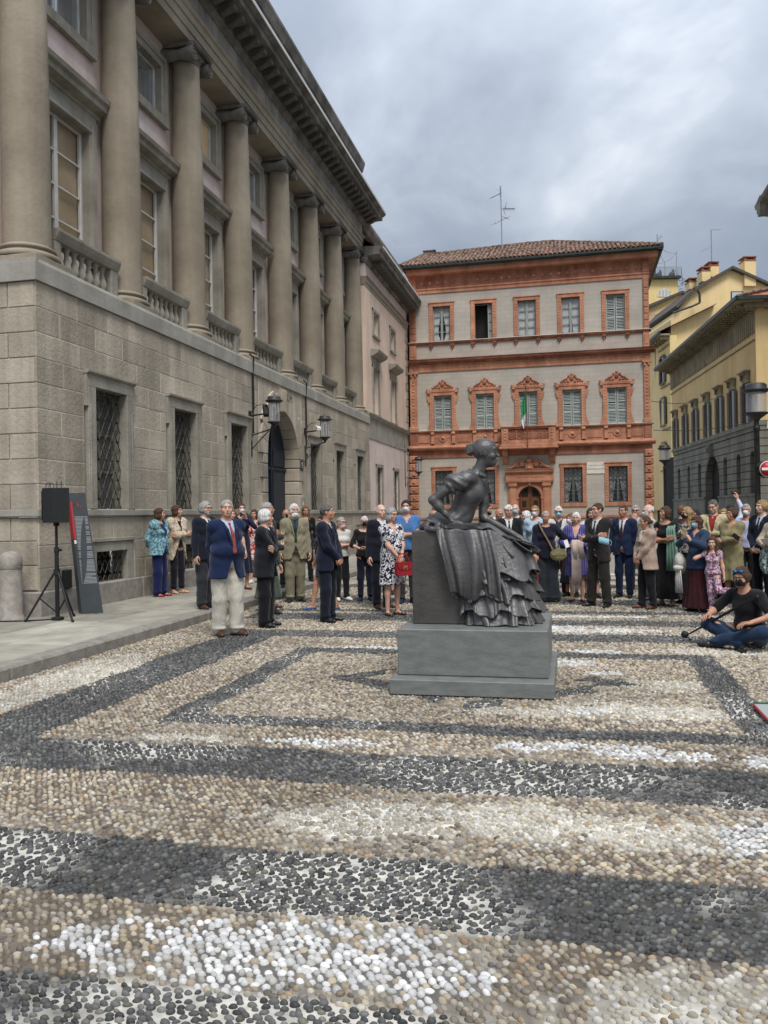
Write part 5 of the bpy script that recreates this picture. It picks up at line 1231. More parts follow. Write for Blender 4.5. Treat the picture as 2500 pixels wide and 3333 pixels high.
# ---- pebbles
def rowpts(x0, x1, y0, y1, dx_, dy_, jit):
    ny = int((y1-y0)/dy_); nx = int((x1-x0)/dx_)
    X, Y = np.meshgrid(np.arange(nx)*dx_+x0, np.arange(ny)*dy_+y0); X = X+(np.arange(ny) % 2)[:, None]*dx_/2
    X = X+rng.uniform(-jit, jit, X.shape)*dx_; Y = Y+rng.uniform(-jit, jit, Y.shape)*dy_; return X.ravel(), Y.ravel()
parts_ = []
for (y0, y1, d) in ((1.6, 5.0, .0345), (5.0, 9.0, .037), (9.0, 13.5, .043), (13.5, 19.0, .056)):
    parts_.append(rowpts(KX+.03, 7.4, y0, y1, d*1.12, d*.80, .25)+(d,))
PX = np.concatenate([p[0] for p in parts_]); PY = np.concatenate([p[1] for p in parts_]); PD = np.concatenate([np.full(len(p[0]), p[2]) for p in parts_])
# keep what the camera could see, with a generous margin for a step aside; nothing under the plinth
hd = np.array([FF[0], FF[1]]); hr = np.array([RR[0], RR[1]])/np.hypot(RR[0], RR[1]); dep = PX*hd[0]+PY*hd[1]; lat = PX*hr[0]+PY*hr[1]
keep = (np.abs(lat) < dep*.47+1.1) & (dep > 1.7) & ~((PX > -1.57) & (PX < -.18) & (PY > 7.2) & (PY < 8.82)) & (PX < 7.2)
PX, PY, PD = PX[keep], PY[keep], PD[keep]; Z = zone(PX, PY); NP = len(PX)
# drop stones here and there where the setting is looser
loose = vnoise(PX, PY, 1.0, 31); drop = rng.random(NP) < np.where(Z == 2, .02, .03+.10*(loose > .55)); PX, PY, PD, Z = PX[~drop], PY[~drop], PD[~drop], Z[~drop]; NP = len(PX)
def pick(cols, w):
    c = np.array(cols); return c[rng.choice(len(c), NP, p=np.array(w)/sum(w))]
tan_ = pick([(.40, .335, .24), (.48, .42, .32), (.30, .25, .19), (.55, .51, .43), (.42, .30, .19), (.21, .18, .15), (.58, .50, .36), (.36, .31, .27), (.15, .13, .11)], [4, 5, 4, 4, 1.5, 2.5, 1.5, 2.5, 1])
drk_ = pick([(.088, .090, .090), (.125, .127, .126), (.058, .059, .061), (.165, .167, .165), (.125, .115, .095), (.215, .213, .20), (.27, .25, .20)], [5, 5, 4, 3, 2, 1.5, .5])
wht_ = pick([(.64, .64, .63), (.56, .56, .55), (.72, .72, .70), (.47, .45, .41), (.44, .37, .27), (.30, .28, .25)], [6, 5, 4, 2.5, 1.2, .5])
crm_ = pick([(.56, .52, .43), (.50, .46, .37), (.62, .59, .52), (.44, .40, .34), (.66, .64, .60), (.40, .31, .2)], [5, 4, 4, 3, 2, 1])
PC = np.select([(Z == 1)[:, None], (Z == 2)[:, None], (Z == 3)[:, None]], [drk_, wht_, crm_], tan_)
tone = .52+.40*vnoise(PX, PY, .9, 41)[:, None]; tone = np.where((Z == 2)[:, None], .80, tone); PC = np.clip(PC*tone*rng.uniform(.74, 1.26, (NP, 1)), 0, .9)
# stones lie in rows whose direction wanders; dark ones are slimmer
ang_ = (vnoise(PX, PY, .8, 51)-.5)*1.2+rng.normal(0, .28, NP)+np.where(Z == 1, .35, 0)+np.where((np.abs(PX-MCX) > 2.0) & (Z == 1) & (PY > 5.5), .7, 0)
el = np.where(Z == 1, rng.uniform(.44, .66, NP), np.where(Z == 2, rng.uniform(.52, .82, NP), rng.uniform(.48, .74, NP)))
L_ = PD*rng.uniform(.39, .61, NP)*np.where(Z == 2, 1.10, 1.0)*np.where(Z == 0, 1.04, 1.); S3 = np.stack([L_, L_*el*np.where(Z == 1, 1.05, 1.08), PD*rng.uniform(.34, .54, NP)], 1)
PZ = -.013+rng.uniform(-.003, .003, NP); ROT = np.stack([rng.normal(0, .16, NP), rng.normal(0, .16, NP), ang_], 1)
def pebble_mesh(name, m):
    bm = bmesh.new(); bmesh.ops.create_icosphere(bm, subdivisions=2, radius=1.0)
    for v in bm.verts:
        p = v.co; k = 1+.07*math.sin(3*p.x+1)+.06*math.sin(4*p.y+2*p.z); v.co = Vector((p.x*k, p.y*k*(1-.10*p.x), p.z*.95))
    me = bpy.data.meshes.new(name); bm.to_mesh(me); bm.free(); me.polygons.foreach_set('use_smooth', [True]*len(me.polygons)); me.materials.append(m); return me
def pebmat(name, instancer):
    m = bpy.data.materials.new(name); m.use_nodes = True; t = m.node_tree; b = t.nodes['Principled BSDF']; b.inputs['Roughness'].default_value = .62; b.inputs['Specular IOR Level'].default_value = .35
    if instancer: a = nd(t, 'ShaderNodeAttribute', attribute_name='pcol', attribute_type='INSTANCER'); c = a.outputs['Color']
    else: a = nd(t, 'ShaderNodeObjectInfo'); c = a.outputs['Color']
    n = nd(t, 'ShaderNodeTexNoise', inp={'Scale': 2.2, 'Detail': 5.0}); t.links.new(_coord(t), n.inputs['Vector']); mr = nd(t, 'ShaderNodeMapRange', inp={1: .3, 2: .7, 3: .80, 4: 1.16}); t.links.new(n.outputs[0], mr.inputs[0])
    v = nd(t, 'ShaderNodeVectorMath', operation='SCALE'); t.links.new(c, v.inputs[0]); t.links.new(mr.outputs[0], v.inputs['Scale']); t.links.new(v.outputs[0], b.inputs['Base Color']); return m
pm1, pm2 = pebmat('pebble_stone', False), pebmat('pebble_stone_bed', True)
peb = pebble_mesh('pebble', pm1)
dd = PX*hd[0]+PY*hd[1]; la = np.abs(PX*hr[0]+PY*hr[1])/dd; inview = (la < .455) & (dd > 2.62)
order = np.argsort(np.where(inview, dd, 1e9)-S3[:, 0]*4); near = order[:300]; rest = np.ones(NP, bool); rest[near] = False
src = None
for i in near:
    o = bpy.data.objects.new('pebble', peb); COL.objects.link(o); o.parent = sq; o.location = (PX[i], PY[i], PZ[i]); o.rotation_euler = ROT[i]; o.scale = S3[i]; o.color = (*PC[i], 1); src = src or o
me = bpy.data.meshes.new('pebbles'); n = int(rest.sum()); me.vertices.add(n); me.vertices.foreach_set('co', np.stack([PX, PY, PZ], 1)[rest].ravel())
for nm, arr, ty in (('rot', ROT, 'FLOAT_VECTOR'), ('scl', S3, 'FLOAT_VECTOR')):
    a = me.attributes.new(nm, ty, 'POINT'); a.data.foreach_set('vector', np.ascontiguousarray(arr[rest]).ravel())
a = me.attributes.new('pcol', 'FLOAT_COLOR', 'POINT'); c = np.ones((n, 4)); c[:, :3] = PC[rest]; a.data.foreach_set('color', c.ravel())
po = bpy.data.objects.new('pebbles', me); COL.objects.link(po); po.parent = sq; po['kind'] = 'stuff'; me.materials.append(pm2)
srcm = pebble_mesh('pebble_source', pm2)
g = bpy.data.node_groups.new('lay_pebbles', 'GeometryNodeTree'); g.interface.new_socket('Geometry', in_out='INPUT', socket_type='NodeSocketGeometry'); g.interface.new_socket('Geometry', in_out='OUTPUT', socket_type='NodeSocketGeometry')
gi, go = g.nodes.new('NodeGroupInput'), g.nodes.new('NodeGroupOutput'); ip = g.nodes.new('GeometryNodeInstanceOnPoints'); oi = g.nodes.new('GeometryNodeObjectInfo'); oi.inputs['Object'].default_value = src; oi.transform_space = 'ORIGINAL'
smn = g.nodes.new('GeometryNodeSetMaterial'); smn.inputs['Material'].default_value = pm2
na = g.nodes.new('GeometryNodeInputNamedAttribute'); na.data_type = 'FLOAT_VECTOR'; na.inputs['Name'].default_value = 'rot'; ns = g.nodes.new('GeometryNodeInputNamedAttribute'); ns.data_type = 'FLOAT_VECTOR'; ns.inputs['Name'].default_value = 'scl'
er = g.nodes.new('FunctionNodeEulerToRotation')
g.links.new(gi.outputs[0], ip.inputs['Points']); g.links.new(oi.outputs['Geometry'], smn.inputs[0]); g.links.new(smn.outputs[0], ip.inputs['Instance']); g.links.new(na.outputs['Attribute'], er.inputs[0]); g.links.new(er.outputs[0], ip.inputs['Rotation']); g.links.new(ns.outputs['Attribute'], ip.inputs['Scale']); g.links.new(ip.outputs[0], go.inputs[0])
md = po.modifiers.new('lay', 'NODES'); md.node_group = g
print('pebbles', NP)
# ================================================================== implicit-surface modelling: limbs and cloth blended on a grid
class Grid:
    def __init__(s, xs, ys, zs): s.a = [np.asarray(q, np.float32) for q in (xs, ys, zs)]; s.F = np.full([len(q) for q in s.a], 1.0, np.float32)
    def sl(s, lo, hi, m):
        r = []
        for q, a, b in zip(s.a, lo, hi): r.append(slice(max(0, np.searchsorted(q, a-m)-1), min(len(q), np.searchsorted(q, b+m)+1)))
        return tuple(r)
    def pts(s, sl): return s.a[0][sl[0]][:, None, None], s.a[1][sl[1]][None, :, None], s.a[2][sl[2]][None, None, :]
    def put(s, sl, d, k, op='+'):
        f = s.F[sl]
        if f.size == 0: return
        if op == '+':
            if k > 0: h = np.maximum(k-np.abs(f-d), 0)/k; s.F[sl] = np.minimum(f, d)-h*h*k*.25
            else: s.F[sl] = np.minimum(f, d)
        elif op == '-':
            d = -d
            if k > 0: h = np.maximum(k-np.abs(f-d), 0)/k; s.F[sl] = np.maximum(f, d)+h*h*k*.25
            else: s.F[sl] = np.maximum(f, d)
    def ell(s, c, r, k=.02, op='+', M3=None):
        c = np.asarray(c, float); r = np.asarray(r, float); e = r if M3 is None else np.full(3, r.max())
        sl = s.sl(c-e, c+e, k+.03); X, Y, Z = s.pts(sl); x, y, z = X-c[0], Y-c[1], Z-c[2]
        if M3 is not None: x, y, z = (x*M3[0, i]+y*M3[1, i]+z*M3[2, i] for i in range(3))
        k0 = np.sqrt((x/r[0])**2+(y/r[1])**2+(z/r[2])**2)+1e-6; k1 = np.sqrt((x/r[0]**2)**2+(y/r[1]**2)**2+(z/r[2]**2)**2)+1e-6
        s.put(sl, (k0*(k0-1)/k1).astype(np.float32), k, op); return s
    def cone(s, a, b, ra, rb, k=.02, op='+', sy=1., sx=1.):
        """tapered limb; sx, sy squash the section in x or y"""
        a = np.asarray(a, float); b = np.asarray(b, float); m = max(ra, rb)/min(1, sx, sy)*1.0
        sl = s.sl(np.minimum(a, b)-m, np.maximum(a, b)+m, k+.02); X, Y, Z = s.pts(sl); q = np.array([1/sx, 1/sy, 1.]); A = a*q; D = b*q-A
        x, y, z = X*q[0]-A[0], Y*q[1]-A[1], Z-A[2]; t = np.clip((x*D[0]+y*D[1]+z*D[2])/(D@D+1e-9), 0, 1)
        d = (np.sqrt((x-D[0]*t)**2+(y-D[1]*t)**2+(z-D[2]*t)**2)-(ra+(rb-ra)*t))*min(sx, sy, 1.); s.put(sl, d.astype(np.float32), k, op); return s
    def half(s, n, d, k=0.): # keep the side n.p < d
        X, Y, Z = s.a[0][:, None, None], s.a[1][None, :, None], s.a[2][None, None, :]; f = (X*n[0]+Y*n[1]+Z*n[2]-d).astype(np.float32); s.F = np.maximum(s.F, f) if k <= 0 else np.maximum(s.F, f); return s
    def warp(s, fn):
        X, Y, Z = s.a[0][:, None, None], s.a[1][None, :, None], s.a[2][None, None, :]; s.F = s.F+fn(X, Y, Z).astype(np.float32); return s
    def surf(s):
        """naive surface nets on the rectilinear grid"""
        F = s.F; I = F < 0; nx, ny, nz = F.shape
        if not I.any(): return np.zeros((0, 3)), np.zeros((0, 4), int)
        F = F.copy(); 
        for ax in range(3):
            i0 = [slice(None)]*3; i0[ax] = 0; F[tuple(i0)] = np.maximum(F[tuple(i0)], .001); i0[ax] = -1; F[tuple(i0)] = np.maximum(F[tuple(i0)], .001)
        I = F < 0; c = sum(I[i:nx-1+i, j:ny-1+j, k:nz-1+k].astype(np.int8) for i in (0, 1) for j in (0, 1) for k in (0, 1)); act = (c > 0) & (c < 8)
        ci = np.argwhere(act); idx = np.full(act.shape, -1, np.int64); idx[act] = np.arange(len(ci)); acc = np.zeros((len(ci), 3)); cnt = np.zeros(len(ci))
        off = [(i, j, k) for i in (0, 1) for j in (0, 1) for k in (0, 1)]
        for p in off:
            for ax in range(3):
                if p[ax]: continue
                q = list(p); q[ax] = 1; P0 = ci+p; P1 = ci+q; f0 = F[tuple(P0.T)]; f1 = F[tuple(P1.T)]; m = (f0 < 0) != (f1 < 0)
                if not m.any(): continue
                t = f0[m]/(f0[m]-f1[m]); w0 = np.stack([s.a[d][P0[m, d]] for d in range(3)], 1); w1 = np.stack([s.a[d][P1[m, d]] for d in range(3)], 1); acc[m] += w0+(w1-w0)*t[:, None]; cnt[m] += 1
        V = acc/cnt[:, None]; Q = []
        for ax in range(3):
            u, v = (ax+1) % 3, (ax+2) % 3; sa = [slice(1, n-1) for n in F.shape]; sa[ax] = slice(0, F.shape[ax]-1); sb = list(sa); sb[ax] = slice(1, F.shape[ax]); A, B = I[tuple(sa)], I[tuple(sb)]
            e = np.argwhere(A != B); o = np.array([1, 1, 1]); o[ax] = 0; e = e+o; inv = A[tuple((e-o).T)]
            def cell(du, dv): c2 = e.copy(); c2[:, u] += du; c2[:, v] += dv; return idx[tuple(c2.T)]
            q = np.stack([cell(-1, -1), cell(0, -1), cell(0, 0), cell(-1, 0)], 1); q[~inv] = q[~inv][:, ::-1]; Q.append(q)
        Q = np.concatenate(Q); Q = Q[(Q >= 0).all(1)]; return V, Q
def axis_pts(segs):
    """segs: list of (start, step); last entry (end, None)"""
    out = []
    for (a, h), (b, _) in zip(segs[:-1], segs[1:]): n = max(1, int(round((b-a)/h))); out.append(np.linspace(a, b, n, endpoint=False))
    return np.concatenate(out+[[segs[-1][0]]])
def raw_mesh(name, V, Q, mats, mi=None, extra=None):
    """quads plus optional MB of small parts, all one mesh"""
    fs = Q.tolist(); V = V.tolist(); ms = [0]*len(fs) if mi is None else list(mi); sm = [True]*len(fs)
    if extra is not None:
        k = len(V); V = V+[list(p) for p in extra.v]; fs = fs+[[i+k for i in f] for f in extra.f]; ms += extra.m; sm += [True]*len(extra.f)
    me = bpy.data.meshes.new(name); me.from_pydata(V, [], fs)
    for m in mats: me.materials.append(m)
    me.polygons.foreach_set('material_index', ms); me.polygons.foreach_set('use_smooth', sm); me.update(); return me
def ik(S, T, l1, l2, pole):
    S, T, pole = (np.asarray(q, float) for q in (S, T, pole)); d = T-S; D = np.linalg.norm(d); mx_ = (l1+l2)*.995
    if D > mx_: T = S+d*mx_/D; d = T-S; D = mx_
    n = d/D; a = (l1*l1-l2*l2+D*D)/(2*D); h = math.sqrt(max(0, l1*l1-a*a)); p = pole-n*(pole@n); p = p/(np.linalg.norm(p)+1e-9); return S+n*a+p*h, T
def rot3(yaw=0., pitch=0., roll=0.):
    return np.array(Euler((pitch, roll, yaw)).to_matrix())
def hand(mb, Wp, d, n, s=1., curl=.5, side=1, m=0, spread=.35):
    """palm and five unequal bent fingers from wrist Wp along d; n is the palm side; side tells where the thumb is"""
    d = np.asarray(d, float); d /= np.linalg.norm(d); n = np.asarray(n, float); n = n-d*(n@d); n /= np.linalg.norm(n)+1e-9; u = np.cross(n, d)*side
    W_ = np.asarray(Wp, float); P_ = lambda a, b, c: tuple(W_+d*a*s+u*b*s+n*c*s)
    def tube(pts, rs):
        for a, b, r0, r1 in zip(pts[:-1], pts[1:], rs[:-1], rs[1:]): mb.cyl(a, b, r0*s, r1*s, 6, m); mb.ball(b, r1*s*1.02, 6, m, 4)
    for b in (-.028, -.010, .010, .028): tube([P_(-.01, b*.55, 0), P_(.045, b, 0), P_(.085, b, -.002)], [.020, .018, .0125])
    for b, l, c in ((-.030, .058, 1.15), (-.010, .076, 1.0), (.010, .082, .95), (.029, .072, .85)):
        k = curl*c; pts = [P_(.085, b, 0)]; a = 0; x, z = .085, 0.
        for f in (.45, .30, .25): a += k*.75; x += l*f*math.cos(a); z += l*f*math.sin(a); pts.append(P_(x, b*(1+spread*.25), z))
        tube(pts, [.0115, .010, .009, .0075])
    tube([P_(.015, .026, .004), P_(.045, .052, .014+.01*curl), P_(.072, .056-.012*curl, .022+.02*curl), P_(.092, .050-.02*curl, .028+.026*curl)], [.016, .0135, .011, .009])
# ================================================================== stone plinth and bronze statue
M['bronze'] = mat('dark_bronze', (.070, .069, .072), (.130, .127, .128), 3.2, .44, .12, 26, metal=.40, contrast=(.3, .7), streak=.18)
M['bronze2'] = mat('brown_bronze', (.068, .063, .058), (.112, .104, .096), 2.4, .50, .12, 20, metal=.35, contrast=(.3, .7), streak=.12)
pt = thing('stone_plinth', 'stepped grey stone plinth carrying the bronze statue', 'plinth', (-.88, 8.0, 0))
MB().cbox(-1.59, -.16, 7.17, 8.85, .004, .137, .006).obj('base_slab', M['plinth'], pt)
MB().cbox(-1.555, -.21, 7.37, 8.72, .139, .555, .008).obj('upper_block', M['plinth'], pt)
stt = thing('bronze_statue', 'dark bronze statue of a seated woman in a flounced skirt leaning over scattered pages', 'statue', (-.88, 8.05, .555))
zd = lambda x, y: (1250+x*.40678, 1400+y*.40678)
S_ = lambda x, y, Y: np.array(on_y(*zd(x, y), Y))
blk = MB().cbox(-1.475, -.80, 7.72, 8.50, .556, 1.438, .008)
bo = blk.obj('block_seat', M['bronze2'], stt)
MB().lathe([(.020, 0), (.020, .004), (.016, .004), (.016, 0)], (-1.40, 7.722, .66), 16, axis='Y').obj('foundry_mark', M['bronze2'], bo)
yn, yc, yf = 7.86, 8.06, 8.26
# --- the woman: torso, arms, neck, head as one surface
g = Grid(axis_pts([(-1.48, .009), (-.16, None)]), axis_pts([(7.66, .009), (8.50, None)]), axis_pts([(1.12, .009), (2.34, None)]))
chest, ribs, waist = S_(700, 415, yc), S_(680, 520, yc), S_(610, 690, yc)
g.cone(chest, ribs, .108, .120, .04, sy=1.4); g.cone(ribs, waist, .120, .118, .05, sy=1.25)
g.ell(S_(745, 495, yc-.08), (.062, .065, .075), .07); g.ell(S_(745, 495, yc+.08), (.062, .065, .075), .07)
g.cone(S_(655, 392, yc-.11), S_(690, 392, yc+.12), .072, .072, .06)
g.ell(S_(480, 750, yc), (.20, .20, .12), .06); g.ell(S_(560, 720, yc), (.15, .17, .10), .05)
# neck and collar
nb, nt_ = S_(745, 345, yc), S_(800, 240, yc)
g.cone(nb, nt_, .062, .052, .03)
for i in range(14):
    a = 2*math.pi*i/14; c = nb+np.array([-.0, 0, -.012]); g.ell(c+np.array([.072*math.cos(a), .085*math.sin(a), .030*-math.cos(a)*1.0+.01]), (.020, .020, .022), .012)
# head, profile towards +x
hc = S_(815, 178, yc); hs = 1.17
def H(x, y, z): return hc+np.array([x, y, z])*hs
g.ell(H(-.010, 0, .030), (.100*hs, .077*hs, .088*hs), .02); g.ell(H(.022, 0, -.035), (.066*hs, .060*hs, .082*hs), .03); g.ell(H(.060, 0, -.088), (.026*hs, .026*hs, .022*hs), .025); g.cone(H(-.03, 0, -.075), H(.045, 0, -.095), .040*hs, .026*hs, .03)
g.cone(H(.083, 0, .004), H(.106, 0, -.032), .008*hs, .0115*hs, .014); g.ell(H(.105, -.012, -.037), (.010, .009, .008), .006); g.ell(H(.105, .012, -.037), (.010, .009, .008), .006)
g.ell(H(.078, 0, .026), (.016*hs, .050*hs, .012*hs), .02)
for k in (-1, 1):
    g.ell(H(.090, .030*k, .004), (.016*hs, .017*hs, .012*hs), .010, '-'); g.ell(H(.076, .030*k, .002), (.0135*hs, .014*hs, .010*hs), .004); g.cone(H(.086, .014*k, .018), H(.074, .050*k, .018), .006, .005, .006)
    g.ell(H(.055, .045*k, -.035), (.028*hs, .018*hs, .022*hs), .02)
g.ell(H(.092, 0, -.060), (.012*hs, .022*hs, .0055*hs), .006); g.ell(H(.089, 0, -.072), (.011*hs, .018*hs, .006*hs), .006); g.ell(H(.099, 0, -.0665), (.012, .02, .0022), .003, '-')
ey = -.066
for ky in (-1, 1):
    for i in range(9):
        a = math.radians(-60+i*32); g.ell(H(-.014+.020*math.cos(a), ky*(.066+.008), -.016+.030*math.sin(a)), (.008, .010, .008), .006)
    g.ell(H(-.006, ky*.070, -.016), (.014, .008, .018), .006)
# drawn back hair with strand grooves, and the bun
g.ell(H(-.030, 0, .026), (.088*hs, .081*hs, .088*hs), .012)
bn = H(-.118, 0, .024)
for i in range(7):
    t = i/6; a = t*5.5; g.ell(bn+np.array([-.012+.018*math.cos(a), (t-.5)*.06, .026*math.sin(a)]), (.034, .030, .034), .006)
g.ell(bn, (.045, .045, .052), .008)
for i in range(4): g.cone(bn+np.array([-.035, -.048+.0*i, -.035+.024*i]), bn+np.array([.03, -.046, -.015+.024*i]), .014, .010, .004)
# near (right) arm: puffed sleeve, bent elbow, hand on the pages
sh, el_, wr = S_(590, 400, yn-.02), S_(392, 560, yn-.06), S_(548, 728, yn-.04)
g.ell(S_(580, 415, yn-.03), (.112, .080, .076), .04, M3=rot3()@np.array(Matrix.Rotation(R(28), 3, 'Y'))); g.ell(S_(655, 385, yn+.03), (.10, .09, .070), .05)
for i in range(13):             # gathered cuff
    a = 2*math.pi*i/13; c = S_(528, 458, yn-.03); ax_ = (el_-sh)/np.linalg.norm(el_-sh); u1 = np.cross(ax_, [0, 1, 0]); u1 /= np.linalg.norm(u1); u2 = np.cross(ax_, u1); g.ell(c+(u1*math.cos(a)+u2*math.sin(a))*.062, (.018, .018, .018), .010)
g.cone(S_(545, 440, yn-.03), el_, .056, .040, .02); g.ell(el_, (.041, .038, .041), .02); g.cone(el_, wr, .041, .026, .02)
mid_ = el_+(wr-el_)*.28; g.ell(mid_, (.046, .040, .050), .03)
# far arm reaching down to the pages
sh2, el2, wr2 = S_(775, 430, yf), S_(795, 700, yf-.02), S_(1050, 838, yf-.14)
g.ell(S_(785, 470, yf), (.065, .085, .10), .04); g.ell(S_(795, 560, yf), (.056, .06, .08), .02); g.cone(S_(790, 600, yf), el2, .047, .042, .015); g.cone(el2, wr2, .042, .026, .02)
# placket and ruffled front edge of the bodice
for i in range(15):
    t = i/14; g.ell(S_(775+25*t-70*t*t, 370+250*t, yc-.02-.015*math.sin(i*2.1)), (.012, .022, .02), .008)
# drapery relief: gathers run over the sleeve and down from the bust
def folds(X, Y, Z):
    f = 0*X+0*Y+0*Z
    sx_, sz_ = X-float(sh[0]), Z-float(sh[2]); near_ = np.exp(-((sx_-.0)**2+(sz_+.0)**2)/.016)*(Y < 7.98); f = f+near_*.0045*np.sin((sx_*.5+sz_*1.2)*75+np.sin(sx_*22)*1.4)
    hx, hz = X-hc[0], Z-hc[2]; hr_ = np.sqrt((hx*1.)**2+(hz)**2); f = f+.0016*np.sin(np.arctan2(hz-.02, hx+.14)*46)*((hx+hz*-.35) < .045*hs)*(hz > -.04)*(hr_ < .16)
    tx = (X > chest[0]-.25) & (X < chest[0]+.12) & (Z < chest[2]-.03) & (Z > waist[2]-.1); f = f+tx*.0030*np.sin((X-.55*(Z-1.5))*48+np.sin(Z*18)*1.6)*np.clip((chest[2]-.03-Z)*8, 0, 1)
    return f
g.warp(folds)
V, Q = g.surf(); ex = MB()
hand(ex, wr, S_(640, 752, yn-.04)-wr, (0.1, .1, -1), 1.12, .35, 1); hand(ex, wr2, S_(1150, 895, yf-.2)-wr2, (0, -.1, -1), 1.12, .22, -1)
me = raw_mesh('woman_figure', V, Q, [M['bronze']], None, ex); me.transform(Matrix.Translation(-Vector((-.88, 8.05, .555)))); fig = place(me, 'woman_figure', stt)
# --- the skirt: main overskirt and four tiers of flounces, each its own cast sheet
def sheet(name, fn, nu, nv, th=.009, u0=0., u1=2*math.pi, m='bronze', flipn=False):
    U, Vv = np.meshgrid(np.linspace(u0, u1, nu), np.linspace(0, 1, nv)); P = fn(U, Vv)      # (3, nv, nu)
    du = np.gradient(P, axis=2); dv = np.gradient(P, axis=1); n = np.cross(du, dv, axis=0); n /= np.linalg.norm(n, axis=0)+1e-9
    A = P; B = P-n*th; k = nu*nv; Vs = np.concatenate([A.reshape(3, -1).T, B.reshape(3, -1).T]); i = (np.arange(nv-1)[:, None]*nu+np.arange(nu-1)[None, :]).ravel()
    q = np.stack([i, i+1, i+nu+1, i+nu], 1); F = [q, q[:, ::-1]+k]; e = np.arange(nu-1); b0 = (nv-1)*nu+e; F.append(np.stack([b0, b0+1, b0+1+k, b0+k], 1)); F.append(np.stack([e+1, e, e+k, e+1+k], 1))
    for c in (0, nu-1): r_ = np.arange(nv-1)*nu+c; F.append(np.stack([r_, r_+nu, r_+nu+k, r_+k], 1))
    me = raw_mesh(name, Vs, np.concatenate(F), [M[m]]); me.transform(Matrix.Translation(-Vector((-.88, 8.05, .555)))); return place(me, name, stt)
def sq_(a, p=2.5): c, s = np.cos(a), np.sin(a); return np.sign(c)*np.abs(c)**(2/p), np.sign(s)*np.abs(s)**(2/p)
def skirt_at(a, z):
    """outer contour of the skirt at height z (a = 0 points to +x, 3pi/2 to the camera)"""
    t = np.clip((1.43-z)/(1.43-.56), 0, 1.05); cx = -.875+.180*t; rx = .395-.04*t; ry = .33+.09*t; c, s = sq_(a, 2.4); 
    return cx+rx*c, 8.06+ry*s
def wavef(x, sharp=.55): w = np.sin(x); return np.sign(w)*np.abs(w)**sharp
def tier(z0, z1, n, amp, flare, ph, hemw, slant, seed, inset=0., namp=.3):
    r = np.random.default_rng(seed); k1, k2, k3 = r.uniform(0, 6.28, 3)
    def fn(U, V_):
        zz = z0+(z1-z0)*V_; x, y = skirt_at(U, zz); nx_, ny_ = np.cos(U), np.sin(U)
        irr = 1+.45*np.sin(2*U+k1)+.3*np.sin(5*U+k2); ph_ = n*U+ph+slant*V_*1.6+1.1*np.sin(3*U+k3)+.5*np.sin(V_*5+U*4)
        w = wavef(ph_)*.7+.3*np.sin(2.3*ph_+k1); off = inset+flare*V_**1.6+amp*irr*w*(V_**.9*.92+.08)
        hem = hemw*np.sin(ph_*.5+k2)*V_**2; xx = x+nx_*off+.02*wavef(ph_+1.2)*V_*-ny_; yy = y+ny_*off+.02*wavef(ph_+1.2)*V_*nx_
        return np.stack([xx, yy, np.maximum(np.minimum(zz+hem-.012*w*V_, ztop(xx)-.03), .5565)])
    return fn
def ztop(x): return 1.462-.62*np.maximum(0, x+.78)
A0, A1 = R(196), R(196+262)       # starts at the block's left edge, round the front, to the far side
sheet('flounce', tier(.86, .556, 15, .036, .075, .3, .0, .5, 1, -.02), 420, 40, .010, A0+R(14), A1)
sheet('flounce', tier(1.00, .665, 17, .038, .085, 1.3, .030, .8, 2, -.015), 420, 40, .010, A0+R(10), A1)
sheet('flounce', tier(1.16, .80, 16, .036, .075, 2.2, .035, -.6, 3, -.01), 420, 40, .010, A0+R(22), A1)
sheet('flounce', tier(1.30, .97, 13, .034, .060, .9, .035, .7, 4, -.01), 380, 36, .010, A0+R(58), A1)
sheet('flounce', tier(1.40, 1.10, 11, .034, .050, 2.9, .03, -.7, 5, .0), 340, 30, .010, A0+R(78), A1)
# long overskirt falling across the block, diagonal folds gathered at the hip
def over(U, V_):
    # U 0..1 from the left edge to the knees; V down
    top = np.stack([-1.235+.50*U, 7.705-.03*np.sin(U*3)+0*U, 1.452-.02*U+.006*np.sin(U*20)]); bx = -1.085+.46*U; bot = np.stack([bx, 7.60+.03*np.sin(U*4)-.02*U, .835-.02*U+.035*np.sin(U*9+1)])
    W_ = V_**.92; p = top*(1-W_)+bot*W_; p[0] += .05*np.sin(V_*math.pi)*(.3+U*.8)*.6; bulge = np.sin(V_*math.pi)**.8*.055*(1-U*.4)
    ph = 26*U+V_*3.2*(1-U)+1.2*np.sin(U*7)+.8*np.sin(V_*4+U*6); w = wavef(ph, .7)*.6+.4*np.sin(ph*.47+2); p[1] -= bulge+(.012+.026*V_)*w+.012*np.sin(9*U+6*V_); p[0] += .010*np.cos(ph)*V_; return p
sheet('overskirt', over, 200, 90, .010, 0., 1.)
def over2(U, V_):               # second fall over the knees towards the right
    a = R(268)+U*R(96); zt = 1.44+0*U; zb = .99+.04*U+.04*np.sin(U*11); zz = zt+(zb-zt)*V_; x, y = skirt_at(a, zz); zz = np.minimum(zz, ztop(x)-.012-.3*V_*(ztop(x)-1.1)*0); ph = 15*U+2.2*V_+np.sin(U*6+2*V_); w = wavef(ph, .7); off = .012+.075*V_**1.4+.026*w*(V_*.8+.2)
    return np.stack([x+np.cos(a)*off+.03*V_, y+np.sin(a)*off, zz-.01*w])
sheet('overskirt', over2, 170, 50, .010, 0., 1.)
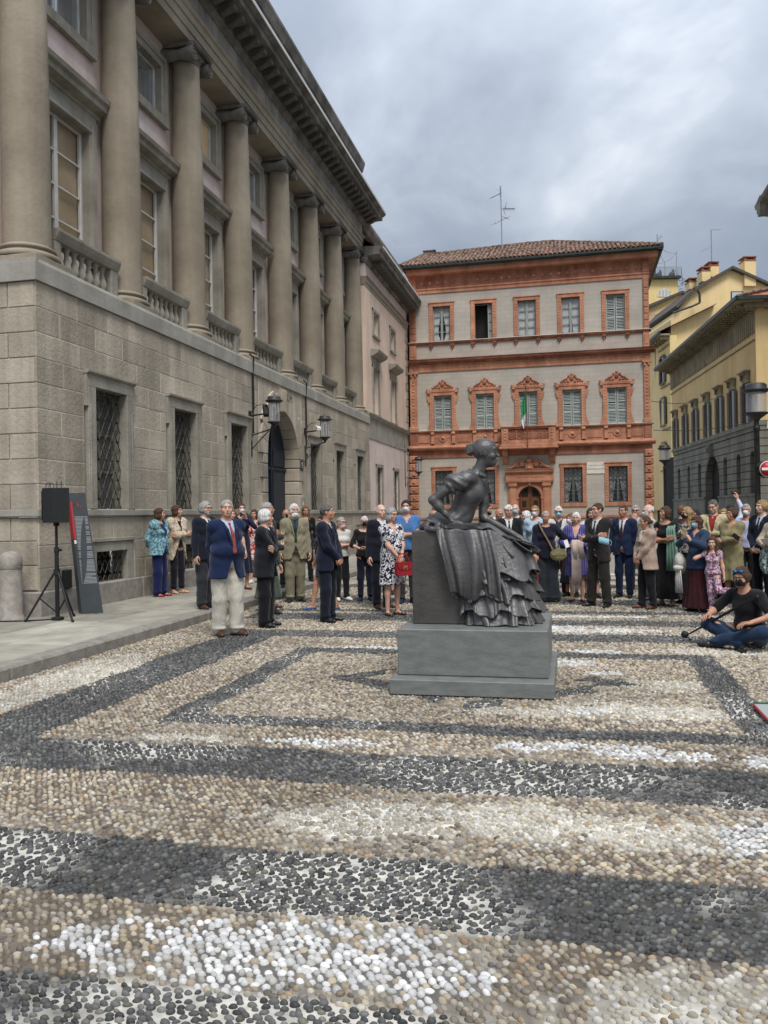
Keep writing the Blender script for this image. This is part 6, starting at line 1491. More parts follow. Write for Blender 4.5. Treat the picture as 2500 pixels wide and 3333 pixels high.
def lap(U, V_):                 # cloth over the lap: from the waist out to the knees
    a = U; c, s = sq_(a, 2.3); r_ = V_; x0, y0 = -1.06, 8.06; x1, y1 = skirt_at(a, 1.43); z = 1.60-.13*V_**.7-.02*V_**4
    xx = x0+(x1-x0)*r_+.0; yy = y0+(y1-y0)*r_; xx = np.where(xx < -1.27, -1.27, xx); z = np.minimum(z, ztop(xx)+.005); w = wavef(16*U+3*V_, .8)*.010*V_
    return np.stack([xx, yy, z+w+.02*np.exp(-((yy-7.95)/.08)**2)*V_*(1-V_)*3+.02*np.exp(-((yy-8.20)/.08)**2)*V_*(1-V_)*3])
sheet('lap_cloth', lap, 240, 40, .012, 0., 2*math.pi)
# cloth bunched behind the hip on the block
g = Grid(axis_pts([(-1.46, .009), (-1.0, None)]), axis_pts([(7.64, .009), (8.4, None)]), axis_pts([(1.36, .009), (1.64, None)]))
for (x, y, Y, r) in ((370, 765, 7.85, (.09, .10, .045)), (400, 740, 7.95, (.10, .12, .055)), (440, 700, 8.05, (.07, .10, .06)), (350, 775, 8.1, (.09, .14, .045)), (430, 780, 7.80, (.06, .09, .05)), (400, 785, 7.74, (.05, .05, .035))): g.ell(S_(x, y, Y), r, .02)
g.cone(S_(335, 790, 7.74), S_(430, 800, 7.70), .020, .035, .015); g.cone(S_(350, 720, 7.8), S_(440, 760, 7.76), .018, .03, .01); g.ell(S_(385, 762, 7.75), (.030, .05, .014), .008, '-')
g.warp(lambda X, Y, Z: .006*np.sin(X*60+Y*45+np.sin(Z*40)))
V, Q = g.surf(); me = raw_mesh('bunched_cloth', V, Q, [M['bronze']]); me.transform(Matrix.Translation(-Vector((-.88, 8.05, .555)))); place(me, 'bunched_cloth', stt)
# pages and folios: one stack under the near hand, a fan over the knees
def page(c, sx, sy, th, rz, rx, ry, bend=.0, nm='page'):
    n = 8; vs = []; fs = []
    for k, zz in enumerate((th/2, -th/2)):
        for i in range(n+1):
            for j in (0, 1): u_ = i/n-.5; vs.append((u_*sx, (j-.5)*sy, zz+bend*(u_*u_*4-.3)))
    m2 = 2*(n+1)
    for i in range(n): a = 2*i; fs += [(a, a+2, a+3, a+1), (m2+a+1, m2+a+3, m2+a+2, m2+a), (a, m2+a, m2+a+2, a+2), (a+1, a+3, m2+a+3, m2+a+1)]
    fs += [(0, 1, m2+1, m2), (2*n+1, 2*n, m2+2*n, m2+2*n+1)]
    mt = Matrix.Translation(c) @ Euler((rx, ry, rz)).to_matrix().to_4x4(); MB().add([mt @ Vector(v) for v in vs], fs).obj(nm, M['bronze'], stt)
for i in range(4): page(Vector(S_(632+6*i, 778-9*i, 7.80)), .29-.015*i, .24, .012, R(4-5*i), R(3), R(2), .006, 'folio')
for (x, y, Y, sx, sy, rz, ry) in ((1010, 862, 7.93, .30, .20, -18, 16), (1060, 878, 7.98, .30, .17, 6, 19), (1100, 895, 7.90, .30, .16, -8, 20), (1085, 905, 8.06, .32, .20, 12, 22), (1140, 915, 7.96, .24, .14, -22, 23), (1160, 935, 8.02, .22, .18, 3, 26), (1070, 940, 7.86, .20, .22, 25, 34), (1010, 965, 7.80, .17, .20, -20, 48)):
    page(Vector(S_(x, y, Y)), sx, sy, .009, R(rz), R(-8), R(ry), .008)
# ================================================================== people
def fabric(name, c, pat=None, c2=None, sc=18., rough=.9, c3=None):
    c = tuple(v*(.42 if max(c) < .2 else .86) for v in c)
    m = bpy.data.materials.new(name); m.use_nodes = True; t = m.node_tree; b = t.nodes['Principled BSDF']; b.inputs['Roughness'].default_value = rough; b.inputs['Specular IOR Level'].default_value = .25; b.inputs['Sheen Weight'].default_value = .15
    co = _coord(t); n = nd(t, 'ShaderNodeTexNoise', inp={'Scale': 5., 'Detail': 5.0}); t.links.new(co, n.inputs['Vector'])
    mr = nd(t, 'ShaderNodeMapRange', inp={1: .3, 2: .7, 3: .82, 4: 1.15}); t.links.new(n.outputs[0], mr.inputs[0])
    if pat:
        if pat == 'stripe':
            w = nd(t, 'ShaderNodeTexWave', wave_type='BANDS', bands_direction='X', inp={'Scale': sc, 'Distortion': 1.5, 'Detail': 1.}); t.links.new(co, w.inputs['Vector']); src_ = w.outputs[0]
        elif pat == 'dots':
            w = nd(t, 'ShaderNodeTexVoronoi', inp={'Scale': sc}); t.links.new(co, w.inputs['Vector']); src_ = w.outputs['Distance']
        else:
            w = nd(t, 'ShaderNodeTexNoise', inp={'Scale': sc, 'Detail': 1.5, 'Distortion': 1.6}); t.links.new(co, w.inputs['Vector']); src_ = w.outputs[0]
        r = nd(t, 'ShaderNodeValToRGB'); r.color_ramp.interpolation = 'CONSTANT' if pat != 'stripe' else 'LINEAR'; e = r.color_ramp.elements; e[0].color = (*c, 1); e[1].color = (*c2, 1); e[1].position = .5
        if c3: q = r.color_ramp.elements.new(.62); q.color = (*c3, 1)
        t.links.new(src_, r.inputs[0]); col = r.outputs[0]
    else:
        rg = nd(t, 'ShaderNodeRGB'); rg.outputs[0].default_value = (*c, 1); col = rg.outputs[0]
    v = nd(t, 'ShaderNodeVectorMath', operation='SCALE'); t.links.new(col, v.inputs[0]); t.links.new(mr.outputs[0], v.inputs['Scale']); t.links.new(v.outputs[0], b.inputs['Base Color'])
    n2 = nd(t, 'ShaderNodeTexNoise', inp={'Scale': 7., 'Detail': 3.0, 'Distortion': 1.2}); mp = nd(t, 'ShaderNodeMapping'); mp.inputs['Scale'].default_value = (1.6, 1.6, .7); t.links.new(co, mp.inputs[0]); t.links.new(mp.outputs[0], n2.inputs['Vector'])
    bp = nd(t, 'ShaderNodeBump', inp={'Strength': .6, 'Distance': .03}); t.links.new(n2.outputs[0], bp.inputs['Height']); t.links.new(bp.outputs[0], b.inputs['Normal']); return m
_FC = {}
def fab(c, **k):
    key = (tuple(c), tuple(sorted(k.items())))
    if key not in _FC: _FC[key] = fabric('cloth', c, **k)
    return _FC[key]
SK = [mat('skin', (.50, .275, .19), (.58, .34, .25), 7, .55, .04, 40), mat('skin_tan', (.38, .19, .12), (.47, .25, .165), 7, .55, .04, 40), mat('skin_pale', (.56, .35, .27), (.66, .43, .34), 7, .55, .04, 40)]
EYEW = mat('eye_white', (.5, .47, .44), None, 2, .3); EYEB = mat('iris', (.02, .013, .01), None, 2, .2); LIP = mat('lips', (.36, .12, .10), (.42, .16, .13), 8, .5); BRW = mat('eyebrow_dark', (.05, .035, .025)); BRG = mat('eyebrow_grey', (.25, .23, .21))
def hairm(c): return mat('hair', tuple(x*.62 for x in c), tuple(min(1, x*1.25) for x in c), 9, .6, .35, 34, stretch=(5, 5, .8))
HC = {k: hairm(v) for k, v in dict(white=(.74, .73, .71), grey=(.38, .37, .355), dgrey=(.12, .115, .11), brown=(.075, .040, .022), dark=(.022, .015, .012), blond=(.36, .24, .11), ginger=(.20, .085, .035), lav=(.66, .63, .74)).items()}
MW, MBL, MK = fabric('white_mask', (.74, .76, .78)), fabric('blue_mask', (.30, .55, .66)), fabric('black_mask', (.012, .012, .014))
SHOE = {'black': mat('black_leather', (.010, .010, .012), (.02, .02, .022), 8, .35), 'brown': mat('brown_leather', (.055, .022, .014), (.085, .035, .022), 8, .4), 'white': mat('white_leather', (.62, .62, .60), (.7, .7, .68), 8, .5), 'red': mat('red_leather', (.22, .012, .02), None, 8, .4), 'blue': mat('blue_leather', (.03, .09, .25), None, 8, .4), 'navy': mat('navy_canvas', (.012, .016, .04), None, 8, .7), 'nude': mat('nude_leather', (.5, .33, .2), None, 8, .4), 'copper': mat('copper_leather', (.36, .16, .08), (.46, .22, .12), 8, .3, metal=.5), 'sandal': mat('brown_straps', (.05, .022, .014), None, 8, .5)}
GLS = mat('spectacle_frame', (.02, .015, .012), None, 5, .3)
def facing(px, py, deg):
    d = -np.array([px, py]); d /= np.linalg.norm(d); a = math.radians(deg); f = np.array([d[0]*math.cos(a)-d[1]*math.sin(a), d[0]*math.sin(a)+d[1]*math.cos(a)]); return math.atan2(f[1], f[0])-math.pi/2
def person(label, pos, h=1.72, face=0, sex='m', bulk=1., skin=0, hair=('short', 'grey'), top=None, legs=None, pose='down', look=0, tilt=0, mask=None, glasses=False, beard=None, shoes='black', q=1., grp=None, z0=0., J0=None, hsc=1., stance=.10, step=0.):
    px, py = pos; rz = facing(px, py, face); root = thing('person', label, 'person', (px, py, z0), rz, grp)
    s = h/1.75; fem = sex == 'f'; bw = bulk*(.90 if fem else 1.)
    J0 = J0 or {}; sft = np.array(J0.get('hip', (0, 0, .93*s)))-np.array([0, 0, .93*s]); lean = J0.get('lean', 0.)
    def T(x, y, z):
        p = np.array([x, y, z-.93])*s; c_, s_ = math.cos(lean), math.sin(lean); p = np.array([p[0], p[1]*c_+p[2]*s_, -p[1]*s_+p[2]*c_]); return p+np.array([0, 0, .93*s])+sft
    sw = .178*(.90 if fem else 1.)*(1+(bulk-1)*.45)
    S = {1: T(sw, 0, 1.405), -1: T(-sw, 0, 1.405)}
    L1, L2 = .285*s, .255*s
    P0 = {'down': [((.27, .05, .80), (0, -1, 0))]*2, 'behind': [((.05, -.19, .93), (1, -.5, 0))]*2, 'clasp': [((.035, .20, .95), (1, -.35, -.3))]*2, 'cross': [((-.13, .205, 1.17), (1, -.1, -.8)), ((-.15, .165, 1.13), (1, -.1, -.8))],
          'phone': [((.06, .34, 1.34), (1, 0, -1)), ((.08, .32, 1.31), (1, 0, -1))], 'chin': [((.02, .15, 1.46), (1, 0, -1)), ((-.12, .19, 1.13), (1, 0, -.8))], 'hip': [((.24, .1, 1.0), (1, -.8, 0)), ((.10, .18, 1.05), (1, -.3, -.3))], 'hold': [((.10, .26, 1.08), (1, -.3, -.5))]*2, 'raise': [((.12, .25, 1.86), (1, .3, 0)), ((.26, .05, .85), (0, -1, 0))], 'cane': [((.22, .17, .90), (.6, -1, 0)), ((.30, -.06, .98), (1, -.4, 0))], 'pocket': [((.21, .06, .88), (.6, -1, 0))]*2, 'swing': [((.24, .12, .84), (0, -1, 0)), ((.27, .0, .82), (0, -1, 0))], 'cam': [((.05, .22, 1.40), (1, 0, -1)), ((.04, .24, 1.44), (1, 0, -1))], 'hair': [((.2, .0, 1.40), (1, .5, -.4)), ((.26, .02, .83), (0, -1, 0))]}[pose]
    E, Wt = {}, {}
    for k, (tg, pl) in zip((1, -1), P0):
        if 'wr' in J0: tgt = np.array(J0['wr'][0 if k > 0 else 1]); pl = J0['pole'][0 if k > 0 else 1]; pl = (pl[0]*k, pl[1], pl[2])
        else: tgt = T(tg[0]*k, tg[1]+(.03*(bulk-1)*4 if pose in ('clasp', 'cross') else 0), tg[2]); pl = (pl[0]*k, pl[1], pl[2])
        E[k], Wt[k] = ik(S[k], tgt, L1, L2, pl)
    Hp = {k: np.array([.088*k*s*bw, 0, .93*s])+sft for k in (1, -1)}; A_ = {k: np.array([stance*k*s, step*k*s, .075*s]) for k in (1, -1)}; Kn = {}
    for k in (1, -1):
        if 'ank' in J0: A_[k] = np.array(J0['ank'][0 if k > 0 else 1]); Kn[k] = np.array(J0['knee'][0 if k > 0 else 1])
        else: Kn[k] = (Hp[k]*.47+A_[k]*.53)+np.array([0, .018*s, 0])
    toe = {k: (J0['toe'][0 if k > 0 else 1] if 'toe' in J0 else (math.sin(k*R(14)), math.cos(R(14)), 0.)) for k in (1, -1)}
    hc = T(0, .022, 1.633)+np.array([0, 0, (hsc-1)*.06]); M3 = rot3(R(look), R(tilt)); hs_ = s*hsc*(.94 if fem else .975)
    def Hd(x, y, z): return hc+M3@np.array([x, y, z])*hs_
    allp = np.array([*S.values(), *E.values(), *Wt.values(), *Hp.values(), *Kn.values(), *A_.values(), hc]); lo, hi = allp.min(0)-.16*max(1, bulk), allp.max(0)+.16*max(1, bulk); lo[2] = -.0; hi[2] = hc[2]+.15*hs_; lo[1] = min(lo[1], -.20*bulk); hi[1] = max(hi[1], .24*bulk); lo[0] = min(lo[0], -.27*bulk); hi[0] = max(hi[0], .27*bulk)
    rs = .0185/q
    def grid(lo, hi, r, fine=None):
        ax = []
        for i in range(3):
            if fine is None: ax.append(axis_pts([(lo[i], r), (hi[i], None)]))
            else:
                a, b, f = fine[0][i], fine[1][i], fine[2]; a = max(a, lo[i]+.001); b = min(b, hi[i]-.001); ax.append(axis_pts([(lo[i], r), (a, f), (b, r), (hi[i], None)]))
        return Grid(*ax)
    def torso(g, e=0., w=1.):
        bb = bw; kk = .05
        g.ell(T(0, -.005, .95), ((.165*bb+(.006 if fem else 0)+e)*s*w, (.118*bb+e)*s, .13*s), kk); g.ell(T(0, .012*bulk+.03*(bulk-1)*3, 1.09), ((.142*bb*bulk+e-(.018 if fem else 0))*s*w, (.108*bb*bulk**1.4+e)*s, .14*s), kk)
        g.ell(T(0, .0, 1.28), ((.162*bb+e)*s*w, (.112*bb+e)*s, .17*s), kk); g.cone(T(-sw*.72, -.005, 1.415), T(sw*.72, -.005, 1.415), (.058+e)*s, (.058+e)*s, kk)
        g.cone(T(0, -.012, 1.42), T(0, -.005, 1.47), (.085+e*.6)*s, (.055+e*.3)*s, .04)
        if fem:
            for k in (-1, 1): g.ell(T(.066*k, .082, 1.265), ((.062+e)*s, (.055+e)*s, .065*s), .04)
    def arm(g, k, e=0., t=1., r=(.052, .041, .039, .027), kk=.025):
        """t: 0..1 how far the sleeve reaches"""
        g.ell(S[k], np.array([.056+e, .056+e, .056+e])*s, .045)
        f = .92 if fem else 1.
        if t <= .5: p = S[k]+(E[k]-S[k])*t*2; g.cone(S[k], p, (r[0]*f+e)*s, ((r[0]+(r[1]-r[0])*t*2)*f+e)*s, kk)
        else:
            g.cone(S[k], E[k], (r[0]*f+e)*s, (r[1]*f+e)*s, kk); u_ = (t-.5)*2; p = E[k]+(Wt[k]-E[k])*u_; g.ell(E[k]+(Wt[k]-E[k])*.2, np.full(3, (.041*f+e)*s), .03); g.cone(E[k], p, (r[2]*f+e)*s, ((r[2]+(r[3]-r[2])*u_)*f+e)*s, kk)
    # ---- body
    fine = (hc-np.array([.10, .125, .15])*hs_, hc+np.array([.10, .135, .15])*hs_, .0085/min(q, 1.1))
    g = grid(lo, hi, rs, fine); torso(g)
    for k in (1, -1):
        arm(g, k); fl_ = .92 if fem else 1.
        g.cone(Hp[k], Kn[k], .088*s*bw, .056*s*fl_, .03); g.cone(Kn[k], A_[k], .052*s*fl_, .036*s*fl_, .02); c_ = Kn[k]+(A_[k]-Kn[k])*.28+np.array([0, -.012, 0]); g.ell(c_, np.array([.052, .055, .09])*s*fl_, .03)
        t_ = np.array(toe[k]); g.cone(A_[k]-np.array([0, 0, .03])*s-t_*.03*s, A_[k]+t_*.14*s-np.array([0, 0, .05])*s, .032*s, .024*s, .02)
    nk = .054*(.86 if fem else 1.05); g.cone(T(0, -.012, 1.42), Hd(0, -.018, -.07), nk*s*1.08, nk*s, .03)
    g.ell(Hd(0, -.012, .022), np.array([.076, .094, .090])*hs_, .02, M3=M3); jw = .057 if fem else .063; g.ell(Hd(0, .022, -.036), np.array([jw, .066, .083])*hs_, .03, M3=M3); g.ell(Hd(0, .060, -.092), np.array([.026 if fem else .032, .024, .020])*hs_, .025)
    g.cone(Hd(0, .086, .004), Hd(0, .108, -.032), .008*hs_, .0125*hs_, .012); g.ell(Hd(0, .100, -.037), np.array([.017, .010, .008])*hs_, .006, M3=M3); g.ell(Hd(0, .076, .025), np.array([.050, .016, .012])*hs_, .02, M3=M3)
    for k in (1, -1):
        g.ell(Hd(.030*k, .092, .003), np.array([.017, .016, .012])*hs_, .010, '-', M3=M3); g.ell(Hd(.045*k, .055, -.033), np.array([.020, .026, .022])*hs_, .02, M3=M3); g.ell(Hd(.078*k, -.006, -.012), np.array([.011, .018, .030])*hs_, .008, M3=M3)
    g.ell(Hd(0, .088, -.063), np.array([.024, .012, .012])*hs_, .012, M3=M3)
    V, Q = g.surf(); ex = MB(); skm = SK[skin]
    for k in (1, -1):
        ex.ball(Hd(.030*k, .0835, .003), .0105*hs_, 8, 1, 6); ex.ball(Hd(.030*k, .0885, .003), .0065*hs_, 8, 2, 6)
        for j in range(4): c_ = Hd((.016+.010*j)*k, .0955-.0035*j-(.004 if j == 3 else 0), .022+.003*math.sin(j)); ex.ball(c_, np.array([.008, .006, .0042])*hs_, 6, 4, 4)
    if not mask or mask[1] == 'chin': ex.ball(Hd(0, .0955, -.0625), np.array([.022, .008, .0065])*hs_, 8, 3, 4)
    ps = {'cross': lambda k: ((-k*.9, .05, .30), (0, -1, .1)), 'clasp': lambda k: ((-k*.7, .35, -.5), (-.0, -1, -.2)), 'behind': lambda k: ((-k*.8, -.2, -.4), (0, 1, 0)), 'phone': lambda k: ((-k*.35, .2, .9), (-k, .2, 0)), 'cam': lambda k: ((-k*.2, .2, .9), (-k, .2, 0)), 'hold': lambda k: ((-k*.7, .6, 0), (0, -.3, 1)), 'chin': lambda k: ((-.2*k, -.1, .9) if k > 0 else (.9, .1, .2), (0, -1, 0))}
    for k in (1, -1):
        if 'hd' in J0: d_, n_ = J0['hd'][0 if k > 0 else 1]
        elif pose in ps: d_, n_ = ps[pose](k)
        elif pose == 'raise' and k > 0: d_, n_ = (-.1, .1, 1), (-1, .3, 0)
        elif pose == 'cane' and k > 0: d_, n_ = (-.1, .8, -.35), (-.3, 0, -1)
        else: f_ = Wt[k]-E[k]; d_, n_ = f_/np.linalg.norm(f_), (-k, .1, 0)
        hand(ex, Wt[k], d_, n_, s*(.92 if fem else 1.03), .75 if pose in ('clasp', 'cane', 'phone', 'cam', 'hold', 'chin') else (.35 if pose == 'cross' else .55), -k)
    br = BRG if hair[1] in ('white', 'grey', 'lav') else BRW
    body = place(raw_mesh('body', V, Q, [skm, EYEW, EYEB, LIP, br], None, ex), 'body', root)
    def wrinkle(g, a=.0035, f=1.):
        g.warp(lambda X, Y, Z: a*np.sin(34*f*Z+3.2*np.sin(13*X+2)+2.6*np.sin(11*Y+5*Z))*np.cos(7*X+4*Z)); return g
    def finish(g, nm, m, extra=None, par=None):
        V, Q = g.surf()
        if len(V): return place(raw_mesh(nm, V, Q, [m], None, extra), nm, par or root)
    # ---- legs
    if legs:
        kd = legs.get('k', 'trousers'); m = legs['m']; hem_w = legs.get('w', .0); 
        if kd == 'trousers':
            ee = legs.get('e', .016); lo2 = np.minimum.reduce([*Hp.values(), *Kn.values(), *A_.values()])-.2; hi2 = np.maximum.reduce([*Hp.values(), *Kn.values(), *A_.values()])+.2; lo2[2] = max(.02, lo2[2]); g = grid(lo2, hi2, rs)
            g.ell(T(0, -.005, .95), ((.158*bw+ee*.6)*s, (.112*bw+ee*.6)*s, .12*s), .04)
            cut = legs.get('cut', .96)
            for k in (1, -1): an = Kn[k]+(A_[k]-Kn[k])*cut; g.cone(Hp[k]-np.array([0, 0, .04*s]), Kn[k], (.080*bw+ee*.8)*s, (.064+ee+hem_w*.4)*s, .03); g.cone(Kn[k], an, (.060+ee+hem_w*.4)*s, (.050+ee*.8+hem_w)*s, .02); g.ell(an+np.array([0, .015, .01]), np.array([.058+ee*.6+hem_w, .064+ee*.6+hem_w, .03])*s, .02)
            g.half((0, 0, 1), T(0, 0, 1.02)[2]) if not J0 else None; wrinkle(g, .0045); finish(g, 'trousers', m)
        elif kd == 'skirt':
            z1 = legs.get('hem', .45)*s; r1 = legs.get('r', .22); lo2 = np.array([-r1-.1, -r1-.1, z1-.06]); hi2 = np.array([r1+.1, r1+.1, 1.15*s]); g = grid(lo2*np.array([s*1.1, s*1.1, 1]), hi2*np.array([s*1.1, s*1.1, 1]), rs)
            g.ell(T(0, -.005, .97), ((.175*bw)*s, (.13*bw)*s, .15*s), .05); g.cone(T(0, 0, 1.0), (0, step*.0, z1-.02), .150*bw*s, r1*s, .04, sy=.80); nf = legs.get('folds', 10)
            g.warp(lambda X, Y, Z: -.012*np.sin(nf*np.arctan2(Y, X)+3*Z)*np.clip((.95*s-Z)*2.2, 0, 1)); g.half((0, 0, -1), -z1); g.half((0, 0, 1), 1.07*s); finish(g, 'skirt', m)
    # ---- upper garments
    top = top or {}; kd = top.get('k', 'shirt'); m = top.get('m'); hi3 = hi.copy(); hi3[2] = T(0, 0, 1.56)[2]+.0; 
    if m is not None:
        e = {'suit': .024, 'coat': .030, 'shirt': .011, 'dress': .012, 'tee': .012}[kd]; e = top.get('e', e); hem = top.get('hem', {'suit': .80, 'coat': .72, 'shirt': .90, 'dress': .50, 'tee': .92}[kd]); sl = top.get('sl', 1.0 if kd in ('suit', 'coat') else .35)
        zl = T(0, 0, hem)[2] if hem > .9 or not J0 else T(0, 0, max(hem, .86))[2]; lo3 = lo.copy(); lo3[2] = zl-.05; r1 = top.get('r', .20)
        lo3[0] = min(lo3[0], -r1*1.25*s-.05); hi3[0] = max(hi3[0], r1*1.25*s+.05); lo3[1] = min(lo3[1], -r1*s-.05); hi3[1] = max(hi3[1], r1*s+.05); hi3[2] = max(hi3[2], max(E[1][2], E[-1][2])+.1, (Wt[1][2]+.05) if sl > .6 else 0)
        g = grid(lo3, hi3, rs); torso(g, e)
        if hem < .93: g.cone(T(0, .0, 1.04), np.array([sft[0], sft[1], zl-.02]), (.150*bw+e)*s, r1*bw*(1.10 if kd == 'suit' else 1.)*s, .05, sy=.74 if kd != 'dress' else .8)
        for k in (1, -1): arm(g, k, e*top.get('sle', .85), sl)
        if kd == 'dress': nf = top.get('folds', 9); g.warp(lambda X, Y, Z: -.010*np.sin(nf*np.arctan2(Y-sft[1], X)+2.5*Z)*np.clip((T(0, 0, .98)[2]-Z)*2.2, 0, 1))
        wrinkle(g, .004 if kd != 'dress' else .003)
        neck = top.get('neck', 'v' if kd in ('suit', 'coat') else 'round'); nr = .073 if neck != 'wide' else .10
        g.ell(T(0, .030, 1.485), np.array([nr+e*.4, .080, .060])*s*(1.15 if neck == 'wide' else 1.), .008, '-')
        X, Y, Z = g.a[0][:, None, None], g.a[1][None, :, None], g.a[2][None, None, :]
        if neck == 'v':
            zb = T(0, 0, top.get('vb', 1.13))[2]; zt_ = T(0, 0, 1.46)[2]; wv = top.get('vw', .075)*s; d = np.maximum(np.maximum(np.abs(X)-(Z-zb)/(zt_-zb)*wv, zb-Z), (sft[1]+.0)-Y).astype(np.float32); g.F = np.maximum(g.F, -d)
        if kd in ('suit', 'coat'):
            zb2 = T(0, 0, 1.0 if kd == 'suit' else top.get('vb', 1.13))[2]; ow = top.get('open', .35 if kd == 'suit' else .2); d = np.maximum(np.abs(X)-(zb2-Z)*ow, .0-Y).astype(np.float32); g.F = np.maximum(g.F, -d)
        # hem: square cut from the trunk only, sleeves keep their own ends
        d = np.maximum(zl-Z, np.maximum(np.abs(X)-(.30*s), np.abs(Y)-.36*s)) if kd != 'dress' else zl-Z; g.F = np.maximum(g.F, (zl-Z).astype(np.float32)) if hem < .93 or kd in ('shirt', 'tee') else g.F
        up = finish(g, {'suit': 'jacket', 'coat': 'coat', 'shirt': 'shirt', 'dress': 'dress', 'tee': 'top'}[kd], m)
        if neck == 'v' and kd == 'suit' and up:   # lapels, collar and pocket
            g = grid(T(-.16, 0, 1.08)-.02, T(.16, .25, 1.52)+.02, .0125); yb = .118*bw*bulk+.02
            for k in (1, -1): g.cone(T(.078*k, .060, 1.455), T(.070*k, yb*.86, 1.36), .014*s, .020*s, .01); g.cone(T(.070*k, yb*.86, 1.36), T(.010*k, yb*1.05+.035*(bulk-1)*3, 1.12), .020*s, .008*s, .01)
            finish(g, 'lapels', m)
    inner = top.get('inner')
    if inner is not None:
        g = grid(np.array([-.24*bulk, -.2*bulk, T(0, 0, .90)[2]-.0])*np.array([s, s, 1])+np.array([sft[0], sft[1], 0]), np.array([.24*bulk*s+sft[0], .24*bulk*s+sft[1], T(0, 0, 1.53)[2]]), rs*.9); torso(g, .008)
        g.ell(T(0, .030, 1.49), np.array([.052, .07, .07])*s, .006, '-')
        if top.get('collar', True):
            for i in range(14): a = 2*math.pi*i/14; c_ = T(.060*math.cos(a), -.004+.062*math.sin(a), 1.475-.022*math.sin(a)); g.ell(c_, np.array([.014, .014, .022])*s, .012)
        finish(g, 'shirt', inner)
    if top.get('tie') is not None:
        yb = (.118*bw*bulk+.004); g = grid(T(-.05, .0, 1.02), T(.05, .3, 1.48), .009); g.ell(T(0, .088, 1.435), np.array([.018, .014, .018])*s, .004); g.cone(T(0, .090, 1.42), T(0, yb+.014, 1.30), .012*s, .020*s, .01, sy=.5); g.cone(T(0, yb+.014, 1.30), T(0, yb+.016+.05*(bulk-1)*3, 1.08), .020*s, .028*s, .01, sy=.45); finish(g, 'tie', top['tie'])
    # ---- shoes
    if shoes:
        g = grid(np.minimum(A_[1], A_[-1])-np.array([.16, .22, .075*s+.01]), np.maximum(A_[1], A_[-1])+np.array([.16, .26, .10]), .0125)
        for k in (1, -1):
            t_ = np.array(toe[k]); a = A_[k].copy(); fz = a[2]-.075*s
            if shoes in ('sandal', 'nude', 'red', 'blue') and fem:
                g.cone(a+t_*-.05*s+np.array([0, 0, -.062])*s, a+t_*.16*s+np.array([0, 0, -.066])*s, .030*s, .034*s, .01); sl_ = [.12, .06, -.01]
                for f in sl_: g.cone(a+t_*f*s+np.array([-.035, 0, -.05])*s, a+t_*f*s+np.array([.035, 0, -.05])*s, .012*s, .012*s, .006); g.cone(a+t_*f*s+np.array([-.03, 0, -.035])*s, a+t_*f*s+np.array([.03, 0, -.028])*s, .011*s, .011*s, .006)
                g.cone(a+np.array([-.034, 0, .01])*s, a+np.array([.034, 0, .01])*s, .014*s, .014*s, .006)
            else:
                g.cone(a+t_*-.045*s+np.array([0, 0, -.038])*s, a+t_*.09*s+np.array([0, 0, -.044])*s, .042*s, .044*s, .02); g.cone(a+t_*.09*s+np.array([0, 0, -.044])*s, a+t_*.175*s+np.array([0, 0, -.052])*s, .042*s, .030*s, .02); g.cone(a+t_*-.02*s+np.array([0, 0, -.03])*s, a+np.array([0, 0, .012])*s, .044*s, .038*s, .02)
        if 'ank' not in J0: g.half((0, 0, -1), -.002)
        finish(g, 'shoes', SHOE[shoes])
    # ---- hair
    st, hcname = hair; hm = HC[hcname]
    if st != 'none':
        low = {'long': -.30, 'bob': -.16, 'chin': -.12}.get(st, -.10); g = grid(Hd(0, 0, 0)-np.array([.15, .17, -low+.03])*hs_, Hd(0, 0, 0)+np.array([.15, .15, .16])*hs_, .0095)
        ex_ = {'short': .010, 'crop': .007, 'full': .013, 'bob': .015, 'long': .018, 'bun': .010, 'bald': .006, 'chin': .015, 'thin': .009, 'bangs': .018}[st]
        g.ell(Hd(0, -.016, .024), (np.array([.076, .094, .090])+ex_)*hs_, .02, M3=M3)
        if st in ('bob', 'chin', 'full'):
            z_ = {'bob': -.055, 'chin': -.04, 'full': -.02}[st]
            for k in (1, -1): g.ell(Hd(.060*k, -.012, z_), np.array([.038, .062, .075 if st != 'full' else .05])*hs_, .03, M3=M3)
            g.ell(Hd(0, -.06, z_), np.array([.085, .05, .085])*hs_, .03, M3=M3)
        if st in ('long', 'bangs'):
            for k in (1, -1): g.cone(Hd(.068*k, -.01, 0), Hd(.085*k, .025, -.24), .034*hs_, .030*hs_, .03)
            g.cone(Hd(0, -.06, 0), Hd(0, -.085, -.26), .075*hs_, .060*hs_, .04, sx=1.)
        if st == 'bun': g.ell(Hd(0, -.115, .02), np.array([.04, .035, .04])*hs_, .01)
        g.warp(lambda X, Y, Z: .0030*np.sin(90*(X-hc[0])+40*(Y-hc[1])+3*np.sin(30*(Z-hc[2])))+.003*np.sin(60*(Z-hc[2])+30*(X-hc[0])))
        fz = {'short': .068, 'crop': .066, 'full': .062, 'bob': .064, 'long': .066, 'bun': .072, 'bald': .0, 'chin': .055, 'thin': .074, 'bangs': .040}[st]
        g.ell(Hd(0, .092, fz-.105), np.array([.068, .075 if st != 'bald' else .11, .100])*hs_, .012, '-', M3=M3)
        X, Y, Z = g.a[0][:, None, None]-hc[0], g.a[1][None, :, None]-hc[1], g.a[2][None, None, :]-hc[2]; lx = X*M3[0, 0]+Y*M3[1, 0]+Z*M3[2, 0]; ly = X*M3[0, 1]+Y*M3[1, 1]+Z*M3[2, 1]; lz = X*M3[0, 2]+Y*M3[1, 2]+Z*M3[2, 2]
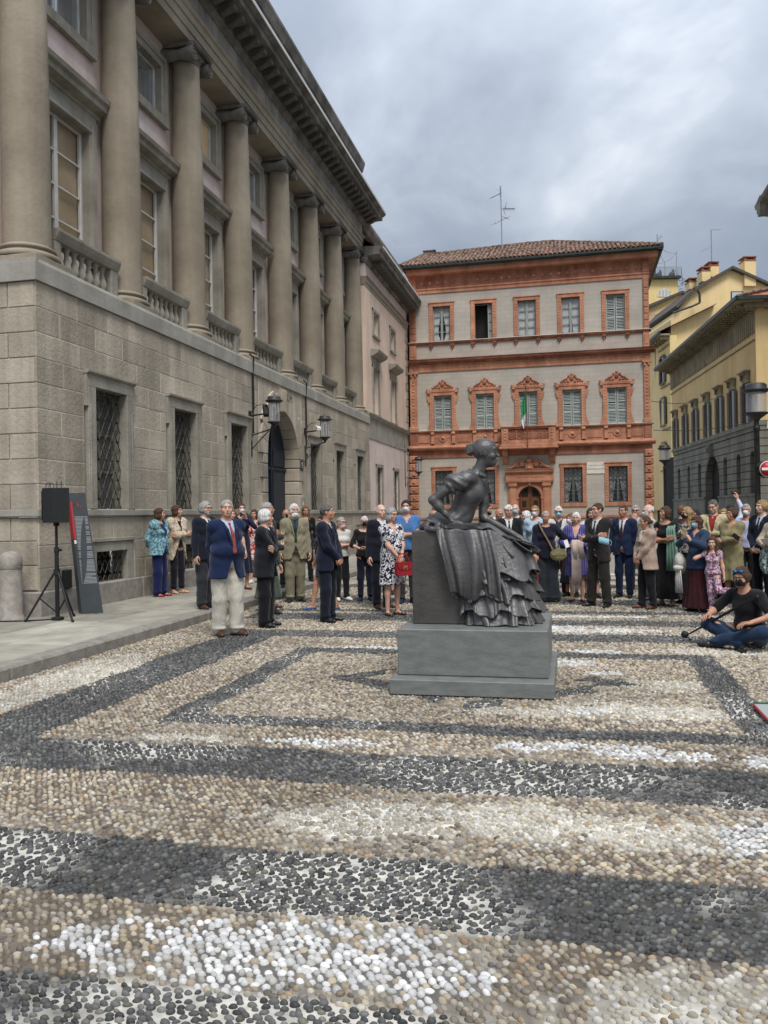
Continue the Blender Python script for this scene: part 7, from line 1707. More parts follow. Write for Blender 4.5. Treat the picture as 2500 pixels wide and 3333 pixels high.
        if st in ('short', 'crop', 'bald', 'thin', 'bun'):
            d = np.maximum(-.035*hs_-lz+np.clip(ly, 0, 1)*.9, -.085*hs_-lz); g.F = np.maximum(g.F, d.astype(np.float32))
            g.ell(Hd(.085, .0, -.02), np.array([.02, .03, .034])*hs_, .004, '-'); g.ell(Hd(-.085, .0, -.02), np.array([.02, .03, .034])*hs_, .004, '-')
        if st == 'bald': g.F = np.maximum(g.F, np.maximum(lz-.030*hs_+ly*.25, ly-.035*hs_).astype(np.float32))
        if st in ('bob', 'chin', 'full'): g.F = np.maximum(g.F, (low*hs_-lz).astype(np.float32))
        finish(g, 'hair', hm)
    if beard:
        g = grid(Hd(0, 0, 0)-np.array([.09, .02, .14])*hs_, Hd(0, 0, 0)+np.array([.09, .14, .02])*hs_, .009); g.ell(Hd(0, .026, -.055), np.array([jw+.006, .072, .070])*hs_, .02, M3=M3); g.ell(Hd(0, .064, -.100), np.array([.034, .028, .024])*hs_, .02); g.ell(Hd(0, .10, -.038), np.array([.045, .05, .034])*hs_, .008, '-', M3=M3); g.ell(Hd(0, .105, -.062), np.array([.020, .02, .007])*hs_, .004, '-', M3=M3)
        X, Y, Z = g.a[0][:, None, None]-hc[0], g.a[1][None, :, None]-hc[1], g.a[2][None, None, :]-hc[2]; ly = X*M3[0, 1]+Y*M3[1, 1]+Z*M3[2, 1]; g.F = np.maximum(g.F, (.0*hs_-ly).astype(np.float32)); finish(g, 'beard', HC[beard])
    if mask:
        mm, how = mask; dz = -.045 if how == 'chin' else 0; g = grid(Hd(0, 0, dz)-np.array([.10, .12, .14])*hs_, Hd(0, 0, dz)+np.array([.10, .15, .04])*hs_, .008); g.ell(Hd(0, .028, -.050+dz), np.array([jw+.007, .074, .066])*hs_, .012, M3=M3); g.ell(Hd(0, .085, -.040+dz), np.array([.028, .038, .036])*hs_, .03, M3=M3)
        X, Y, Z = g.a[0][:, None, None]-hc[0], g.a[1][None, :, None]-hc[1], g.a[2][None, None, :]-hc[2]; ly = X*M3[0, 1]+Y*M3[1, 1]+Z*M3[2, 1]; lz = X*M3[0, 2]+Y*M3[1, 2]+Z*M3[2, 2]; g.F = np.maximum(g.F, np.maximum(np.maximum(.032*hs_-ly, lz-(-.006+dz)*hs_), (-.112+dz)*hs_-lz).astype(np.float32))
        ex = MB()
        for k in (1, -1): ex.tube([Hd(.058*k, .040, -.030+dz), Hd(.078*k, .0, -.004), ], .0022, 4); ex.tube([Hd(.056*k, .036, -.085+dz), Hd(.080*k, -.004, -.035)], .0022, 4)
        finish(g, 'face_mask', mm, ex)
    if glasses:
        ex = MB(); gc = GLS
        for k in (1, -1): ex.tube([Hd((.032+.021*math.cos(a*math.pi/6))*k, .106-.004*(1 if abs(a-3) < 2 else 0), .000+.015*math.sin(a*math.pi/6)) for a in range(13)], .0022, 4); ex.tube([Hd(.052*k, .100, .004), Hd(.078*k, .01, .004)], .0022, 4)
        ex.tube([Hd(-.011, .107, .004), Hd(.011, .107, .004)], .0022, 4)
        if glasses == 'sun': 
            for k in (1, -1): ex.ball(Hd(.032*k, .103, 0), np.array([.022, .006, .016])*hs_, 10, 0, 6)
        place(ex.mesh('glasses', gc), 'glasses', root)
    c_, s_ = math.cos(rz), math.sin(rz)
    def Wd(p): return np.array([px+p[0]*c_-p[1]*s_, py+p[0]*s_+p[1]*c_, z0+p[2]])
    return dict(root=root, W=Wd, S=S, E=E, Wt=Wt, T=T, Hd=Hd, s=s, rz=rz, K=Kn, A=A_, Hp=Hp, hs=hs_)
# ================================================================== the crowd, one by one
G0 = lambda x, y, z=0.: tuple(on_z(x, y, z)[:2])
def AT(x, D): p = at_depth(x, 1665, D); return (p[0], p[1])
suit = lambda c, shirt=(.62, .66, .72), tie=None, **k: dict(k='suit', m=fab(c), inner=fab(shirt), tie=fab(tie) if tie else None, **k)
tr = lambda c, **k: dict(m=fab(c), **k)
NAVY = (.010, .022, .075); DNAVY = (.008, .012, .030); BLK = (.012, .013, .017)
PEOPLE = {}
GL = 'people standing by the palace sidewalk'; GR_ = 'people standing behind the statue and to its right'
import time as _t; _t0 = _t.time()
def add(key, *a, **k): PEOPLE[key] = person(*a, **k)
# ---- left group
add('blazer', 'stout grey-haired man in a bright navy blazer, white trousers and red tie, hands behind back', (-4.53, 10.43), 1.83, 28, 'm', 1.20, 0, ('thin', 'grey'), suit((.012, .035, .13), (.45, .55, .75), (.32, .06, .04), hem=.74), tr((.56, .53, .46), e=.030, w=.016), 'behind', look=-22, tilt=4, shoes='brown', q=1.25, grp=GL, step=-.05)
add('whitehair', 'white-haired man in a dark suit with crossed arms, in profile to the right', (-4.32, 11.31), 1.70, 72, 'm', 1.12, 0, ('full', 'white'), suit((.018, .022, .035), (.66, .67, .7), (.02, .03, .06), hem=.74), tr(BLK, e=.028, w=.012), 'cross', look=12, q=1.25, grp=GL)
add('navyprof', 'slim man in a plain navy suit seen in profile, hands clasped in front', (-3.58, 11.94), 1.76, 66, 'm', 1.0, 1, ('short', 'dgrey'), suit((.010, .018, .055), (.70, .70, .70), (.012, .02, .06), hem=.76), tr((.008, .014, .04), e=.022, w=.006), 'clasp', look=14, tilt=6, q=1.25, grp=GL)
add('beardnavy', 'grey-bearded man with glasses, navy jacket and grey trousers, behind the navy blazer', (-5.74, 12.37), 1.72, 45, 'm', 1.08, 0, ('full', 'grey'), suit((.012, .018, .045), (.68, .70, .74), (.05, .06, .1)), tr((.055, .06, .075), e=.026, w=.012), 'down', beard='grey', glasses=True, shoes='brown', z0=.13, q=1.1, grp=GL)
add('teal', 'brown-haired woman in a teal patterned loose jacket and royal blue trousers by the wall', (-7.50, 14.17), 1.65, 58, 'f', 1.08, 0, ('bob', 'brown'), dict(k='coat', m=fab((.07, .20, .27), pat='dots', c2=(.24, .40, .46), sc=26.), inner=fab((.012, .02, .14)), collar=False, hem=.82, r=.27, e=.05, vw=.12, vb=1.02, open=.6, sl=.78), tr((.012, .022, .16), e=.026, w=.014), 'behind', look=22, shoes='red', z0=.13, q=1.1, grp=GL)
add('beigecoat', 'dark-haired woman in a beige patterned coat with crossed arms beside the teal jacket', (-7.46, 14.80), 1.71, 40, 'f', .98, 0, ('chin', 'brown'), dict(k='coat', m=fab((.44, .36, .26), pat='dots', c2=(.58, .50, .40), sc=34.), inner=fab(BLK), collar=False, hem=.66, r=.25, e=.035, vw=.05, open=.35, sl=.82), tr((.012, .014, .03), e=.010, cut=.86), 'cross', look=25, tilt=3, shoes='nude', z0=.13, q=1.1, grp=GL)
add('photonavy', 'woman in a long navy dress and white mask photographing with a phone, behind the blazer', (-6.45, 15.6), 1.74, 12, 'f', 1.0, 0, ('bun', 'brown'), dict(k='dress', m=fab((.014, .022, .08)), hem=.33, r=.25, sl=.9), None, 'cam', mask=(MW, 'face'), shoes='sandal', z0=.13, grp=GL)
add('redfloral', 'woman in a red and white floral dress and white sneakers, half hidden on the sidewalk', (-6.72, 17.0), 1.62, -20, 'f', 1.0, 0, ('bob', 'brown'), dict(k='dress', m=fab((.50, .03, .04), pat='n', c2=(.70, .66, .62), sc=16.), hem=.55, r=.22), None, 'down', shoes='white', z0=.13, q=.85, grp=GL)
add('ginger_l', 'ginger-haired woman mostly hidden between the bearded man and the blazer', (-6.1, 14.3), 1.62, 10, 'f', 1.0, 2, ('chin', 'ginger'), dict(k='tee', m=fab((.03, .03, .035))), tr(BLK), 'down', z0=.13, q=.85, grp=GL)
add('greyjk', 'tall man with cropped grey hair in a grey jacket, arms crossed, behind the white-haired man', (-5.10, 13.45), 1.84, 68, 'm', 1.02, 1, ('crop', 'grey'), suit((.055, .062, .075), (.3, .33, .38)), tr((.03, .033, .04)), 'cross', look=20, tilt=4, shoes='brown', grp=GL)
add('bald_l', 'bald man with dark stubble between the grey jacket and the arched door', (-5.32, 15.3), 1.70, 60, 'm', 1.0, 1, ('bald', 'dark'), dict(k='tee', m=fab((.05, .055, .07)), sl=.5), tr((.02, .02, .03)), 'down', beard='dark', q=.85, z0=0, grp=GL)
add('sage', 'woman in a sage green long dress standing hidden behind the white-haired man', (-4.80, 12.7), 1.55, 40, 'f', 1.0, 0, ('short', 'grey'), dict(k='dress', m=fab((.11, .17, .13)), hem=.30, r=.30, sl=.9), None, 'down', q=.85, grp=GL)
add('vestmask', 'bald bespectacled man with a blue mask, black waistcoat over a white shirt', (-5.72, 16.2), 1.60, 20, 'm', 1.0, 1, ('bald', 'dark'), dict(k='suit', m=fab((.015, .015, .02)), inner=fab((.62, .64, .66)), sl=.1, hem=.9), tr(BLK), 'down', mask=(MBL, 'face'), glasses=True, q=.9, z0=.13, grp=GL)
add('redhair', 'woman with dark red hair beside the arched doorway, behind the blue mask', (-5.75, 17.6), 1.68, 5, 'f', 1.0, 0, ('long', 'ginger'), dict(k='tee', m=fab(BLK), sl=.9), tr(BLK), 'down', glasses=True, z0=.13, q=.85, grp=GL)
add('khaki', 'white-haired man in a khaki suit and green tie with a white mask under his chin', (-5.01, 14.65), 1.82, 8, 'm', 1.05, 0, ('full', 'white'), suit((.27, .245, .165), (.10, .12, .18), (.012, .09, .03), hem=.76), tr((.22, .20, .135), e=.022, w=.010), 'down', mask=(MW, 'chin'), look=10, q=1.1, grp=GL, step=.04)
add('heels', 'woman in a navy lace dress and blue heels mostly hidden behind the slim navy suit', (-4.10, 13.5), 1.60, -60, 'f', 1.0, 1, ('bob', 'dark'), dict(k='dress', m=fab((.010, .014, .05), pat='n', c2=(.05, .06, .12), sc=40.), hem=.60, r=.22, sl=.7), None, 'down', shoes='blue', stance=.13, step=.18, q=.95, grp=GL)
add('whitetee', 'grey-haired woman in glasses, white ribbed top and black trousers, arms crossed', (-4.19, 14.93), 1.56, 22, 'f', .98, 0, ('bun', 'grey'), dict(k='tee', m=fab((.60, .59, .54)), sl=.30), tr(BLK, e=.012), 'cross', look=20, mask=(fabric('pink_mask', (.62, .42, .42)), 'chin'), glasses=True, shoes='white', q=1.05, grp=GL)
add('blackmask', 'woman with short lilac-white hair, black mask and black top, hands at a straw bag', (-3.73, 14.89), 1.57, 4, 'f', 1.06, 0, ('short', 'lav'), dict(k='tee', m=fab(BLK), sl=.55, neck='wide'), tr((.008, .014, .05), e=.012, cut=.88), 'hold', mask=(MK, 'face'), glasses=True, shoes='navy', q=1.1, grp=GL)
add('navybehind', 'balding white-haired man in a navy suit right behind the floral dress', (-3.16, 13.75), 1.77, 30, 'm', 1.1, 2, ('bald', 'white'), suit(DNAVY), tr(DNAVY, e=.024), 'down', shoes='brown', q=.95, grp=GL)
add('floral', 'grey-bobbed woman with glasses and pearls in a navy and white floral dress', (-2.78, 12.83), 1.70, 38, 'f', 1.22, 0, ('bob', 'grey'), dict(k='dress', m=fab((.010, .015, .06), pat='n', c2=(.60, .60, .62), sc=19.), hem=.50, r=.215, sl=.36, neck='v', vw=.055, vb=1.30, folds=5), None, 'clasp', look=6, glasses=True, shoes='sandal', q=1.25, grp=GL)
add('polo', 'young dark-haired man in a blue polo and white mask with crossed arms', (-2.88, 14.59), 1.85, 6, 'm', 1.0, 0, ('short', 'dark'), dict(k='tee', m=fab((.07, .19, .44)), sl=.36, neck='v', vw=.045, vb=1.33, e=.018, hem=.90), tr((.06, .065, .075), e=.014), 'cross', look=-14, mask=(MW, 'face'), shoes='navy', q=1.1, grp=GL)
add('ear', 'man in a dark jacket seen just behind the blue polo', (-2.62, 16.0), 1.66, 40, 'm', 1.0, 1, ('bald', 'dark'), suit(DNAVY), tr(DNAVY), 'down', q=.8, grp=GL)
add('blond_l', 'blonde woman in a short skirt between the black top and the floral dress', (-3.42, 16.2), 1.56, 20, 'f', .95, 0, ('bob', 'blond'), dict(k='tee', m=fab((.03, .03, .04)), sl=.3), dict(k='skirt', m=fab((.06, .06, .07)), hem=.6, r=.2), 'down', q=.8, grp=GL)
# ---- behind the statue
D_ = {}
add('beardhid', 'dark-bearded man half hidden by the arm of the statue', AT(1583, 17.2), 1.78, 60, 'm', 1.0, 1, ('short', 'dark'), dict(k='tee', m=fab((.02, .022, .03)), sl=.9), tr(BLK), 'down', beard='dark', q=.85, grp=GR_)
add('baldnavy', 'bald tanned man in navy looking down right of the statue arm', AT(1623, 17.0), 1.68, 35, 'm', 1.1, 1, ('none', 'dark'), suit(NAVY), tr(DNAVY), 'down', tilt=-14, q=.9, grp=GR_)
add('oldsuit', 'elderly man with swept white hair, dark suit and patterned tie facing us', AT(1655, 15.6), 1.74, 6, 'm', 1.0, 0, ('short', 'white'), suit((.015, .017, .022), (.68, .68, .68), (.05, .02, .04)), tr(BLK), 'down', look=6, glasses=True, q=1.1, grp=GR_)
add('baldmask', 'bald man in a blue surgical mask behind the elderly dark suit', AT(1678, 17.6), 1.77, -8, 'm', 1.0, 2, ('none', 'grey'), suit(DNAVY), tr(BLK), 'down', mask=(MBL, 'face'), q=.85, grp=GR_)
add('whitebob', 'white-haired woman looking left beside the blonde in the light blue blouse', AT(1714, 16.4), 1.62, -70, 'f', 1.0, 0, ('bob', 'white'), dict(k='tee', m=fab((.2, .2, .24)), sl=.9), tr(BLK), 'down', q=.85, grp=GR_)
add('bluetop', 'blonde woman in a pale blue blouse, glasses and white mask', AT(1742, 15.9), 1.72, -12, 'f', 1.0, 0, ('bun', 'blond'), dict(k='tee', m=fab((.42, .56, .70)), sl=.9, hem=.84, e=.024), tr((.1, .12, .16)), 'down', mask=(MW, 'face'), glasses=True, q=1., grp=GR_)
add('cane', 'elderly grey-haired woman in a midnight blue sweater and wide slate trousers with a cane', (-.44, 14.93), 1.61, 4, 'f', 1.1, 1, ('short', 'grey'), dict(k='tee', m=fab((.014, .014, .05)), sl=.85, e=.035, hem=.84), tr((.035, .045, .06), e=.03, w=.075), 'cane', look=4, q=1.1, grp=GR_, stance=.12)
add('whitevest', 'white-haired man with a blue mask and off-white vest behind the cane', (-.23, 16.25), 1.70, 0, 'm', 1.05, 0, ('short', 'white'), dict(k='suit', m=fab((.60, .58, .54)), inner=fab((.06, .08, .13)), sl=.05, hem=.9), tr((.16, .012, .015)), 'down', mask=(MBL, 'face'), glasses='sun', q=.95, grp=GR_)
add('darkredhair', 'woman with dark hair and white mask in a white shirt and dark skirt', (.0, 15.9), 1.56, -20, 'f', 1.05, 0, ('chin', 'ginger'), dict(k='tee', m=fab((.62, .62, .62)), sl=.9), dict(k='skirt', m=fab((.012, .013, .04)), hem=.28, r=.26), 'down', look=-12, mask=(MW, 'face'), shoes='black', q=.9, grp=GR_)
add('purple', 'white-haired woman in a violet striped tunic with a pale shawl over her arm', (.09, 15.09), 1.58, -8, 'f', 1.12, 0, ('full', 'white'), dict(k='dress', m=fab((.045, .015, .20), pat='stripe', c2=(.10, .04, .10), sc=9., c3=(.10, .12, .35)), hem=.50, r=.235, sl=.8, e=.03, neck='v', vb=1.22), None, 'hold', look=2, shoes='sandal', q=1.15, grp=GR_)
add('whiteblouse', 'dark-haired woman in a white jacket between the violet tunic and the brown suit', (.36, 15.7), 1.66, 6, 'f', 1.0, 0, ('chin', 'brown'), dict(k='tee', m=fab((.66, .66, .66)), sl=.9, hem=.86), dict(k='skirt', m=fab((.07, .09, .12)), hem=.35, r=.2), 'cross', q=.95, grp=GR_)
add('suitcross', 'man in a dark brown-grey suit and glasses with crossed arms, leaning, mask in hand', (.44, 14.25), 1.73, -34, 'm', 1.0, 0, ('short', 'brown'), suit((.040, .035, .035), (.66, .66, .66), (.04, .04, .06), hem=.76), tr((.036, .032, .022), e=.022, w=.010), 'cross', look=-18, tilt=2, glasses=True, q=1.2, grp=GR_, stance=.16)
add('navyburg', 'man in a blue suit with a burgundy tie just right of the brown-grey suit', (.94, 15.79), 1.70, -18, 'm', 1.0, 1, ('crop', 'brown'), suit((.012, .035, .11), (.66, .66, .68), (.09, .012, .02)), tr((.010, .028, .10)), 'down', look=-10, q=1.0, grp=GR_)
add('greenjk', 'smiling grey-haired man in glasses and green-beige jacket with his hand at his chin', (1.26, 17.2), 1.70, -6, 'm', 1.05, 0, ('short', 'grey'), dict(k='suit', m=fab((.22, .23, .14)), inner=fab((.45, .52, .70)), hem=.78), tr((.016, .022, .06)), 'chin', glasses='sun', shoes='brown', q=1., grp=GR_)
add('bald_r', 'bald man in a mask seen from the side behind the beige jacket', (1.36, 15.4), 1.70, -75, 'm', 1.1, 2, ('bald', 'white'), dict(k='tee', m=fab((.45, .42, .38)), sl=.5), tr((.25, .22, .16)), 'down', tilt=-8, mask=(MW, 'face'), q=.9, grp=GR_)
add('beigejk', 'short dark-haired woman in a pinkish beige jacket and neck scarf, hands folded', (1.19, 14.04), 1.50, -58, 'f', 1.18, 1, ('bun', 'brown'), dict(k='coat', m=fab((.42, .30, .24)), inner=fab(BLK), collar=False, hem=.74, r=.25, vw=.05, open=.3), tr(BLK, e=.02), 'clasp', look=-18, tilt=4, shoes='brown', q=1.2, grp=GR_, step=.06)
add('shawl', 'tanned brunette in a black dress with a sea-green shawl, looking left and up', (1.53, 14.42), 1.66, -30, 'f', .98, 1, ('chin', 'brown'), dict(k='dress', m=fab(BLK), hem=.14, r=.30, sl=.02, neck='wide'), None, 'cross', look=-22, tilt=8, shoes='sandal', q=1.1, grp=GR_)
add('blackmaskblond', 'blonde woman with long hair and a black mask behind the green shawl', (1.92, 14.8), 1.64, -40, 'f', 1.0, 0, ('long', 'blond'), dict(k='tee', m=fab((.5, .46, .42), pat='n', c2=(.05, .05, .05), sc=14.), sl=.8), dict(k='skirt', m=fab(BLK), hem=.1, r=.28), 'down', look=-10, mask=(MK, 'face'), q=1., grp=GR_)
add('ginger_r', 'ginger-haired woman seen above the black mask, further back', (2.18, 17.6), 1.68, 140, 'f', 1.0, 2, ('full', 'ginger'), dict(k='tee', m=fab((.06, .05, .05)), sl=.9), tr(BLK), 'down', q=.8, grp=GR_)
add('dark_r', 'dark-haired woman with sunglasses pushed up, smiling behind the cream jacket', (2.2, 15.9), 1.60, -20, 'f', 1.0, 1, ('chin', 'dark'), dict(k='tee', m=fab((.04, .03, .04)), sl=.9), tr(BLK), 'down', q=.9, grp=GR_)
add('cream', 'grey-bearded man in a cream jacket looking down, behind the woman with the phone', (2.40, 15.2), 1.76, -14, 'm', 1.06, 0, ('crop', 'dgrey'), dict(k='suit', m=fab((.52, .45, .27)), inner=fab((.28, .03, .03)), hem=.74), tr(BLK), 'cross', tilt=-16, look=-8, beard='grey', q=1.05, grp=GR_)
add('denim', 'woman with brown fringe and blue mask, denim shirt and burgundy skirt, holding a phone', (1.92, 13.70), 1.50, -36, 'f', 1.06, 0, ('bangs', 'brown'), dict(k='tee', m=fab((.045, .09, .19)), sl=.9, hem=.78, r=.24, e=.026, neck='v', vb=1.33, vw=.04), dict(k='skirt', m=fab((.075, .006, .015)), hem=.07, r=.30, folds=14), 'phone', look=-8, tilt=-8, mask=(MBL, 'face'), q=1.2, grp=GR_)
add('girl', 'little girl with long brown hair in a floral jumpsuit standing on one leg', (2.10, 13.45), 1.14, -12, 'f', 1.0, 0, ('long', 'brown'), dict(k='tee', m=fab((.60, .50, .54), pat='n', c2=(.20, .06, .14), sc=26.), sl=.16, neck='wide'), dict(k='trousers', m=fab((.60, .50, .54), pat='n', c2=(.20, .06, .14), sc=26.), e=.016), 'hair', q=1.25, grp=GR_, shoes='copper', hsc=1.28,
    J0=dict(ank=((.02, .0, .055), (-.40, -.10, .36)), knee=((.03, .02, .33), (-.10, .10, .36)), toe=((.2, .97, 0), (-.3, .0, -.95))))
add('olive', 'woman in an olive shirt dress with crossed arms, brown wavy hair', (2.64, 14.89), 1.62, -20, 'f', 1.04, 1, ('full', 'brown'), dict(k='dress', m=fab((.26, .225, .115)), hem=.42, r=.235, sl=.85, neck='v', vb=1.32, vw=.04, e=.020, folds=7), None, 'cross', look=-20, shoes='brown', q=1.15, grp=GR_)
add('longginger', 'woman in dark navy with long ginger-blond hair seen from behind', (2.66, 16.6), 1.62, 165, 'f', 1.0, 0, ('long', 'ginger'), dict(k='coat', m=fab((.02, .025, .05)), hem=.6, r=.24, sl=1.), tr(BLK), 'down', q=.9, grp=GR_)
add('redcollar', 'fair-haired woman with a red collar peering behind the olive dress', (2.66, 15.75), 1.60, -10, 'f', 1.0, 2, ('bob', 'blond'), dict(k='tee', m=fab((.35, .02, .03)), sl=.9), tr(BLK), 'down', q=.85, grp=GR_)
add('raiser', 'man in a white shirt holding a phone up high over the crowd', (3.02, 17.2), 1.68, 175, 'm', 1.0, 0, ('short', 'dark'), dict(k='tee', m=fab((.55, .58, .70)), sl=.92), tr(BLK), 'raise', q=.95, grp=GR_)
add('maskgrey', 'grey-haired man in a large white mask and pale shirt near the lamp post', (3.08, 16.0), 1.68, -10, 'm', 1.0, 1, ('short', 'grey'), dict(k='tee', m=fab((.45, .50, .70)), sl=.9), tr(BLK), 'down', mask=(MW, 'face'), q=.95, grp=GR_)
add('suitR', 'tall pale blond man in a navy suit and tie at the right edge', (3.17, 15.12), 1.74, -38, 'm', 1.05, 2, ('full', 'blond'), suit((.010, .018, .055), (.60, .64, .72), (.012, .016, .04)), tr(DNAVY), 'clasp', look=-12, tilt=3, q=1.1, grp=GR_)
add('edge', 'blonde woman with glasses in a beige top cut by the right edge of the picture', (3.26, 14.5), 1.60, -30, 'f', 1.05, 0, ('bob', 'blond'), dict(k='coat', m=fab((.50, .42, .32)), inner=fab((.35, .04, .04)), collar=False, hem=.8, sl=1.), tr(BLK), 'hold', glasses=True, q=1.05, grp=GR_)
add('farwoman', 'tiny far figure in a white top walking before the arched gateway', tuple(at_depth(2336, 1665, 36)[:2]), 1.62, 20, 'f', 1.0, 0, ('bob', 'dark'), dict(k='tee', m=fab((.6, .6, .6)), sl=.4), tr((.03, .05, .1)), 'down', q=.7, grp='people further back')
# ---- sound man, cross-legged on the ground
add('sound', 'seated man in black t-shirt, black mask and jeans holding a microphone boom', (2.02, 10.30), 1.76, -38, 'm', 1.04, 1, ('full', 'brown'), dict(k='tee', m=fab((.014, .012, .016)), sl=.40, e=.016), dict(k='trousers', m=fab((.022, .065, .16)), e=.018), 'down', look=14, tilt=-12, mask=(MK, 'face'), shoes='black', q=1.35, grp=None,
    J0=dict(hip=(0, 0, .125), lean=.20, ank=((-.12, .36, .07), (.16, .42, .07)), knee=((.36, .30, .25), (-.36, .28, .22)), toe=((-.8, .5, .1), (.75, .6, .1)), wr=((.20, .50, .36), (-.27, .36, .33)), pole=((1, -.4, -.5), (1, -.4, -.5)), hd=(((-.25, .75, .1), (-.6, 0, -.8)), ((.4, .8, -.1), (0, 0, -1)))))
print('people', len(PEOPLE), 'in', round(_t.time()-_t0, 1), 's')
# ================================================================== things people carry, and street objects
def grp0(t): ORG[t.name] = Vector((0, 0, 0))
def Wp(key, *p): return tuple(PEOPLE[key]['W'](np.array(p)))
def lerp3(a, b, t): return tuple(a[i]+(b[i]-a[i])*t for i in range(3))
def cloth_strip(mb, pts, w, dirv, nu=9, fold=.012, nf=3, th=.006):
    """hanging cloth following pts (list of xyz), w wide along dirv with soft vertical folds"""
    pts = [np.array(p, float) for p in pts]; d = np.array(dirv, float); d /= np.linalg.norm(d); n = np.cross(d, [0, 0, 1]); nl = np.linalg.norm(n); n = n/nl if nl > .1 else np.array([0, 1, 0]); k = len(pts); vs = []
    for off in (0, th):
        for j, p in enumerate(pts):
            ww = w if not hasattr(w, '__len__') else w[j]
            for i in range(nu): u_ = i/(nu-1)-.5; vs.append(tuple(p+d*u_*ww+n*(fold*math.sin(u_*nf*6.28+j*.35)+off)))
    fs = []; m = k*nu
    for j in range(k-1):
        for i in range(nu-1): a = j*nu+i; fs += [(a, a+1, a+nu+1, a+nu), (m+a+nu, m+a+nu+1, m+a+1, m+a)]
    for i in range(nu-1): a = (k-1)*nu+i; fs.append((a, a+1, m+a+1, m+a)); fs.append((i+1, i, m+i, m+i+1))
    for j in range(k-1): a = j*nu; fs.append((a, a+nu, m+a+nu, m+a)); a = j*nu+nu-1; fs.append((a+nu, a, m+a, m+a+nu))
    mb.add(vs, fs, 0, True); return mb
def frame_of(key): rz = PEOPLE[key]['rz']; return np.array([math.cos(rz), math.sin(rz), 0]), np.array([-math.sin(rz), math.cos(rz), 0])
# red handbag with a gold letter
rx, fy = frame_of('floral'); o = Wp('floral', .0, .30, .76)
bag = thing('handbag', 'red leather handbag with a gold clasp held before the floral dress', 'handbag', o, PEOPLE['floral']['rz']); grp0(bag)
redl = mat('red_bag_leather', (.24, .008, .014), (.30, .012, .022), 8, .42); gold = mat('gold_clasp', (.75, .52, .20), None, 3, .3, metal=.9)
b = MB(); b.extrude([(-.155, -.09), (-.12, -.125), (.12, -.125), (.155, -.09), (.145, .085), (-.145, .085)], lambda p, q, y: (p, y, q), -.035, .035); b.obj('bag_body', redl, bag)
b = MB(); b.extrude([(-.148, .088), (-.135, -.0), (-.10, -.025), (.10, -.025), (.135, -.0), (.148, .088)], lambda p, q, y: (p, y, q), .036, .046); b.obj('flap', redl, bag)
b = MB(); b.tube([(-.13, 0, .08), (-.08, -.02, .19), (0, -.03, .22), (.08, -.02, .19), (.13, 0, .08)], .010, 6); b.obj('strap', redl, bag)
c = text('M', .105, gold, 'gold_letter', bag, Matrix.Translation((.0, .050, .0)) @ Matrix.Rotation(R(180), 4, 'Z') @ Matrix.Rotation(R(90), 4, 'X'), .004)
# pearls on the same woman are part of her outfit
q = MB(); Pf = PEOPLE['floral']
for i in range(17): a = math.pi*(i/16-.5)*1.5; q.ball(Pf['T'](.068*math.sin(a), .065*math.cos(a)+.02, 1.452-.035*math.cos(a)), .0075, 6, 0, 4)
q.obj('pearl_necklace', MW, None).parent = Pf['root']
# straw bag of the black-masked woman
o = Wp('blackmask', -.20, .18, .86); bag = thing('straw_bag', 'cream straw shoulder bag on the arm of the black masked woman', 'handbag', o, PEOPLE['blackmask']['rz']); grp0(bag)
st_m = mat('straw', (.50, .42, .24), (.62, .54, .34), 30, .9, .3, 90)
b = MB(); b.ball((0, 0, -.05), (.14, .07, .17), 14, 0, 8); b.obj('bag_body', st_m, bag)
b = MB(); b.tube([(.09, 0, .08), (.05, -.05, .35), (-.02, -.10, .56), (-.06, -.10, .35), (-.10, 0, .08)], .010, 6); b.obj('strap', st_m, bag)
# cross-body bag and cane
o = Wp('cane', -.20, .19, .86); bag = thing('crossbody_bag', 'olive green cross-body bag on the elderly woman with the cane', 'handbag', o, PEOPLE['cane']['rz']); grp0(bag)
olv = mat('olive_canvas', (.17, .15, .07), (.24, .21, .11), 12, .85, .2, 50)
b = MB(); b.ball((0, 0, -.02), (.15, .055, .11), 14, 0, 8); b.extrude([(-.13, .04), (-.10, -.02), (.10, -.03), (.14, .03), (.08, .08), (-.08, .09)], lambda p, q, y: (p, y, q), .045, .058); b.obj('bag_body', olv, bag)
b = MB(); T_ = PEOPLE['cane']['T']; l0 = np.array([-.20, .19, .86]); pts = [tuple(np.array(p)-l0) for p in ((-.10, .20, .93), (-.02, .175, 1.10), (.06, .165, 1.24), (.11, .10, 1.36), (.12, .0, 1.415), (.05, -.12, 1.25), (-.12, -.14, 1.0), (-.26, .05, .9))]
for a, c_ in zip(pts[:-1], pts[1:]): b.cyl(a, c_, .017, None, 6)
b.obj('strap', mat('tan_strap', (.20, .13, .07), None, 5, .8), bag)
Pw = PEOPLE['cane']; w = Pw['Wt'][1]; top_ = Pw['W'](w+np.array([-.01, .07, -.02])); bot = Pw['W'](np.array([w[0]-.06, w[1]+.12, .01])); cn = thing('walking_cane', 'red walking cane with a pale wooden crook handle', 'cane', tuple(bot)); grp0(cn); d = top_-bot
b = MB(); b.cyl((0, 0, 0), tuple(d*.80), .011, .012, 8); b.obj('shaft', mat('red_lacquer', (.34, .01, .02), None, 5, .3), cn)
b = MB(); hk = [tuple(d*.80), tuple(d*.93)]+[tuple(d*.97+np.array([-.05+.05*math.cos(a), -.01, .05*math.sin(a)])) for a in np.linspace(0, math.pi*1.1, 8)]; b.tube(hk, .012, 8); b.obj('crook_handle', mat('pale_wood', (.50, .33, .15), None, 5, .5), cn)
MB().cyl((0, 0, 0), tuple(d*.03), .016, .014, 8).obj('rubber_tip', M['blackp'], cn)
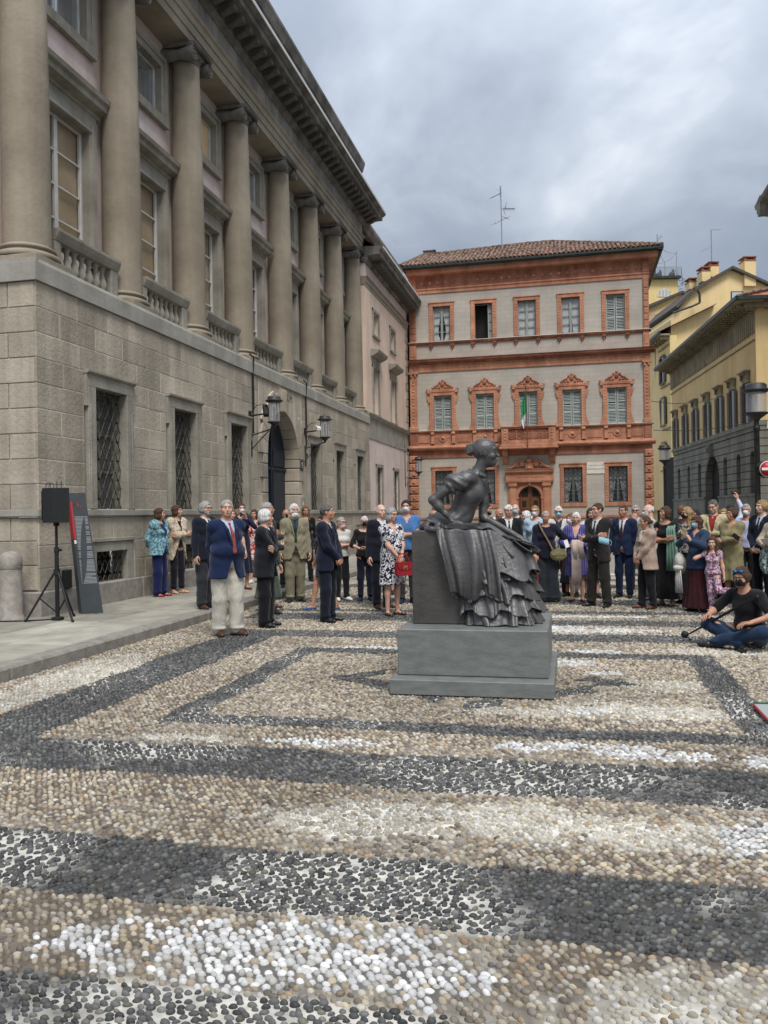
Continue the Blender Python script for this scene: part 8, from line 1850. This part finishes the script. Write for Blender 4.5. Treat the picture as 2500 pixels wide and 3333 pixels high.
# pale shawl over the arm of the violet tunic
rx, fy = frame_of('purple'); c0 = Wp('purple', -.06, .30, 1.10)
t = thing('shawl', 'pale pink fringed shawl hanging from the arm of the woman in violet', 'shawl', c0); grp0(t); shm = fabric('pale_pink_wool', (.56, .45, .40))
cloth_strip(MB(), [(0, 0, 0)]+[tuple(np.array(rx)*.02+np.array([0, 0, -z])-np.array(fy)*-.02) for z in (.02, .2, .4, .6, .78)], .17, rx, 11, .010, 3).obj('long_fall', shm, t)
cloth_strip(MB(), [tuple(np.array(fy)*.02), tuple(np.array(fy)*.03+np.array([0, 0, -.15])), tuple(np.array(fy)*.025-np.array(rx)*.03+np.array([0, 0, -.33]))], .20, rx, 11, .008, 2, .012).obj('short_fall', shm, t)
b = MB()
for i in range(16): x = (i/15-.5)*.165; p = np.array(rx)*(x+.02)+np.array(fy)*.02+np.array([0, 0, -.78]); b.cyl(tuple(p), tuple(p+np.array([0, 0, -.09])), .003, n=4)
b.obj('fringe', shm, t)
# white card in her other hand
b = MB().cbox(-.035, .035, -.003, .003, -.07, .07, .002); d_ = b.obj('card', M['white']); d_.location = Wp('purple', .13, .30, 1.03); d_.rotation_euler = (R(15), R(20), PEOPLE['purple']['rz']); tag(d_, 'small white card in the hand of the woman in violet', 'card')
# phones
def phone(key, p, rot, label, m='blackp'):
    o = MB().cbox(-.037, .037, -.004, .004, -.075, .075, .004).obj('phone', M[m] if m in M else m); o.location = Wp(key, *p); o.rotation_euler = (rot[0], rot[1], PEOPLE[key]['rz']+rot[2]); tag(o, label, 'phone'); return o
pw = PEOPLE['photonavy']; m_ = (pw['Wt'][1]+pw['Wt'][-1])/2+np.array([0, .03, .08]); phone('photonavy', m_, (0, R(90), 0), 'dark phone raised by the masked woman in the long navy dress')
pw = PEOPLE['denim']; m_ = (pw['Wt'][1]+pw['Wt'][-1])/2+np.array([0, .04, .10]); phone('denim', m_, (R(-8), 0, 0), 'cream cased phone held upright by the woman in the denim shirt', mat('cream_case', (.52, .42, .24), None, 3, .5))
pw = PEOPLE['raiser']; phone('raiser', pw['Wt'][1]+np.array([-.05, .02, .13]), (0, R(84), 0), 'brown cased phone held high above the crowd', mat('brown_case', (.05, .022, .014), None, 3, .5))
pw = PEOPLE['olive']; phone('olive', pw['Wt'][1]+np.array([-.03, .05, .05]), (R(20), R(60), 0), 'small dark phone in the crossed arms of the olive dress')
# blue mask dangling from the crossed arms
pw = PEOPLE['suitcross']; o = pw['W'](pw['Wt'][1]+np.array([-.15, .05, -.05])); t = thing('surgical_mask', 'pale blue surgical mask dangling from the elbow of the brown-grey suit', 'mask', tuple(o)); grp0(t); rx, fy = frame_of('suitcross')
cloth_strip(MB(), [(0, 0, .05), tuple(np.array(fy)*.012), (0, 0, -.05)], .17, (1, 0, -.25), 9, .006, 1.5, .003).obj('mask_body', MBL, t); b = MB(); b.tube([(.085+.03*math.sin(a), 0, -.03+.045*math.cos(a)) for a in np.linspace(.2, 2.9, 8)], .003, 4); b.obj('ear_loop', MW, t)
# sea-green shawl worn by the brunette
pw = PEOPLE['shawl']; t = thing('shawl', 'long sea-green shawl over the shoulder of the brunette in black', 'shawl', Wp('shawl', 0, 0, 0)); grp0(t); rx, fy = frame_of('shawl'); gm = fabric('sea_green_shawl', (.16, .28, .22)); L0 = pw['W'](np.zeros(3))
P_ = lambda x, y, z: tuple(pw['W'](np.array([x, y, z]))-L0)
cloth_strip(MB(), [P_(-.13, -.06, 1.30), P_(-.13, .02, 1.375), P_(-.15, .13, 1.28), P_(-.19, .17, 1.05), P_(-.20, .18, .82), P_(-.20, .17, .60)], [.10, .12, .15, .18, .22, .24], rx, 13, .014, 4).obj('front_fall', gm, t)
# scarf and grey bag on the denim woman
pw = PEOPLE['denim']; L0 = pw['W'](np.zeros(3)); P_ = lambda x, y, z: tuple(pw['W'](np.array([x, y, z]))-L0); rx, fy = frame_of('denim'); t = thing('scarf', 'long pale grey knotted scarf hanging from the bag of the denim woman', 'scarf', tuple(L0)); grp0(t); gw = fabric('pale_grey_scarf', (.56, .54, .50))
b = MB(); b.ball(P_(.16, .24, .80), (.075, .075, .13), 12, 0, 8); b.ball(P_(.16, .27, .69), (.08, .06, .05), 12, 0, 6); b.obj('knot', gw, t)
cloth_strip(MB(), [P_(.16, .27, .68), P_(.15, .28, .5), P_(.13, .29, .30)], [.09, .12, .14], rx, 11, .012, 3).obj('tail', gw, t)
bag = thing('grey_bag', 'soft grey shoulder bag behind the pale scarf', 'handbag', tuple(L0)); grp0(bag); b = MB(); b.ball(P_(.25, .10, .72), (.11, .09, .15), 12, 0, 8); b.obj('bag_body', fabric('grey_canvas', (.30, .29, .27)), bag); b = MB(); b.tube([P_(.22, .14, .84), P_(.16, .16, 1.1), P_(.10, .10, 1.24)], .006, 5); b.obj('strap', gw, bag)
# bag and leaflet of the woman at the right edge
L0 = Wp('edge', .0, .30, .90); t = thing('patterned_bag', 'green and white patterned cloth bag held by the blonde at the right edge', 'handbag', L0); grp0(t); rx, fy = frame_of('edge')
cloth_strip(MB(), [(0, 0, .08), (0, 0, 0), (0, 0, -.15), (0, 0, -.28), (0, 0, -.36)], [.14, .26, .32, .26, .12], rx, 13, .02, 2.5, .03).obj('bag_body', fab((.10, .19, .17), pat='n', c2=(.40, .45, .42), sc=22.), t)
o = MB().cbox(-.10, .10, -.002, .002, -.13, .13, .001).obj('leaflet', M['white']); o.location = Wp('edge', -.05, .33, 1.03); o.rotation_euler = (R(-50), 0, PEOPLE['edge']['rz']); tag(o, 'white leaflet in the hands of the blonde at the right edge', 'leaflet')
# neck scarf of the beige jacket, sunglasses on the sound man
pw = PEOPLE['beigejk']; q = MB()
for i in range(12): a = 2*math.pi*i/12; q.ball(pw['T'](.062*math.cos(a), .01+.07*math.sin(a), 1.47-.02*math.sin(a)), (.028, .028, .026), 8, 0, 5)
q.ball(pw['T'](.01, .11, 1.42), (.045, .03, .04), 8, 0, 5); q.cyl(pw['T'](.0, .12, 1.42), pw['T'](-.02, .15, 1.26), .028, .04, 8); q.obj('neck_scarf', fab((.55, .42, .38), pat='n', c2=(.22, .26, .18), sc=30.), None).parent = pw['root']
pw = PEOPLE['sound']; q = MB(); H_ = pw['Hd']
for k in (-1, 1): q.ball(H_(.034*k, .078, .085), (.030, .016, .020), 10, 0, 6); q.tube([H_(.06*k, .06, .08), H_(.085*k, -.03, .06)], .003, 4)
q.obj('blue_sunglasses', mat('blue_mirror_lens', (.02, .16, .42), None, 2, .12, metal=.6), None).parent = pw['root']
# microphone boom
tip = on_z(2235, 2068, .06); tail = np.array(PEOPLE['sound']['W'](np.array([-.10, .42, .47]))); dirb = (tail-tip)/np.linalg.norm(tail-tip)
bo_ = thing('microphone_boom', 'long black boom pole with a foam microphone resting low over the pebbles', 'boom', tuple(tip)); grp0(bo_)
b = MB(); e = (tail-tip)+dirb*.42; b.cyl(tuple(dirb*.05), tuple(e*.45), .010, .014, 8); b.cyl(tuple(e*.43), tuple(e), .016, .018, 8); b.obj('pole', M['blackp'], bo_)
b = MB(); b.ball((-.02, 0, .01), .046, 12, 0, 8); b.cyl((0, 0, 0), (.05, -.02, -.055), .012, .012, 8); b.obj('foam_windshield', M['blackp'], bo_); b = MB(); b.cyl((.01, -.01, -.01), (.045, -.02, -.035), .020, .016, 8); b.obj('clip', M['antenna'], bo_)
pole_ = bo_
# loudspeaker on a tripod
sp = thing('loudspeaker', 'black loudspeaker on top of the tripod at the corner of the palace', 'loudspeaker', (-7.31, 10.73, 1.55)); grp0(sp)
yy = R(-42)
b = MB(); b.extrude([(-.16, .16), (-.12, -.14), (0, -.19), (.15, -.10), (.17, .14)], lambda p, q, z: (p*1.08, q, z), 0, .50); o = b.obj('cabinet', M['blackp'], sp); o.rotation_euler = (0, 0, yy)
b = MB(); b.extrude([(-.125, -.147), (-.003, -.196), (-.006, -.200), (-.129, -.152)], lambda p, q, z: (p*1.08, q, z), .04, .46); b.cbox(-.06, .06, -.03, .03, -.05, .0, .005); o = b.obj('front_grille', mat('speaker_mesh', (.003, .004, .008), (.006, .008, .014), 90, .8), sp); o.rotation_euler = (0, 0, yy)
b = MB(); b.cyl((.02, 0, .5), (.02, 0, .60), .006, n=5); b.cyl((.09, 0, .5), (.09, 0, .60), .006, n=5)
for k in range(2): b.tube([(-.12+.05*k+.03*math.cos(a)*1.4, 0, .5+.08*math.sin(a)) for a in np.linspace(0, math.pi, 8)], .005, 4)
b.obj('aerials_and_leads', M['blackp'], sp)
t = thing('speaker_stand', 'black tripod stand under the loudspeaker on the sidewalk', 'tripod', (-7.31, 10.73, .13)); grp0(t)
b = MB(); b.cyl((0, 0, .05), (0, 0, 1.0), .030, n=10); b.cyl((0, 0, 1.0), (0, 0, 1.37), .020, n=10); b.cyl((0, 0, .98), (0, 0, 1.06), .036, n=10); b.cyl((.03, 0, 1.02), (.08, 0, 1.02), .018, n=8); b.cyl((0, 0, .66), (0, 0, .74), .045, n=10); b.cbox(-.07, .07, -.06, .06, .0, .05, .01); b.obj('pole', M['blackp'], t)
for a in (200, 320, 80):
    dx_, dy_ = math.cos(R(a+12)), math.sin(R(a+12)); b = MB(); b.cyl((dx_*.03, dy_*.03, .70), (dx_*.42, dy_*.42, .02), .016, n=7); b.cyl((dx_*.02, dy_*.02, .12), (dx_*.24, dy_*.24, .33), .011, n=6); b.ball((dx_*.43, dy_*.43, .018), .024, 8, 0, 5); b.obj('leg', M['blackp'], t)
q = MB(); q.tube([(0, -.02, .9), (.03, -.03, .86), (.03, -.03, .5), (.0, -.04, .2)], .006, 5); q.obj('cable_loop', M['blackp'], t)
q = MB(); q.tube([(-7.27, 10.83, .145), (-7.5, 10.68, .138), (-7.8, 10.52, .138), (-8.2, 10.42, .138), (-8.8, 10.5, .138)], .010, 5); tag(q.obj('cable', M['blackp']), 'black cable lying on the sidewalk beside the tripod', 'cable')
# leaning information totem
tm_ = thing('information_totem', 'tall leaning dark grey information panel with a red side label', 'sign', (-7.3, 11.5, .13)); grp0(tm_)
bl, brr, tl, tr_ = np.array([-.09, -.03, 0]), np.array([.19, .11, 0]), np.array([-.26, -.06, 1.87]), np.array([-.045, .03, 1.87]); dk_ = np.array([-.12, .10, 0.])
gp = mat('dark_panel', (.045, .055, .062), (.06, .07, .078), 5, .5)
b = MB(); V8 = [bl, brr, brr+dk_, bl+dk_, tl, tr_, tr_+dk_, tl+dk_]; b.add(V8, [(0, 3, 2, 1), (4, 5, 6, 7), (0, 1, 5, 4), (1, 2, 6, 5), (2, 3, 7, 6), (3, 0, 4, 7)]); b.obj('panel', gp, tm_)
fn_ = np.cross(brr-bl, tl-bl); fn_ /= np.linalg.norm(fn_)
if fn_[1] > 0: fn_ = -fn_
def pf(u_, v_, o=.003): return tuple((bl+(brr-bl)*u_)*(1-v_)+(tl+(tr_-tl)*u_)*v_+fn_*o)
b = MB(); random.seed(5)
for i in range(50):
    v_ = .80-.56*i/50; 
    if i in (25, 31): continue
    e = .93 if random.random() > .15 else random.uniform(.4, .85); b.add([pf(.16, v_), pf(e, v_+.0), pf(e, v_+.0045), pf(.16, v_+.0045)], [(0, 1, 2, 3)])
b.obj('printed_lines', mat('white_print', (.36, .38, .40)), tm_)
b = MB()
for (u_, v_, r_) in ((.45, .90, .05), (.6, .885, .03), (.38, .925, .025)):
    b.add([pf(u_-r_*1.5, v_-r_*.2), pf(u_, v_-r_*.3), pf(u_+r_*1.4, v_+r_*.1), pf(u_+r_*.3, v_+r_*.35), pf(u_-r_*.7, v_+r_*.25)], [(0, 1, 2, 3, 4)])
b.obj('printed_image', mat('red_print', (.32, .05, .05)), tm_)
# side strip: left flank of the panel
sn = np.cross(tl-bl, dk_); sn /= np.linalg.norm(sn); sn = sn if sn[0] < 0 else -sn
def ps_(u_, v_, o=.003): return tuple((bl+dk_*u_)*(1-v_)+(tl+dk_*u_)*v_+sn*o+fn_*0)
fl2 = lambda u_, v_, o=.004: pf(u_, v_, o)
b = MB(); b.add([fl2(.0, .62), fl2(.12, .62), fl2(.12, .93), fl2(.0, .93)], [(0, 1, 2, 3)]); b.add([ps_(0, .62), ps_(.9, .62), ps_(.9, .93), ps_(0, .93)], [(0, 1, 2, 3)]); b.obj('red_label', mat('red_label_print', (.40, .04, .05)), tm_)
b = MB(); b.add([fl2(.0, .58), fl2(.12, .58), fl2(.12, .61), fl2(.0, .61)], [(0, 1, 2, 3)]); b.obj('white_label', M['white'], tm_)
o = MB().cbox(-7.84, -7.76, 11.62, 11.80, .50, .80, .015).obj('wall_box', M['blackp']); tag(o, 'small black box fixed low on the wall behind the leaning panel', 'box')
# stone bollard
bl_ = thing('stone_bollard', 'round-topped granite bollard at the left edge of the picture', 'bollard', (-8.10, 10.76, .13)); grp0(bl_); gr = M['granite']
MB().lathe([(.19, 0), (.18, .04), (.165, .06), (.155, .74)], n=24).obj('shaft', gr, bl_); MB().lathe([(.155, .742), (.165, .755), (.165, .89), (.155, .92), (.135, .96), (.095, .99), (.04, 1.005), (.001, 1.008)], n=24).obj('domed_cap', gr, bl_)
b = MB(); b.lathe([(.04, 0), (.04, .012), (.028, .012), (.028, 0)], (-.12, -.125, .80), 14, axis='Y'); b.obj('chain_ring', M['iron'], bl_)
# flag-edged grey board lying at the right edge
bd = thing('floor_board', 'grey board with red and green edges lying on the pebbles at the right edge', 'board', (1.9, 6.9, .01)); grp0(bd)
a0 = np.array(on_z(2456, 2304)[:2]); a1 = np.array(on_z(2512, 2364)[:2]); ex_ = np.array([.97, .02])*1.0; 
def bp3(p, z): return (p[0]-1.9, p[1]-6.9, z)
q = MB(); q.add([bp3(a1, 0.), bp3(a1+ex_, 0.), bp3(a0+ex_, 0), bp3(a0, 0), bp3(a1, .022), bp3(a1+ex_, .022), bp3(a0+ex_, .022), bp3(a0, .022)], [(0, 3, 2, 1), (4, 5, 6, 7), (0, 1, 5, 4), (1, 2, 6, 5), (2, 3, 7, 6), (3, 0, 4, 7)]); q.obj('grey_sheet', mat('grey_sheet', (.30, .34, .33), None, 3, .7), bd)
q = MB(); n_ = np.array([-(a1-a0)[1], (a1-a0)[0]]); n_ = n_/np.linalg.norm(n_)*.014; n_ = n_ if n_[0] < 0 else -n_
q.add([bp3(a0+n_, 0), bp3(a1+n_, 0), bp3(a1, 0), bp3(a0, 0), bp3(a0+n_, .022), bp3(a1+n_, .022), bp3(a1, .022), bp3(a0, .022)], [(0, 3, 2, 1), (4, 5, 6, 7), (0, 1, 5, 4), (1, 2, 6, 5), (2, 3, 7, 6), (3, 0, 4, 7)]); q.obj('red_edge', mat('red_edge', (.35, .02, .04), None, 3, .5), bd)
q = MB(); up_ = np.array([0, .035]); q.add([bp3(a0, 0), bp3(a0+ex_, 0), bp3(a0+ex_+up_, 0), bp3(a0+up_, 0), bp3(a0, .03), bp3(a0+ex_, .03), bp3(a0+ex_+up_, .03), bp3(a0+up_, .03)], [(0, 3, 2, 1), (4, 5, 6, 7), (0, 1, 5, 4), (1, 2, 6, 5), (2, 3, 7, 6), (3, 0, 4, 7)]); q.obj('green_edge', mat('green_edge', (.01, .09, .05), None, 3, .5), bd)
# parked white car glimpsed behind the crowd
cc = at_depth(1650, 1665, 24); car = thing('parked_car', 'white car parked behind the crowd, only its roof and windows showing', 'car', (cc[0], cc[1], 0), YAW+R(-4)); grp0(car)
cp = mat('white_car_paint', (.66, .67, .68), None, 2, .25, coat=.6)
b = MB(); b.extrude([(-2.05, .35), (-2.1, .62), (-1.95, .86), (-1.15, .96), (1.35, .98), (1.9, .90), (2.05, .62), (2.05, .35)], lambda p, q, y: (p, y, q), -.86, .86); b.obj('body', cp, car)
b = MB(); b.extrude([(-1.05, .96), (-.45, 1.46), (.55, 1.50), (1.05, 1.40), (1.40, .98)], lambda p, q, y: (p, y*(1-.16*(q-.96)/.5), q), -.80, .80); b.obj('roof', cp, car)
b = MB()
for y in (-1, 1): b.extrude([(-.82, 1.02), (-.40, 1.40), (.08, 1.42), (.08, 1.02)], lambda p, q, o_: (p, y*(.795-.128*(q-.96)/.5)+y*o_, q), 0, .012); b.extrude([(.14, 1.02), (.14, 1.42), (.55, 1.42), (.92, 1.34), (1.14, 1.02)], lambda p, q, o_: (p, y*(.795-.128*(q-.96)/.5)+y*o_, q), 0, .012)
b.obj('side_windows', M['glass_dark'], car)
for x in (-1.3, 1.25):
    for y in (-.8, .8): o = MB().lathe([(.001, -.1), (.31, -.1), (.33, -.05), (.33, .05), (.31, .1), (.001, .1)], (x, y, .33), 20, axis='Y').obj('wheel', M['blackp'], car); MB().lathe([(.001, -.11), (.19, -.105), (.19, .105), (.001, .11)], (x, y, .33), 12, axis='Y').obj('rim', M['antenna'], o)
